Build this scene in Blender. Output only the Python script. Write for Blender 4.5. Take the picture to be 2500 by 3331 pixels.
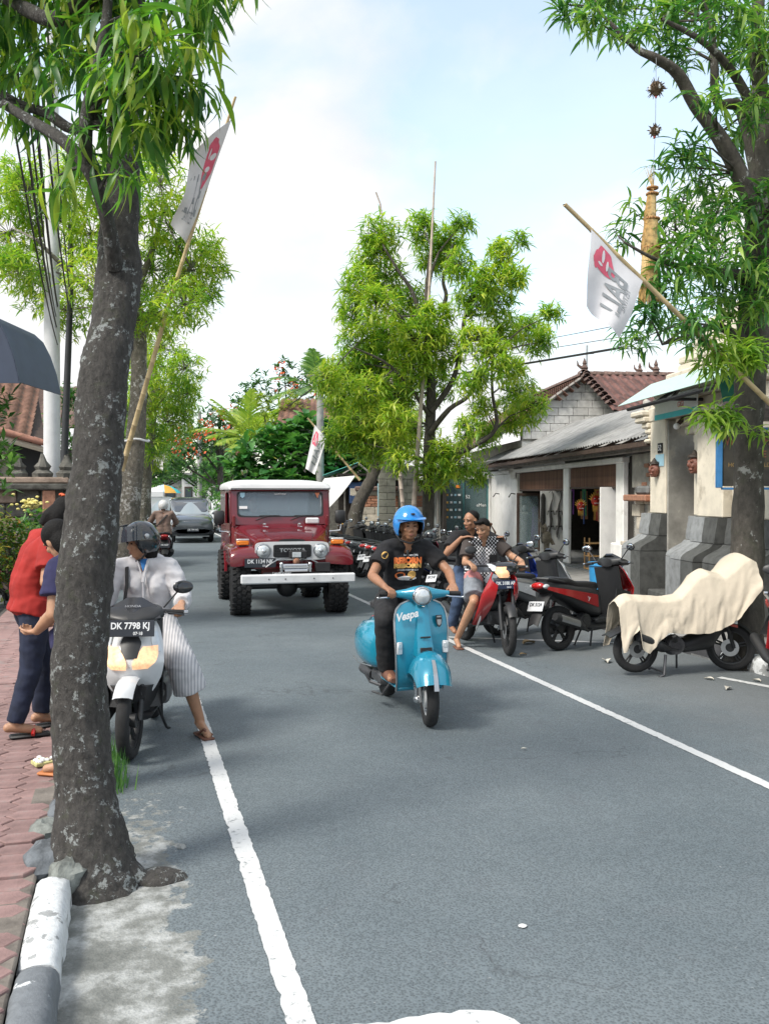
import bpy, bmesh, math, random
import numpy as np
from mathutils import Vector, Matrix, Euler, noise as mnoise
R = math.radians
sc = bpy.context.scene
COL = sc.collection
for _o in list(bpy.data.objects):
    bpy.data.objects.remove(_o)

# ------------------------------------------------------------------ camera
cam_d = bpy.data.cameras.new('street_camera')
cam = bpy.data.objects.new('street_camera', cam_d)
COL.objects.link(cam)
cam.location = (0, 0, 1.85)
cam.rotation_euler = (R(90 - 1.146), 0, R(-15.194))
cam_d.sensor_fit = 'HORIZONTAL'
cam_d.sensor_width = 36
cam_d.lens = 950 / 768 * 36
cam_d.clip_start = .05
cam_d.clip_end = 2000
sc.camera = cam

# ------------------------------------------------------------------ sky
SUN_EL, SUN_AZ = R(48), R(-112)          # azimuth clockwise from the street's far end: the sun stands to the left
wd = bpy.data.worlds.new('World')
sc.world = wd
wd.use_nodes = True
nt = wd.node_tree
nt.nodes.clear()
def wn(t, **k):
    n = nt.nodes.new(t)
    for a, b in k.items():
        setattr(n, a, b)
    return n
w_out = wn('ShaderNodeOutputWorld')
w_bg = wn('ShaderNodeBackground')
w_bg.inputs['Strength'].default_value = .1
w_sky = wn('ShaderNodeTexSky', sky_type='NISHITA')
w_sky.sun_disc = False
w_sky.sun_elevation = SUN_EL
w_sky.sun_rotation = SUN_AZ
w_sky.air_density = 1.0
w_sky.dust_density = 1.5
w_tc = wn('ShaderNodeTexCoord')
w_map = wn('ShaderNodeMapping')
w_map.inputs['Scale'].default_value = (1.0, 1.0, 1.9)
w_map.inputs['Location'].default_value = (3.62, 1.35, .25)
nt.links.new(w_tc.outputs['Generated'], w_map.inputs['Vector'])
w_n = wn('ShaderNodeTexNoise')
w_n.inputs['Scale'].default_value = 2.1
w_n.inputs['Detail'].default_value = 9
w_n.inputs['Roughness'].default_value = .52
w_n.inputs['Distortion'].default_value = .35
nt.links.new(w_map.outputs[0], w_n.inputs['Vector'])
w_r = wn('ShaderNodeValToRGB')
w_r.color_ramp.elements[0].position = .43
w_r.color_ramp.elements[0].color = (.36, .36, .36, 1)
w_r.color_ramp.elements[1].position = .55
w_r.color_ramp.elements[1].color = (1, 1, 1, 1)
nt.links.new(w_n.outputs['Fac'], w_r.inputs['Fac'])
w_n2 = wn('ShaderNodeTexNoise')
w_n2.inputs['Scale'].default_value = 3.4
w_n2.inputs['Detail'].default_value = 7
nt.links.new(w_map.outputs[0], w_n2.inputs['Vector'])
w_r2 = wn('ShaderNodeValToRGB')                       # sunlit and grey parts of the clouds
w_r2.color_ramp.elements[0].position = .35
w_r2.color_ramp.elements[0].color = (7.3, 7.5, 7.7, 1)
w_r2.color_ramp.elements[1].position = .62
w_r2.color_ramp.elements[1].color = (9.4, 9.2, 9.2, 1)
nt.links.new(w_n2.outputs['Fac'], w_r2.inputs['Fac'])
w_gain = wn('ShaderNodeMix', data_type='RGBA', blend_type='MULTIPLY')
w_gain.inputs['Factor'].default_value = 1
w_gain.inputs['B'].default_value = (3.2, 3.2, 2.85, 1)   # thin bright veil in front of the blue
nt.links.new(w_sky.outputs[0], w_gain.inputs['A'])
w_mix = wn('ShaderNodeMix', data_type='RGBA')
nt.links.new(w_r.outputs['Color'], w_mix.inputs['Factor'])
nt.links.new(w_gain.outputs['Result'], w_mix.inputs['A'])
nt.links.new(w_r2.outputs['Color'], w_mix.inputs['B'])
nt.links.new(w_mix.outputs['Result'], w_bg.inputs['Color'])
nt.links.new(w_bg.outputs[0], w_out.inputs['Surface'])

# ------------------------------------------------------------------ sun
sun_d = bpy.data.lights.new('sun', 'SUN')
sun_d.energy = 3.3
sun_d.angle = R(16)
sun_d.color = (1, .95, .87)
sun = bpy.data.objects.new('sun', sun_d)
COL.objects.link(sun)
_sd = Vector((math.sin(SUN_AZ) * math.cos(SUN_EL), math.cos(SUN_AZ) * math.cos(SUN_EL), math.sin(SUN_EL)))
sun.rotation_euler = _sd.to_track_quat('Z', 'Y').to_euler()
sun.location = (-20, 0, 30)

# ------------------------------------------------------------------ exposure
sc.view_settings.view_transform = 'Standard'
sc.view_settings.look = 'None'
sc.view_settings.gamma = 1
sc.view_settings.exposure = 0.34
sc.view_settings.use_curve_mapping = False
sc.render.engine = 'CYCLES'
sc.cycles.use_denoising = True
sc.cycles.max_bounces = 6
sc.cycles.transparent_max_bounces = 12
sc.cycles.caustics_reflective = False
sc.cycles.caustics_refractive = False

# ------------------------------------------------------------------ materials
MATS = {}
def _mk(name):
    m = bpy.data.materials.new(name)
    m.use_nodes = True
    return m, m.node_tree, m.node_tree.nodes['Principled BSDF']
def _coord(t, kind='Object'):
    return t.nodes.new('ShaderNodeTexCoord').outputs[kind]
def _noise(t, vec, scale, detail=4, rough=.55):
    n = t.nodes.new('ShaderNodeTexNoise')
    n.inputs['Scale'].default_value = scale
    n.inputs['Detail'].default_value = detail
    n.inputs['Roughness'].default_value = rough
    t.links.new(vec, n.inputs['Vector'])
    return n.outputs['Fac']
def _ramp(t, fac, stops):
    r = t.nodes.new('ShaderNodeValToRGB')
    e = r.color_ramp.elements
    while len(e) < len(stops):
        e.new(.5)
    for i, (p, c) in enumerate(stops):
        e[i].position = p
        e[i].color = tuple(c) + (1,) if len(c) == 3 else c
    t.links.new(fac, r.inputs['Fac'])
    return r.outputs['Color']
def _mix(t, fac, a, b, blend='MIX'):
    m = t.nodes.new('ShaderNodeMix')
    m.data_type = 'RGBA'
    m.blend_type = blend
    for s, x in (('Factor', fac), ('A', a), ('B', b)):
        if hasattr(x, 'links'):
            t.links.new(x, m.inputs[s])
        elif s == 'Factor':
            m.inputs[s].default_value = x
        else:
            m.inputs[s].default_value = tuple(x) + (1,) if len(x) == 3 else x
    return m.outputs['Result']
def _math(t, op, a, b=None):
    m = t.nodes.new('ShaderNodeMath')
    m.operation = op
    for i, x in enumerate((a, b)):
        if x is None:
            continue
        if hasattr(x, 'links'):
            t.links.new(x, m.inputs[i])
        else:
            m.inputs[i].default_value = x
    return m.outputs[0]
def _bump(t, b, h, strength, dist=.01):
    n = t.nodes.new('ShaderNodeBump')
    n.inputs['Strength'].default_value = strength
    n.inputs['Distance'].default_value = dist
    t.links.new(h, n.inputs['Height'])
    t.links.new(n.outputs[0], b.inputs['Normal'])
def dk(c, k):
    return tuple(min(1, x * k) for x in c)
def mat(name, col, rough=.6, metal=0, var=.12, vs=9, bump=0, bs=80, coat=0, emit=0, spots=None, objvar=0, spec=None):
    if name in MATS:
        return MATS[name]
    m, t, b = _mk(name)
    c = _coord(t)
    colo = None
    if var:
        f = _noise(t, c, vs, 5, .6)
        colo = _ramp(t, f, [(.3, dk(col, 1 - var * 1.6)), (.52, col), (.75, dk(col, 1 + var))])
    if spots:
        sc_, lo, hi, c2 = spots
        f = _noise(t, c, sc_, 6, .65)
        k = _ramp(t, f, [(lo, (0, 0, 0)), (hi, (1, 1, 1))])
        colo = _mix(t, k, colo or col, c2)
    if objvar:
        oi = t.nodes.new('ShaderNodeObjectInfo').outputs['Random']
        g = _ramp(t, oi, [(0, (1 - objvar,) * 3), (1, (1 + objvar,) * 3)])
        colo = _mix(t, 1.0, colo or col, g, 'MULTIPLY')
    if colo:
        t.links.new(colo, b.inputs['Base Color'])
    else:
        b.inputs['Base Color'].default_value = tuple(col) + (1,)
    b.inputs['Roughness'].default_value = rough
    b.inputs['Metallic'].default_value = metal
    if spec is not None:
        b.inputs['Specular IOR Level'].default_value = spec
    if coat:
        b.inputs['Coat Weight'].default_value = coat
        b.inputs['Coat Roughness'].default_value = .06
    if emit:
        b.inputs['Emission Color'].default_value = tuple(col) + (1,)
        b.inputs['Emission Strength'].default_value = emit
    if bump:
        _bump(t, b, _noise(t, c, bs, 5, .6), bump)
    MATS[name] = m
    return m
def glassmat(name, tint=(.6, .7, .75), rough=.03, alpha=.35):
    if name in MATS:
        return MATS[name]
    m, t, b = _mk(name)
    b.inputs['Base Color'].default_value = tuple(tint) + (1,)
    b.inputs['Roughness'].default_value = rough
    b.inputs['Alpha'].default_value = alpha
    b.inputs['Specular IOR Level'].default_value = .8
    MATS[name] = m
    return m
def leafmat(name, stops, trans=.45, clump=1.3, rough=.42):
    """leaf colours vary from leaf to leaf and from clump to clump"""
    if name in MATS:
        return MATS[name]
    m, t, b = _mk(name)
    gi = t.nodes.new('ShaderNodeNewGeometry').outputs['Random Per Island']
    oi = t.nodes.new('ShaderNodeObjectInfo').outputs['Random']
    pos = t.nodes.new('ShaderNodeNewGeometry').outputs['Position']
    nz = _noise(t, pos, clump, 3, .6)
    f = _math(t, 'MULTIPLY_ADD', _math(t, 'FRACT', _math(t, 'ADD', gi, oi)), .42)
    f.node.inputs[2].default_value = 0
    g = _math(t, 'ADD', f, _math(t, 'MULTIPLY', nz, .72))
    colo = _ramp(t, g, stops)
    t.links.new(colo, b.inputs['Base Color'])
    b.inputs['Roughness'].default_value = rough
    tr = t.nodes.new('ShaderNodeBsdfTranslucent')
    tc = _mix(t, 1.0, colo, (1.25, 1.55, .65), 'MULTIPLY')
    t.links.new(tc, tr.inputs['Color'])
    ms = t.nodes.new('ShaderNodeMixShader')
    ms.inputs[0].default_value = trans
    t.links.new(b.outputs[0], ms.inputs[1])
    t.links.new(tr.outputs[0], ms.inputs[2])
    t.links.new(ms.outputs[0], t.nodes['Material Output'].inputs['Surface'])
    MATS[name] = m
    return m
def barkmat(name, base, pale, amount=.6, scale=7):
    if name in MATS:
        return MATS[name]
    m, t, b = _mk(name)
    c = _coord(t)
    mp = t.nodes.new('ShaderNodeMapping')
    mp.inputs['Scale'].default_value = (1, 1, .55)
    t.links.new(c, mp.inputs['Vector'])
    f1 = _noise(t, mp.outputs[0], scale * 2.2, 8, .7)
    c1 = _ramp(t, f1, [(.3, dk(base, .45)), (.5, base), (.72, dk(base, 1.7))])
    f2 = _noise(t, c, scale * 1.5, 9, .75)
    f3 = _noise(t, c, scale * .35, 3, .5)
    k = _math(t, 'ADD', f2, _math(t, 'MULTIPLY', _math(t, 'SUBTRACT', f3, .5), .5))
    kk = _ramp(t, k, [(amount, (0, 0, 0)), (amount + .035, (1, 1, 1))])
    c2 = _mix(t, kk, c1, pale)
    f4 = _noise(t, c, scale * .8, 5, .6)
    c3 = _mix(t, _ramp(t, f4, [(.55, (0, 0, 0)), (.75, (.55, .55, .55))]), c2, (.055, .065, .035))
    t.links.new(c3, b.inputs['Base Color'])
    b.inputs['Roughness'].default_value = .9
    _bump(t, b, _math(t, 'ADD', f1, _math(t, 'MULTIPLY', f2, .7)), 1.0, .02)
    MATS[name] = m
    return m

# ------------------------------------------------------------------ mesh building
class MB:
    def __init__(s):
        s.v, s.f, s.m = [], [], []
    def add(s, vs, fs, mi=0, M=None):
        o = len(s.v)
        s.v += [tuple(M @ Vector(p)) for p in vs] if M is not None else [tuple(p) for p in vs]
        s.f += [tuple(i + o for i in f) for f in fs]
        s.m += [mi] * len(fs)
        return s
    def box(s, c, d, rot=None, ch=0, mi=0, M=None):
        hx, hy, hz = d[0] / 2, d[1] / 2, d[2] / 2
        T = Matrix.Translation(c)
        if rot is not None:
            T = T @ Euler(rot).to_matrix().to_4x4()
        if M is not None:
            T = M @ T
        if not ch:
            vs = [(x * hx, y * hy, z * hz) for x in (-1, 1) for y in (-1, 1) for z in (-1, 1)]
            fs = [(0, 1, 3, 2), (4, 6, 7, 5), (0, 4, 5, 1), (2, 3, 7, 6), (0, 2, 6, 4), (1, 5, 7, 3)]
            return s.add(vs, fs, mi, T)
        ch = min(ch, hx * .95, hy * .95, hz * .95)
        vs, idx = [], {}
        for x in (-1, 1):
            for y in (-1, 1):
                for z in (-1, 1):
                    for ax in range(3):
                        p = [x * (hx - ch), y * (hy - ch), z * (hz - ch)]
                        p[ax] = (x * hx, y * hy, z * hz)[ax]
                        idx[(x, y, z, ax)] = len(vs)
                        vs.append(p)
        fs = []
        I = idx
        for a in (-1, 1):
            fs.append([I[(a, -1, -1, 0)], I[(a, 1, -1, 0)], I[(a, 1, 1, 0)], I[(a, -1, 1, 0)]][::a])
            fs.append([I[(-1, a, -1, 1)], I[(-1, a, 1, 1)], I[(1, a, 1, 1)], I[(1, a, -1, 1)]][::a])
            fs.append([I[(-1, -1, a, 2)], I[(1, -1, a, 2)], I[(1, 1, a, 2)], I[(-1, 1, a, 2)]][::a])
        for a in (-1, 1):
            for b in (-1, 1):
                fs.append([I[(a, b, -1, 0)], I[(a, b, -1, 1)], I[(a, b, 1, 1)], I[(a, b, 1, 0)]])
                fs.append([I[(a, -1, b, 0)], I[(a, -1, b, 2)], I[(a, 1, b, 2)], I[(a, 1, b, 0)]])
                fs.append([I[(-1, a, b, 1)], I[(-1, a, b, 2)], I[(1, a, b, 2)], I[(1, a, b, 1)]])
                for c_ in (-1, 1):
                    fs.append([I[(a, b, c_, 0)], I[(a, b, c_, 1)], I[(a, b, c_, 2)]])
        return s.add(vs, fs, mi, T)
    def tube(s, pts, r, n=8, mi=0, caps=True, M=None, flat=1.0):
        pts = [Vector(p) for p in pts]
        rs = list(r) if hasattr(r, '__len__') else [r] * len(pts)
        rings = []
        up = None
        for i, p in enumerate(pts):
            d = (pts[min(i + 1, len(pts) - 1)] - pts[max(i - 1, 0)])
            if d.length < 1e-9:
                d = Vector((0, 0, 1))
            d.normalize()
            if up is None:
                up = Vector((0, 0, 1)) if abs(d.z) < .9 else Vector((1, 0, 0))
            a = d.cross(up)
            if a.length < 1e-6:
                a = d.orthogonal()
            a.normalize()
            b = d.cross(a) * -1
            up = b
            rings.append([p + (a * math.cos(2 * math.pi * k / n) + b * math.sin(2 * math.pi * k / n) * flat) * rs[i] for k in range(n)])
        return s.loft(rings, caps, mi, M)
    def cyl(s, p0, p1, r0, r1=None, n=14, mi=0, M=None):
        return s.tube([p0, p1], [r0, r0 if r1 is None else r1], n, mi, True, M)
    def loft(s, rings, caps=True, mi=0, M=None, closed=True):
        n = len(rings[0])
        vs = [p for r in rings for p in r]
        fs = []
        for i in range(len(rings) - 1):
            for k in range(n if closed else n - 1):
                k2 = (k + 1) % n
                fs.append((i * n + k, i * n + k2, (i + 1) * n + k2, (i + 1) * n + k))
        if caps and closed:
            fs.append(tuple(range(n))[::-1])
            fs.append(tuple((len(rings) - 1) * n + k for k in range(n)))
        return s.add(vs, fs, mi, M)
    def lathe(s, prof, n=24, mi=0, M=None, closed=False, a0=0, a1=2 * math.pi):
        full = abs(a1 - a0 - 2 * math.pi) < 1e-6
        k = n if full else n + 1
        rings = []
        for i in range(k):
            a = a0 + (a1 - a0) * i / n
            rings.append([(r * math.cos(a), r * math.sin(a), z) for r, z in prof])
        m = len(prof)
        vs = [p for r in rings for p in r]
        fs = []
        for i in range(n):
            j = (i + 1) % k
            for q in range(m if closed else m - 1):
                q2 = (q + 1) % m
                fs.append((i * m + q, j * m + q, j * m + q2, i * m + q2))
        return s.add(vs, fs, mi, M)
    def ell(s, c, r, n=14, m=9, mi=0, M=None, rot=None):
        T = Matrix.Translation(c)
        if rot is not None:
            T = T @ (rot if isinstance(rot, Matrix) else Euler(rot).to_matrix().to_4x4())
        if M is not None:
            T = M @ T
        r = (r, r, r) if not hasattr(r, '__len__') else r
        rings = []
        for j in range(1, m):
            th = math.pi * j / m
            rings.append([(r[0] * math.sin(th) * math.cos(2 * math.pi * k / n), r[1] * math.sin(th) * math.sin(2 * math.pi * k / n), -r[2] * math.cos(th)) for k in range(n)])
        vs = [p for q in rings for p in q] + [(0, 0, -r[2]), (0, 0, r[2])]
        b, t_ = len(vs) - 2, len(vs) - 1
        fs = []
        for i in range(m - 2):
            for k in range(n):
                k2 = (k + 1) % n
                fs.append((i * n + k, i * n + k2, (i + 1) * n + k2, (i + 1) * n + k))
        for k in range(n):
            k2 = (k + 1) % n
            fs.append((b, k2, k))
            fs.append((t_, (m - 2) * n + k, (m - 2) * n + k2))
        return s.add(vs, fs, mi, T)
    def prism(s, poly, t, M=None, mi=0):
        """2-D polygon (x, y) extruded along z from 0 to t"""
        n = len(poly)
        vs = [(x, y, 0) for x, y in poly] + [(x, y, t) for x, y in poly]
        fs = [tuple(range(n))[::-1], tuple(range(n, 2 * n))]
        fs += [(k, (k + 1) % n, n + (k + 1) % n, n + k) for k in range(n)]
        return s.add(vs, fs, mi, M)
    def sheet(s, fn, nu, nv, thick=0, mi=0, M=None):
        """fn(u, v) -> point, u and v in 0..1; thickness along the normal"""
        P = [[Vector(fn(i / nu, j / nv)) for j in range(nv + 1)] for i in range(nu + 1)]
        w = nv + 1
        vs = [p for r in P for p in r]
        fs = [(i * w + j, (i + 1) * w + j, (i + 1) * w + j + 1, i * w + j + 1) for i in range(nu) for j in range(nv)]
        if thick:
            N = []
            for i in range(nu + 1):
                for j in range(nv + 1):
                    du = P[min(i + 1, nu)][j] - P[max(i - 1, 0)][j]
                    dv = P[i][min(j + 1, nv)] - P[i][max(j - 1, 0)]
                    q = du.cross(dv)
                    N.append(q.normalized() if q.length > 1e-9 else Vector((0, 0, 1)))
            o = len(vs)
            vs = vs + [vs[k] - N[k] * thick for k in range(o)]
            fs += [tuple(o + i for i in f[::-1]) for f in list(fs)]
            loop = [i * w for i in range(nu + 1)] + [nu * w + j for j in range(1, w)] + [i * w + nv for i in range(nu - 1, -1, -1)] + [j for j in range(nv - 1, 0, -1)]
            for a in range(len(loop)):
                b_ = loop[(a + 1) % len(loop)]
                fs.append((loop[a], o + loop[a], o + b_, b_))
        return s.add(vs, fs, mi, M)
    def mesh(s, name, mats, smooth=40):
        me = bpy.data.meshes.new(name)
        me.from_pydata(s.v, [], s.f)
        for m in (mats if isinstance(mats, (list, tuple)) else [mats]):
            me.materials.append(m)
        if any(s.m):
            me.polygons.foreach_set('material_index', s.m)
        bm = bmesh.new()
        bm.from_mesh(me)
        bmesh.ops.recalc_face_normals(bm, faces=bm.faces)
        bm.to_mesh(me)
        bm.free()
        if smooth:
            me.polygons.foreach_set('use_smooth', [True] * len(me.polygons))
            me.set_sharp_from_angle(angle=R(smooth))
        me.update()
        return me
    def build(s, name, mats, parent=None, smooth=40, loc=None, rot=None):
        return link(name, s.mesh(name, mats, smooth), parent, loc, rot)
def link(name, me, parent=None, loc=None, rot=None):
    o = bpy.data.objects.new(name, me)
    COL.objects.link(o)
    if parent is not None:
        o.parent = parent
    if loc is not None:
        o.location = loc
    if rot is not None:
        o.rotation_euler = rot
    return o
def tag(o, label=None, cat=None, group=None, kind=None):
    for k, v in (('label', label), ('category', cat), ('group', group), ('kind', kind)):
        if v:
            o[k] = v
    return o
def thing(name, label, cat, loc=(0, 0, 0), rz=0, group=None, scale=1):
    o = link(name, None, None, loc, (0, 0, rz))
    o.scale = (scale,) * 3
    return tag(o, label, cat, group)
def copy_tree(o, parent=None):
    c = o.copy()
    COL.objects.link(c)
    c.parent = parent
    for ch in list(o.children):
        copy_tree(ch, c)
    return c
def frame(o, x, y=None, z=None):
    """4x4 from an origin and axes"""
    x = Vector(x).normalized()
    z = Vector(z).normalized()
    y = z.cross(x).normalized()
    z = x.cross(y)
    return Matrix(((x.x, y.x, z.x, o[0]), (x.y, y.y, z.y, o[1]), (x.z, y.z, z.z, o[2]), (0, 0, 0, 1)))
def XY(o=(0, 0, 0)):            # plane x,y
    return Matrix.Translation(o)
def evaluated(o):
    """mesh of an object after its modifiers, worked out in a small scene of its own"""
    s2 = bpy.data.scenes.get('workbench') or bpy.data.scenes.new('workbench')
    s2.collection.objects.link(o)
    vl = s2.view_layers[0]
    vl.update()
    me = bpy.data.meshes.new_from_object(o.evaluated_get(vl.depsgraph))
    bpy.data.objects.remove(o)
    return me
def text(name, s, size, M, material, parent, ex=.0015, sx=1.0, align='CENTER', bold=0.0):
    cu = bpy.data.curves.new(name, 'FONT')
    cu.body = s
    cu.size = size
    cu.extrude = ex
    cu.offset = bold
    cu.align_x = align
    cu.align_y = 'CENTER'
    cu.resolution_u = 3
    o = bpy.data.objects.new(name, cu)
    me = evaluated(o)
    me.transform(M @ Matrix.Diagonal((sx, 1, 1, 1)))
    me.materials.clear()
    me.materials.append(material)
    return link(name, me, parent)
def remesh(mb, voxel, name, mats, parent=None, smooth_it=3):
    """one continuous surface from overlapping pieces"""
    me = mb.mesh(name + '_src', [], 0)
    o = bpy.data.objects.new('tmp', me)
    md = o.modifiers.new('r', 'REMESH')
    md.mode = 'VOXEL'
    md.voxel_size = voxel
    if smooth_it:
        ms = o.modifiers.new('s', 'SMOOTH')
        ms.iterations = smooth_it
        ms.factor = .5
    m2 = evaluated(o)
    bpy.data.meshes.remove(me)
    m2.name = name
    m2.materials.clear()
    for m in (mats if isinstance(mats, (list, tuple)) else [mats]):
        m2.materials.append(m)
    m2.polygons.foreach_set('use_smooth', [True] * len(m2.polygons))
    return link(name, m2, parent) if parent is not False else m2
def sup(cx, cy, w, h, p=2.5, n=20):
    """superellipse outline"""
    out = []
    for k in range(n):
        a = 2 * math.pi * k / n
        c, s_ = math.cos(a), math.sin(a)
        out.append((cx + w * math.copysign(abs(c) ** (2 / p), c), cy + h * math.copysign(abs(s_) ** (2 / p), s_)))
    return out
def lerp(tab, z):
    """piecewise linear over a table [(z, a, b, ...)]"""
    if z <= tab[0][0]:
        return tab[0][1:]
    for a, b in zip(tab, tab[1:]):
        if z <= b[0]:
            k = (z - a[0]) / (b[0] - a[0])
            return tuple(p + (q - p) * k for p, q in zip(a[1:], b[1:]))
    return tab[-1][1:]
rnd = random.Random(7)
# ------------------------------------------------------------------ ground, road, pavements
def asphaltmat():
    m, t, b = _mk('asphalt')
    c = _coord(t)
    big = _noise(t, c, .38, 7, .66)
    mid = _noise(t, c, 3.2, 6, .65)
    vo = t.nodes.new('ShaderNodeTexVoronoi')
    vo.inputs['Scale'].default_value = 85
    t.links.new(c, vo.inputs['Vector'])
    grain = _noise(t, c, 75, 4, .7)
    c0 = _ramp(t, big, [(.26, (.066, .084, .095)), (.5, (.094, .114, .125)), (.74, (.126, .147, .157))])
    c1 = _mix(t, _ramp(t, mid, [(.30, (.45, .45, .45)), (.45, (0, 0, 0))]), c0, (.088, .100, .110))
    stones = _ramp(t, _math(t, 'ADD', _math(t, 'MULTIPLY', vo.outputs['Distance'], 1.0), _math(t, 'MULTIPLY', grain, .5)), [(.28, (.25, .25, .25)), (.55, (.95, .95, .95)), (.95, (1.7, 1.7, 1.7))])
    c2 = _mix(t, .6, c1, stones, 'MULTIPLY')
    # small dark pits and a few pale specks
    pit = _noise(t, c, 17, 7, .75)
    c3 = _mix(t, _ramp(t, pit, [(.30, (.9, .9, .9)), (.37, (0, 0, 0))]), c2, (.045, .05, .06))
    spk = _noise(t, c, 38, 3, .6)
    c4 = _mix(t, _ramp(t, spk, [(.68, (0, 0, 0)), (.73, (.6, .6, .6))]), c3, (.33, .34, .34))
    # dark drips, a tar-filled crack and tyre-polished tracks
    dr = _noise(t, c, 1.3, 8, .8)
    c4 = _mix(t, _ramp(t, dr, [(.30, (.65, .65, .65)), (.37, (0, 0, 0))]), c4, (.06, .068, .078))
    vc = t.nodes.new('ShaderNodeTexVoronoi')
    vc.feature = 'DISTANCE_TO_EDGE'
    vc.inputs['Scale'].default_value = .42
    wv = t.nodes.new('ShaderNodeVectorMath')
    wv.operation = 'ADD'
    nn = t.nodes.new('ShaderNodeTexNoise')
    nn.inputs['Scale'].default_value = 2.2
    nn.inputs['Detail'].default_value = 6
    t.links.new(c, nn.inputs['Vector'])
    t.links.new(c, wv.inputs[0])
    t.links.new(nn.outputs['Color'], wv.inputs[1])
    t.links.new(wv.outputs[0], vc.inputs['Vector'])
    brk = _noise(t, c, 1.0, 2, .5)
    crk = _math(t, 'ADD', vc.outputs['Distance'], _math(t, 'MULTIPLY', _math(t, 'GREATER_THAN', .54, brk), .2))
    c4 = _mix(t, _ramp(t, crk, [(.0015, (.55, .55, .55)), (.006, (0, 0, 0))]), c4, (.05, .055, .06))
    # spilt cement and dust along the left kerb
    sep = t.nodes.new('ShaderNodeSeparateXYZ')
    t.links.new(c, sep.inputs[0])
    n1 = _noise(t, c, 2.1, 7, .68)
    n2 = _noise(t, c, 14, 6, .7)
    edge = _math(t, 'SUBTRACT', _math(t, 'ADD', .30, _math(t, 'MULTIPLY', _math(t, 'SUBTRACT', n1, .5), 1.1)), sep.outputs[0])
    near = _math(t, 'SUBTRACT', 6.4, sep.outputs[1])
    k = _math(t, 'MINIMUM', _math(t, 'MULTIPLY', edge, 3.2), _math(t, 'MULTIPLY', near, .32))
    k = _math(t, 'ADD', k, _math(t, 'MULTIPLY', _math(t, 'SUBTRACT', n2, .55), 1.6))
    kk = _ramp(t, k, [(.16, (0, 0, 0)), (.27, (1, 1, 1))])
    cem = _ramp(t, _noise(t, c, 5, 7, .7), [(.32, (.10, .105, .095)), (.48, (.20, .205, .19)), (.60, (.40, .41, .40)), (.72, (.52, .53, .53))])
    c5 = _mix(t, _math(t, 'MULTIPLY', kk, .88), c4, cem)
    # worn, slightly paler parking strip on the right
    right = _ramp(t, _math(t, 'ADD', _math(t, 'MULTIPLY', _math(t, 'SUBTRACT', sep.outputs[0], 4.2), .5), _math(t, 'MULTIPLY', _math(t, 'SUBTRACT', n1, .5), .8)), [(0, (0, 0, 0)), (.5, (.45, .45, .45))])
    c6 = _mix(t, right, c5, (.155, .16, .16))
    t.links.new(c6, b.inputs['Base Color'])
    t.links.new(_ramp(t, mid, [(.3, (.62, .62, .62)), (.7, (.8, .8, .8))]), b.inputs['Roughness'])
    _bump(t, b, _math(t, 'ADD', _math(t, 'MULTIPLY', vo.outputs['Distance'], .8), _math(t, 'ADD', grain, pit)), .55, .006)
    return m
M_asph = asphaltmat()
def paintmat():
    m, t, b = _mk('road_paint')
    c = _coord(t)
    f = _noise(t, c, 26, 8, .72)
    g = _noise(t, c, 3, 4, .6)
    k = _ramp(t, _math(t, 'ADD', f, _math(t, 'MULTIPLY', g, .35)), [(.50, (0, 0, 0)), (.60, (1, 1, 1))])
    t.links.new(_mix(t, k, (.22, .235, .24), (.56, .57, .57)), b.inputs['Base Color'])
    b.inputs['Roughness'].default_value = .75
    _bump(t, b, _noise(t, c, 110, 4, .6), .4, .004)
    return m
M_paint = paintmat()
M_earth = mat('earth', (.12, .10, .07), .95, var=.3, vs=2)
M_conc = mat('concrete', (.30, .30, .29), .9, var=.25, vs=4, bump=.4, bs=40)
M_concd = mat('dark_concrete', (.16, .165, .165), .9, var=.3, vs=5, bump=.5, bs=45)

def slab(name, poly, z0, z1, m, kind='structure'):
    o = MB().prism(poly, z1 - z0, Matrix.Translation((0, 0, z0))).build(name, m, smooth=0)
    return tag(o, kind=kind)
slab('ground', [(-300, -60), (300, -60), (300, 500), (-300, 500)], -1.0, -.05, M_earth)
def road_h(u, v):
    return (-.30 + u * 6.55, -12 + v * 260, 0)
tag(MB().prism([(-.30, -12), (6.25, -12), (6.25, 150), (-.30, 150)], .2, Matrix.Translation((0, 0, -.2))).build('road', M_asph, smooth=0), kind='structure')
M_asph2 = mat('old_asphalt', (.12, .125, .13), .9, var=.2, vs=2, bump=.4, bs=70)
slab('side_lane', [(-4.2, -6), (-1.78, -6), (-1.78, 90), (-4.2, 90)], -.2, .012, M_asph2)

# painted lines with ragged edges
def stripe(name, p, q, w, label, z=.004, step=.03, rag=.004, cat='road marking', ends=0):
    p, q = Vector((*p, 0)), Vector((*q, 0))
    d = (q - p)
    L = d.length
    d.normalize()
    s = Vector((d.y, -d.x, 0))
    n = max(2, min(900, int(L / step)))
    r = random.Random(len(name) + int(L * 100))
    m = MB()
    vs, fs = [], []
    for i in range(n + 1):
        c = p + d * (L * i / n)
        for sg in (-1, 1):
            j = rag * (r.random() - .5) * 2 + (rag * 2.5 * (r.random() < .04) * -1)
            vs.append(c + s * sg * (w / 2 + j) + Vector((0, 0, z)))
    for i in range(n):
        fs.append((2 * i, 2 * i + 1, 2 * i + 3, 2 * i + 2))
    m.add(vs, fs)
    return tag(m.build(name, M_paint, smooth=0), label, cat, kind='structure')
stripe('lane_line', (.58, 3.2), (.58, 34), .10, 'white line along the left side of the road')
stripe('lane_line', (3.90, 1.5), (3.90, 17.0), .088, 'white line between road and parking strip')
stripe('lane_line', (3.90, 21), (3.90, 60), .11, 'far white line along parked motorbikes')
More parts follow.
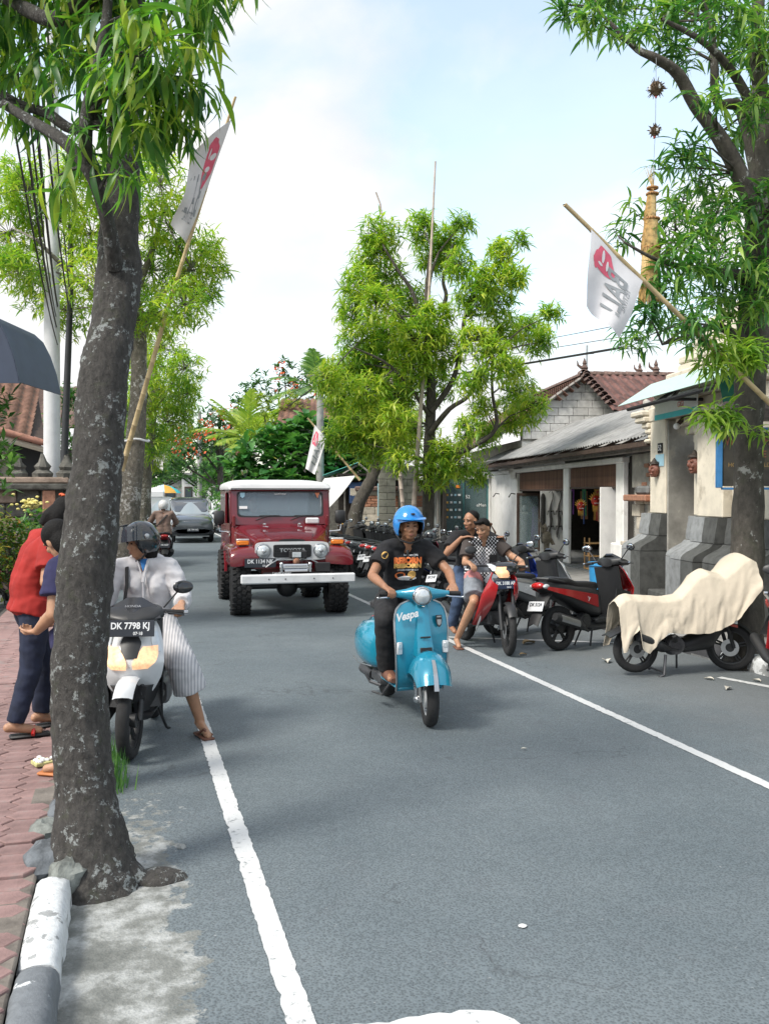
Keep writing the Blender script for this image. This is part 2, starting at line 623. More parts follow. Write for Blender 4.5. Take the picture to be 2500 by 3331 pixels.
stripe('parking_line', (3.96, 11.52), (6.15, 10.35), .09, 'white parking bay line under the red motorbikes')
stripe('parking_line', (3.96, 15.6), (6.15, 14.6), .09, 'white parking bay line behind the blue scooter')
stripe('parking_line', (5.72, 8.28), (6.15, 7.05), .09, 'short worn bay line by the right tree')
# thick worn bar across the bottom edge
_r = random.Random(3)
pt = []
for i in range(26):
    k = i / 25
    pt.append((.30 + k * .95, 3.23 - .10 * k + .015 * math.sin(k * 9) + _r.uniform(-.012, .012)))
pt = pt + [(1.30, 3.06), (1.32, 2.98), (1.28, 2.90)] + [(1.2 - i * .1, 2.88 + _r.uniform(-.01, .01)) for i in range(9)]
tag(MB().add([(x, y, .008) for x, y in pt], [tuple(range(len(pt)))]).build('road_bar', M_paint, smooth=0), 'broad worn white bar across the road at the bottom edge', 'road marking', kind='structure')

# left pavement: a bed and hexagonal pavers
M_pave = mat('pink_paver', (.26, .165, .155), .88, var=.22, vs=6, bump=.35, bs=90, objvar=.13, spots=(7, .56, .72, (.22, .20, .19)))
M_bed = mat('paver_bed', (.07, .065, .06), .95, var=.3)
pv = tag(MB().prism([(-1.78, 1.5), (-.40, 1.5), (-.40, 60), (-1.78, 60)], .26, Matrix.Translation((0, 0, -.16))).build('left_pavement', M_bed, smooth=0), kind='structure')
def hexpiece(w, h, t, g=.004, ch=.005):
    a, b_ = w / 2 - g, h / 2 - g
    def ring(k, z):
        aa, bb = a - k, b_ - k
        return [(aa, 0, z), (aa * .52, bb, z), (-aa * .52, bb, z), (-aa, 0, z), (-aa * .52, -bb, z), (aa * .52, -bb, z)]
    m = MB()
    r0, r1, r2 = ring(0, 0), ring(0, t - ch), ring(ch, t)
    m.loft([r0, r1, r2], caps=False)
    m.add(r2, [(0, 1, 2, 3, 4, 5)])
    return m.mesh('paver', M_pave, 30)
HW, HH = .235, .135
hexm = [hexpiece(HW, HH, .03 + .002 * i) for i in range(3)]
cand = []
cx = -1.60
ci = 0
while cx < -.46:
    y = 2.55 + (HH / 2 if ci % 2 else 0)
    while y < 24:
        cand.append((math.hypot(cx, y), cx, y))
        y += HH
    cx += HW * .77
    ci += 1
cand.sort()
far = MB()
k = 0
for d, x, y in cand:
    if y < 3.1:
        continue
    r2 = random.Random(int(x * 1000) * 7 + int(y * 1000))
    # slab joints every 0.54 m, and slabs heaved up by the tree root
    heave = .005 * math.sin(math.floor(y / .54) * 2.3) + (.018 if 4.5 < y < 5.05 and x > -.8 else 0)
    z = .092 + heave + r2.uniform(-.0015, .0015)
    if k < 300:
        o = link('paver', hexm[k % 3], pv, (x, y, z), (r2.uniform(-.006, .006), r2.uniform(-.006, .006), r2.choice((0, math.pi))))
        k += 1
    else:
        far.add([v.co for v in hexm[0].vertices], [tuple(p.vertices) for p in hexm[0].polygons], 0, Matrix.Translation((x, y, z)))
tag(far.build('pavers', M_pave, pv, smooth=30), kind='stuff')
tag(MB().prism([(-1.72, 24.2), (-.46, 24.2), (-.46, 60), (-1.72, 60)], .03, Matrix.Translation((0, 0, .103))).build('paver_strip', M_pave, pv, smooth=0), kind='stuff')

MB().box((-.465, 14, .06), (.13, 25, .12), None, .01).build('edge_strip', mat('sandy_mortar', (.17, .15, .13), .95, var=.35, vs=6, bump=.8, bs=30), pv)
# left kerb of rounded stones, painted in turn grey and white
def kerbpaint(name, a, b_, thr):
    m, t, bb = _mk(name)
    c = _coord(t)
    f = _noise(t, c, 7, 7, .65)
    k = _ramp(t, f, [(thr, (0, 0, 0)), (thr + .02, (1, 1, 1))])
    g = _noise(t, c, 30, 5, .7)
    base = _mix(t, k, a, b_)
    t.links.new(_mix(t, .5, base, _ramp(t, g, [(.3, (.55, .55, .55)), (.6, (1.1, 1.1, 1.1))]), 'MULTIPLY'), bb.inputs['Base Color'])
    bb.inputs['Roughness'].default_value = .85
    _bump(t, bb, _math(t, 'ADD', f, g), .6, .01)
    return m
M_kw = kerbpaint('kerb_white', (.30, .31, .31), (.62, .64, .65), .44)
M_kg = kerbpaint('kerb_grey', (.155, .17, .185), (.62, .64, .65), .64)
M_kb = kerbpaint('kerb_black', (.05, .05, .055), (.3, .3, .3), .62)
kb = tag(MB().prism([(-.41, 1.5), (-.26, 1.5), (-.26, 60), (-.41, 60)], .1, Matrix.Translation((0, 0, -.12))).build('left_kerb', M_concd, smooth=0), kind='structure')
def kerbstone(L, seed, h=.135, w=.150):
    m = MB()
    rings = []
    r2 = random.Random(seed)
    n = 10
    for i in range(n + 1):
        y = -L / 2 + .004 + (L - .008) * i / n
        e = .72 if i in (0, n) else (.94 if i in (1, n - 1) else 1)
        ring = []
        for px, pz in ((-.5, 0), (-.5, .55), (-.47, .78), (-.36, .93), (-.15, 1), (.1, 1), (.3, .95), (.44, .82), (.5, .6), (.53, 0)):
            j = r2.uniform(-.006, .006)
            ring.append((px * w + j, y, pz * h * (e if pz > .5 else 1) + j * .6))
        rings.append(ring)
    m.loft(rings)
    return m
ky = 2.0
for i, L in enumerate([.85, .85, .86]):
    kerbstone(L, i).build('kerb_stone', [M_kw, M_kg, M_kw][i], kb, 50, loc=(-.325, ky + L / 2, 0))
    ky += L
ky = 5.75
for i in range(30):
    kerbstone(.8, 10 + i).build('kerb_stone', M_kw if i % 2 else M_kb, kb, 50, loc=(-.325, ky + .4, 0))
    ky += .8
# broken lumps of concrete between kerb end and trunk
def rubble(name, loc, r, seed, m, parent=None):
    q = MB()
    q.ell((0, 0, 0), r, 16, 11)
    q.v = [tuple(Vector(p) * (1 + .30 * mnoise.noise(Vector(p) * (2.0 / max(r)) * 1.0 + Vector((seed, 0, 0))) + .16 * mnoise.noise(Vector(p) * 6 / max(r) + Vector((seed, 3, 0))))) for p in q.v]
    return q.build(name, m, parent, 30, loc=loc)
M_rub = mat('broken_concrete', (.20, .215, .20), .95, var=.35, vs=14, bump=.9, bs=45)
M_rubg = mat('painted_rubble', (.13, .145, .16), .9, var=.35, vs=12, bump=.8, bs=40)
for i, (x, y, z, r, m, lb) in enumerate([
        (-.36, 4.72, .10, (.11, .17, .10), M_rubg, 'grey painted broken kerb lump left of the near trunk'),
        (-.27, 4.56, .09, (.10, .10, .09), M_rub, 'pale broken concrete lump against the near trunk'),
        (-.40, 5.12, .10, (.09, .16, .07), M_rub, 'broken concrete piece behind the near trunk on the pavement edge'),
        (-.33, 5.45, .08, (.10, .2, .09), M_rubg, 'dark kerb fragment behind the near trunk')]):
    tag(rubble('rubble_lump', (x, y, z), r, i * 3.1, m), lb, 'rubble')
# small stones and litter by the tree
M_peb = mat('pebble', (.3, .31, .3), .9, var=.3)
for i, (x, y, s, lb) in enumerate([(.27, 5.02, .022, 'small pale stone on the road right of the near trunk'), (1.62, 3.72, .02, 'flat white blob stuck on the road near the bottom')]):
    o = rubble('pebble', (x, y, .006), (s, s, s * (.7 if i == 0 else .12)), 5 + i, M_peb if i == 0 else M_paint)
    tag(o, lb, 'stone')

# right pavement with its kerb, widening away from the camera
M_rpave = mat('grey_pavement', (.26, .255, .245), .9, var=.25, vs=2.2, bump=.3, bs=60)
tag(MB().prism([(6.40, -6), (9.5, -6), (9.5, 12), (16, 45), (22, 75), (6.40, 75)], .34, Matrix.Translation((0, 0, -.2))).build('right_pavement', M_rpave, smooth=0), kind='structure')
rk = tag(MB().prism([(6.22, -6), (6.42, -6), (6.42, 75), (6.22, 75)], .1, Matrix.Translation((0, 0, -.08))).build('right_kerb', M_concd, smooth=0), kind='structure')
km = kerbstone(1.0, 77, .17, .18).mesh('kerb_stone', M_kw, 50)
km2 = kerbstone(1.0, 78, .17, .18).mesh('kerb_stone', M_kb, 50)
for i in range(46):
    link('kerb_stone', km if i % 2 else km2, rk, (6.31, 3.5 + i, 0))

# leaves and paper scraps lying on the parking strip
M_lit = [mat('dry_leaf', (.42, .30, .16), .8), mat('pale_litter', (.6, .57, .5), .8)]
for i, (x, y, s, a, w, lb) in enumerate([
        (4.35, 10.0, .05, .3, 0, 'dry brown leaf on the road under the red motorbike wheel'),
        (5.05, 9.35, .09, 1.2, 1, 'pale flat leaf on the road in front of the red parked scooter'),
        (5.55, 8.2, .05, 2.0, 1, 'small pale scrap under the covered motorbike'),
        (5.45, 7.75, .06, .7, 1, 'pale litter scrap in front of the covered motorbike'),
        (4.75, 10.75, .11, .5, 0, 'curled dry leaf beside the parking line'),
        (5.95, 8.0, .05, 1.7, 1, 'small scrap beside the covered motorbike front wheel'),
        (2.75, 6.3, .02, 0, 1, 'tiny white fleck on the road in front of the blue scooter')]):
    q = MB().sheet(lambda u, v: ((u - .5) * 2 * s, (v - .5) * s * (1.1 - abs(u - .5) * 1.8), .012 + s * .22 * (abs(v - .5) * 2) ** 2 + s * .15 * math.sin(u * 4)), 6, 4, .002)
    tag(q.build('fallen_leaf' if w == 0 else 'litter_scrap', M_lit[w], None, 40, (x, y, 0), (0, 0, a)), lb, 'litter')
# ------------------------------------------------------------------ trees
CAMV = np.array([0, 0, 1.85])
def leaf_templates(L, W, S=4, K=5, fold=True, droops=(.15, .3, .45, .6, .85), prof=None):
    """leaves that start along +x and bend down"""
    out = []
    for k in range(K):
        d = np.array([1, 0, .35])
        p = np.zeros(3)
        st = [p.copy()]
        for s in range(S):
            d = d + np.array([0, 0, -droops[k]])
            d /= np.linalg.norm(d)
            p = p + d * L / S
            st.append(p.copy())
        pr = prof or {3: (.18, 1, .72, .03), 4: (.15, .8, 1, .62, .03), 2: (.25, 1, .05), 5: (.12, .7, 1, .85, .5, .03)}[S]
        vs, fs = [], []
        for i, c in enumerate(st):
            w = W / 2 * pr[i]
            if fold:
                vs += [c + (0, -w, w * .45), c, c + (0, w, w * .45)]
            else:
                vs += [c + (0, -w, 0), c + (0, w, 0)]
        n = 3 if fold else 2
        for i in range(S):
            for j in range(n - 1):
                fs.append((i * n + j, i * n + j + 1, (i + 1) * n + j + 1, (i + 1) * n + j))
        out.append((np.array(vs), np.array(fs)))
    return out
def rotzx(az, tilt, roll):
    ca, sa, ct, st, cr, sr = math.cos(az), math.sin(az), math.cos(tilt), math.sin(tilt), math.cos(roll), math.sin(roll)
    Rz = np.array([[ca, -sa, 0], [sa, ca, 0], [0, 0, 1]])
    Ry = np.array([[ct, 0, -st], [0, 1, 0], [st, 0, ct]])
    Rx = np.array([[1, 0, 0], [0, cr, -sr], [0, sr, cr]])
    return Rz @ Ry @ Rx
def scatter(blobs, per, nleaf, seed, shell=.5, flat=1.0, size=(.5, 1.25), tiltr=(-.5, .9), K=5):
    """leaf list: (position, azimuth, tilt, roll, scale, template) and the twig tips"""
    r = random.Random(seed)
    leaves, tips = [], []
    for bx, by, bz, br in blobs:
        n = max(2, int(per * (br ** 1.6)))
        for _ in range(n):
            while True:
                q = Vector((r.gauss(0, 1), r.gauss(0, 1), r.gauss(0, 1)))
                if q.length > .01:
                    break
            q.normalize()
            q *= br * (shell + (1.08 - shell) * r.random())
            q.z *= flat
            c = Vector((bx, by, bz)) + q
            tips.append((c, (bx, by, bz)))
            a0 = r.random() * 6.28
            for i in range(nleaf):
                az = a0 + 6.283 * i / nleaf + r.uniform(-1.1, 1.1)
                leaves.append((c + Vector((r.uniform(-.06, .06), r.uniform(-.06, .06), r.uniform(-.06, .06))), az, r.uniform(*tiltr), r.uniform(-.5, .5), r.uniform(*size), r.randrange(K)))
    return leaves, tips
def foliage_mesh(name, leaves, temps, material):
    nv = [len(t[0]) for t in temps]
    V_, F_ = [], []
    o = 0
    for p, az, ti, ro, s, k in leaves:
        v, f = temps[k]
        V_.append(v @ rotzx(az, ti, ro).T * s + np.array(p))
        F_.append(f + o)
        o += len(v)
    V_ = np.concatenate(V_)
    F_ = np.concatenate(F_)
    me = bpy.data.meshes.new(name)
    me.vertices.add(len(V_))
    me.vertices.foreach_set('co', V_.astype(np.float32).ravel())
    me.loops.add(F_.size)
    me.loops.foreach_set('vertex_index', F_.astype(np.int32).ravel())
    me.polygons.add(len(F_))
    me.polygons.foreach_set('loop_start', np.arange(0, F_.size, F_.shape[1], dtype=np.int32))
    me.materials.append(material)
    me.update(calc_edges=True)
    me.polygons.foreach_set('use_smooth', [True] * len(me.polygons))
    return me
def in_view(p):
    x, y, z = p[0], p[1], p[2] - 1.85
    d = x * .262 + y * .965
    if d < .3:
        return False
    return abs((x * .965 - y * .262) / d) < .42 and -.56 < z / d < .56
def crown(tree, leaves, temps, material, parts=0, name='crown'):
    """the leaves that show largest become parts, the rest one mass"""
    if parts:
        leaves = sorted(leaves, key=lambda l: (not in_view(l[0]), (Vector(l[0]) - Vector((0, 0, 1.85))).length))
        tm = []
        for v, f in temps:
            me = bpy.data.meshes.new('leaf')
            me.from_pydata([tuple(p) for p in v], [], [tuple(int(i) for i in q) for q in f])
            me.materials.append(material)
            me.polygons.foreach_set('use_smooth', [True] * len(me.polygons))
            tm.append(me)
        for p, az, ti, ro, s, k in leaves[:parts]:
            o = link('leaf', tm[k], tree, Vector(p) - tree.location)
            m = Matrix(rotzx(az, ti, ro).tolist())
            o.rotation_euler = m.to_euler()
            o.scale = (s, s, s)
        leaves = leaves[parts:]
    me = foliage_mesh(name, leaves, temps, material)
    me.transform(Matrix.Translation(-tree.location))
    o = link(name, me, tree)
    if parts:
        tag(o, kind='stuff')
    return o
def limb(mb, path, n=8, wob=0, seed=0, sub=4):
    pts = [Vector(p[:3]) for p in path]
    rs = [p[3] for p in path]
    # smooth subdivision
    P, Q = [], []
    for i in range(len(pts) - 1):
        p0, p1, p2, p3 = pts[max(i - 1, 0)], pts[i], pts[i + 1], pts[min(i + 2, len(pts) - 1)]
        for s in range(sub):
            t = s / sub
            P.append(.5 * ((2 * p1) + (p2 - p0) * t + (2 * p0 - 5 * p1 + 4 * p2 - p3) * t * t + (3 * p1 - p0 - 3 * p2 + p3) * t ** 3))
            Q.append(rs[i] + (rs[i + 1] - rs[i]) * t)
    P.append(pts[-1])
    Q.append(rs[-1])
    o = len(mb.v)
    mb.tube(P, Q, n)
    if wob:
        for k in range(o, len(mb.v)):
            v = Vector(mb.v[k])
            a = v * 5 + Vector((seed, 0, 0))
            ci = min(range(len(P)), key=lambda i: (P[i] - v).length_squared)
            d = (v - P[ci])
            w = wob * (mnoise.noise(a) + .6 * mnoise.noise(v * 14) + .35 * mnoise.noise(v * 30))
            if sub > 6:
                w += .085 * abs(mnoise.noise(Vector((v.x * 36, v.y * 36, v.z * 11)))) + .03 * mnoise.noise(v * 75) + .10 * max(0, mnoise.noise(v * 4.2) - .18)
            mb.v[k] = tuple(v + d.normalized() * Q[ci] * w if d.length > 1e-6 else v)
def twigs(mb, tips, r, every, seed, rad=.006):
    rr_ = random.Random(seed)
    for i, (c, b) in enumerate(tips):
        if rr_.random() > every:
            continue
        b = Vector(b)
        mid = (b + c) / 2 + Vector((rr_.uniform(-.1, .1), rr_.uniform(-.1, .1), rr_.uniform(-.02, .12))) * r
        mb.tube([b, mid, c], [rad * 1.6, rad * 1.2, rad * .5], 4, caps=False)
def connect(mb, blobs, paths, rad=.015, seed=1):
    """thin boughs from every leaf clump to the nearest limb"""
    pts = [(Vector(p[:3]), p[3]) for path in paths for p in path[1:]]
    r = random.Random(seed)
    for b in blobs:
        c = Vector(b[:3])
        near = min(pts, key=lambda q: (q[0] - c).length + max(0, q[0].z - c.z) * .8)
        mid = (near[0] + c) / 2 + Vector((r.uniform(-.1, .1), r.uniform(-.1, .1), r.uniform(0, .12))) * (near[0] - c).length
        mb.tube([near[0], mid, c], [min(rad * 1.7, near[1]), rad, rad * .5], 5, caps=False)

M_bark_near = barkmat('bark_near', (.058, .054, .050), (.29, .31, .305), .588, 20)
M_bark_pale = barkmat('bark_pale', (.15, .135, .11), (.46, .45, .42), .56, 9)
M_bark_mid = barkmat('bark_mid', (.07, .062, .052), (.30, .30, .28), .62, 5)
LIME = [(.18, (.05, .15, .03)), (.38, (.16, .32, .045)), (.56, (.32, .45, .06)), (.82, (.56, .57, .08))]
DEEP = [(.16, (.022, .08, .03)), (.40, (.045, .15, .045)), (.60, (.12, .27, .06)), (.82, (.34, .46, .10))]
NEARG = [(.16, (.022, .07, .026)), (.40, (.05, .145, .038)), (.62, (.14, .28, .045)), (.86, (.42, .46, .07))]
M_leaf_lime = leafmat('leaf_lime', LIME, .42, .9)
M_leaf_deep = leafmat('leaf_deep', DEEP, .40, 1.1)
M_leaf_near = leafmat('leaf_near', NEARG, .48, 2.2)
M_leaf_young = leafmat('leaf_young', [(.2, (.09, .22, .04)), (.5, (.22, .36, .06)), (.8, (.42, .50, .10))], .5, 2.0)

NL_TRUNK = [(-0.16, 4.67, -0.04, 0.24), (-0.17, 4.69, 0.1, 0.192), (-0.19, 4.74, 0.38, 0.137), (-0.22, 4.8, 0.74, 0.128), (-0.22, 4.83, 1.11, 0.124), (-0.19, 4.87, 1.48, 0.129), (-0.16, 4.91, 1.78, 0.125), (-0.13, 4.95, 2.09, 0.119), (-0.11, 4.99, 2.4, 0.116), (-0.06, 5.06, 2.72, 0.111), (-0.03, 5.11, 3, 0.111), (-0.03, 5.11, 3.16, 0.094), (-0.01, 5.17, 3.43, 0.086), (0, 5.22, 3.72, 0.075), (0.02, 5.27, 4.06, 0.069), (0.05, 5.33, 4.5, 0.061), (0.06, 5.38, 4.94, 0.047), (0.08, 5.44, 5.39, 0.032)]
NL_B1 = [(-0.05, 5.01, 2.99, 0.047), (-0.07, 4.89, 3.13, 0.036), (-0.12, 4.83, 3.31, 0.034), (-0.18, 4.8, 3.42, 0.032), (-0.29, 4.88, 3.56, 0.03), (-0.45, 5.14, 3.73, 0.026), (-0.63, 5.4, 3.91, 0.024), (-0.9, 5.68, 4.14, 0.02)]
NL_B2 = [(-0.18, 4.8, 3.42, 0.032), (-0.17, 4.75, 3.63, 0.032), (-0.12, 4.74, 3.85, 0.028), (-0.08, 4.73, 4.07, 0.025), (-0.06, 4.79, 4.39, 0.018)]
NL_B3 = [(-0.01, 5.22, 3.72, 0.032), (-0.11, 5.25, 3.8, 0.032), (-0.26, 5.34, 3.78, 0.028), (-0.4, 5.44, 3.89, 0.028), (-0.56, 5.58, 3.98, 0.024), (-0.78, 5.86, 4.2, 0.017)]
NL_B4 = [(-0.07, 4.79, 4.3, 0.037), (-0.3, 5, 4.2, 0.041), (-0.47, 5.15, 4.29, 0.036), (-0.72, 5.43, 4.54, 0.032)]
NL_C = [(0.14, 4.57, 3.96, 0.19), (0.23, 4.75, 3.75, 0.14), (-0.1, 4.95, 4.2, 0.21), (-0.39, 5.34, 4.36, 0.23), (-0.6, 5.71, 4.31, 0.17), (0.04, 4.59, 3.71, 0.16), (0.44, 4.49, 4.26, 0.16), (-0.07, 4.72, 3.56, 0.11), (0.26, 4.63, 3.82, 0.13), (-0.03, 4.5, 3.3, 0.06), (0.05, 4.38, 3.78, 0.16), (0.23, 4.85, 3.65, 0.11), (0.32, 4.84, 4.38, 0.17), (-0.23, 5.08, 4.03, 0.14), (-0.55, 5.48, 3.95, 0.12), (-0.33, 4.99, 3.41, 0.07), (-0.25, 5.18, 3.6, 0.08), (0.03, 4.92, 4.53, 0.3), (-0.46, 5.26, 4.71, 0.32), (-0.88, 5.58, 4.5, 0.3), (0.37, 4.83, 4.74, 0.3), (-0.15, 4.97, 4.9, 0.38)]  # topmost clumps lie out of view and are added for shade
SL_TRUNK = [(-0.04, 19.66, -0.34, 0.323), (-0.02, 19.66, 0.03, 0.283), (-0, 19.67, 0.95, 0.246), (0.09, 19.67, 1.87, 0.221), (0.18, 19.66, 2.79, 0.191), (0.25, 19.66, 3.72, 0.166), (0.26, 19.67, 4.33, 0.154), (0.26, 19.69, 5.07, 0.141), (0.14, 19.63, 5.85, 0.11), (-0.03, 19.59, 6.74, 0.079), (-0.09, 19.63, 7.65, 0.049)]
SL_B1 = [(0.27, 19.68, 4.82, 0.105), (0.44, 19.65, 5.32, 0.086), (0.79, 19.56, 5.93, 0.068), (1.26, 19.24, 6.31, 0.037)]
SL_B2 = [(0.23, 19.7, 5.19, 0.092), (-0.27, 19.43, 5.48, 0.072), (-0.93, 18.99, 5.95, 0.052), (-1.57, 18.76, 6.54, 0.028)]
SL_B3 = [(0.2, 19.72, 5.81, 0.074), (0.56, 19.64, 6.79, 0.055), (0.8, 19.6, 7.71, 0.031)]
SL_C = [(-1.81, 20.3, 7.89, 0.58), (-2.27, 20.81, 7.14, 0.56), (-1.37, 20.75, 7.44, 0.57), (-1.72, 21.31, 6.41, 0.62), (-1.13, 20.46, 5.57, 0.44), (-2.14, 21.4, 8.33, 0.39), (0.62, 17.66, 7.4, 0.47), (0.89, 19.03, 7.02, 0.51), (0.53, 20.7, 6.54, 0.65), (1.28, 19.52, 6.32, 0.49), (1.77, 20.23, 6.57, 0.32), (1.05, 17.78, 5.3, 0.42), (0.25, 19.18, 5.46, 0.42), (0.09, 18.54, 8.09, 0.35), (-0.32, 19.64, 7.94, 0.49), (-0.62, 19.8, 6.99, 0.55), (-0.46, 17.87, 5.73, 0.5), (-1.91, 18.94, 5.99, 0.4), (-0.14, 18.69, 7.08, 0.46), (1.52, 20.33, 6, 0.29), (0.81, 20.01, 5.4, 0.28), (-0.84, 18.5, 7.76, 0.34), (1.68, 19.91, 6.93, 0.25)]
TL_TRUNK = [(0.37, 27.84, -0.13, 0.306), (0.42, 27.85, 1.01, 0.262), (0.49, 27.86, 2.23, 0.227), (0.6, 27.85, 3.19, 0.192), (0.69, 27.84, 4.07, 0.166), (0.78, 27.84, 5.38, 0.114)]
TL_C = [(0.9, 26.18, 5.75, 0.58), (1.28, 27.55, 4.92, 0.65), (0.57, 26.2, 4.51, 0.57), (1.5, 25.58, 5.12, 0.45), (1.13, 28.36, 3.94, 0.67), (0.57, 26.44, 3.21, 0.46), (1.62, 26.2, 4.54, 0.33), (1.59, 28.58, 4.23, 0.45), (0.28, 28.63, 5.64, 0.63), (0.18, 26.81, 4.06, 0.5), (0.79, 28.71, 2.97, 0.41)]
CT_C = [(5.22, 19.53, 7.32, 0.35), (5.14, 19.92, 6.99, 0.36), (4.57, 18.78, 6.1, 0.3), (5.6, 20.5, 6.64, 0.37), (6.2, 19.68, 7.57, 0.29), (6.7, 20.28, 7.18, 0.41), (6.96, 20.02, 7.46, 0.3), (6.71, 18.48, 7.39, 0.17), (6.66, 18.64, 6.57, 0.28), (7.3, 17.94, 6.65, 0.25), (7.12, 17.93, 6.17, 0.33), (7.46, 17.62, 6.12, 0.23), (7.83, 18.17, 7.05, 0.14), (4.68, 19.82, 5.73, 0.32), (4.76, 18.17, 5.56, 0.3), (5.9, 19.69, 5.98, 0.36), (6.17, 18.69, 5.46, 0.34), (5.82, 18.7, 5, 0.44), (5.51, 20.16, 5.33, 0.4), (4.73, 19.46, 5, 0.37), (6.92, 18.44, 5.86, 0.34), (7.54, 18.71, 5.88, 0.32), (7.86, 19.22, 5.35, 0.36), (6.71, 17.78, 4.9, 0.3), (8.71, 19.72, 5.5, 0.34), (8.11, 17.31, 5.37, 0.18), (8.68, 19.11, 5.11, 0.25), (4.78, 20.42, 4.6, 0.37), (3.87, 18.43, 4.12, 0.26), (5.27, 20.13, 4.66, 0.42), (5.66, 18.88, 4.44, 0.43), (6.5, 19.24, 4.87, 0.37), (6.98, 17.56, 4.45, 0.34), (6.63, 17.75, 4.07, 0.26), (7.53, 17.88, 4.38, 0.24), (4.66, 20.73, 3.97, 0.33), (4.72, 18.67, 3.88, 0.35), (5.67, 19.92, 3.99, 0.38), (6.62, 20.14, 4.34, 0.39), (8.41, 19.68, 4.04, 0.35), (8.06, 18.16, 3.61, 0.28), (7.14, 18.43, 3.61, 0.24), (7.91, 18.68, 3.37, 0.25), (4.98, 20.15, 3.42, 0.42), (5.14, 18.31, 3.25, 0.35), (4.54, 20.19, 3.05, 0.31), (5.2, 20.14, 2.91, 0.38), (5.95, 20.11, 3.14, 0.33), (6.52, 17.73, 3.07, 0.23), (7.8, 19.84, 3.15, 0.26), (5.25, 18.22, 2.55, 0.25), (6.13, 18.65, 2.3, 0.33), (6.86, 19.18, 2.6, 0.34), (7.42, 19.85, 2.26, 0.26), (6.29, 18.61, 2.71, 0.24)]
CT_TRUNK = [(6.11, 19.12, -0.47, 0.192), (6.13, 19.13, 0.25, 0.145), (6.16, 19.15, 1.22, 0.129), (6.17, 19.17, 2.52, 0.121), (6.21, 19.18, 3.3, 0.113), (6.23, 19.18, 3.95, 0.097), (6.17, 19.11, 4.79, 0.072), (6.11, 19.15, 5.76, 0.056), (6.15, 19.15, 6.4, 0.044), (6.21, 19.15, 7.05, 0.024)]
CT_B1 = [(6.17, 19.12, 4.92, 0.06), (5.83, 19.13, 5.99, 0.044), (5.53, 19.11, 6.42, 0.036), (5.2, 19.11, 6.91, 0.02)]
CT_B2 = [(6.14, 19.14, 5.82, 0.044), (6.2, 19.14, 6.4, 0.036), (6.37, 19.1, 6.92, 0.02)]
CT_B3 = [(6.19, 19.08, 3.56, 0.072), (6.63, 18.98, 4.2, 0.056), (6.83, 18.94, 4.98, 0.044), (6.89, 18.93, 5.56, 0.036), (7.21, 18.87, 6.4, 0.028), (7.65, 18.75, 6.73, 0.02), (7.96, 18.68, 7.31, 0.012)]
CT_B4 = [(6.16, 19.08, 3.1, 0.072), (6.47, 18.7, 3.59, 0.055), (6.83, 18.4, 3.89, 0.039), (7.23, 18.2, 4.7, 0.024)]
CT_B5 = [(6.16, 19.07, 2.52, 0.06), (6.8, 18.49, 2.76, 0.051), (7.28, 18.16, 3.16, 0.046), (7.22, 18.19, 3.88, 0.031), (7.21, 18.2, 4.57, 0.019)]
CT_B6 = [(6.17, 19.11, 4.46, 0.052), (5.44, 18.81, 5.47, 0.039), (4.82, 18.67, 5.85, 0.019)]
CT_B7 = [(6.52, 19.25, 5.8, 0.048), (6.58, 19.23, 6.06, 0.045), (6.52, 19.26, 6.38, 0.037), (6.65, 19.23, 6.84, 0.02)]
CT_B8 = [(6.16, 19.09, 3.49, 0.048), (5.31, 18.82, 4.4, 0.035), (4.45, 18.75, 4.79, 0.015)]
RT_C = [(6.05, 9.48, 5.14, 0.22), (5.82, 8.83, 5.18, 0.2), (5.34, 8.51, 4.48, 0.23), (5.66, 8.44, 4.64, 0.24), (5.66, 8.17, 4.26, 0.24), (5.25, 8.09, 4.06, 0.23), (5.1, 8.26, 3.93, 0.17), (6.13, 8.99, 4.06, 0.26), (6.03, 9.59, 3.91, 0.24), (4.96, 8.32, 3.54, 0.16), (5.29, 8.01, 3.43, 0.2), (5.58, 9.69, 3.58, 0.15), (6.29, 8.66, 4.17, 0.18), (6.06, 8.48, 3.71, 0.21), (5.42, 8.37, 5.31, 0.13), (5.45, 9.03, 5.28, 0.08), (5.43, 9.46, 4.94, 0.09), (4.9, 8.9, 4.52, 0.1), (4.43, 9.01, 6.85, 0.16), (4.36, 8.34, 6.4, 0.15), (5.36, 9.69, 7.27, 0.2), (4.73, 8.2, 6.29, 0.13), (5.46, 8.87, 6.81, 0.22), (6.14, 9.34, 7.2, 0.23), (5.7, 8.12, 6.49, 0.23), (6.61, 9, 6.68, 0.23), (6.52, 9.43, 6.78, 0.18), (5.75, 9.04, 6.51, 0.14), (5.75, 9.34, 6.76, 0.12), (5.52, 8.11, 5.69, 0.12), (6.27, 8.52, 5.77, 0.18), (5.41, 8.22, 5.65, 0.07), (6.57, 9.2, 5.8, 0.18), (5.37, 8.49, 5.19, 0.12), (5.96, 8.62, 4.88, 0.17), (5.36, 9.84, 7.04, 0.08), (5.99, 9.41, 7.58, 0.44), (6.64, 9.47, 7.79, 0.45), (4.78, 8.99, 7.19, 0.3), (6.56, 8.52, 4.81, 0.42), (6.86, 8.91, 5.99, 0.43), (6.56, 8.54, 6.64, 0.41), (6.25, 8.22, 3.91, 0.24)]
RT_C2 = [(5.55, 8.06, 3.25, 0.13), (5.81, 8.09, 3.15, 0.12), (5.46, 8.08, 3.07, 0.1), (5.99, 8.14, 3.19, 0.11), (5.56, 8.25, 2.63, 0.1), (5.75, 8.2, 2.62, 0.09), (5.72, 8.2, 2.5, 0.07), (6.22, 8.38, 2.47, 0.06), (6, 8.25, 3.29, 0.11)]
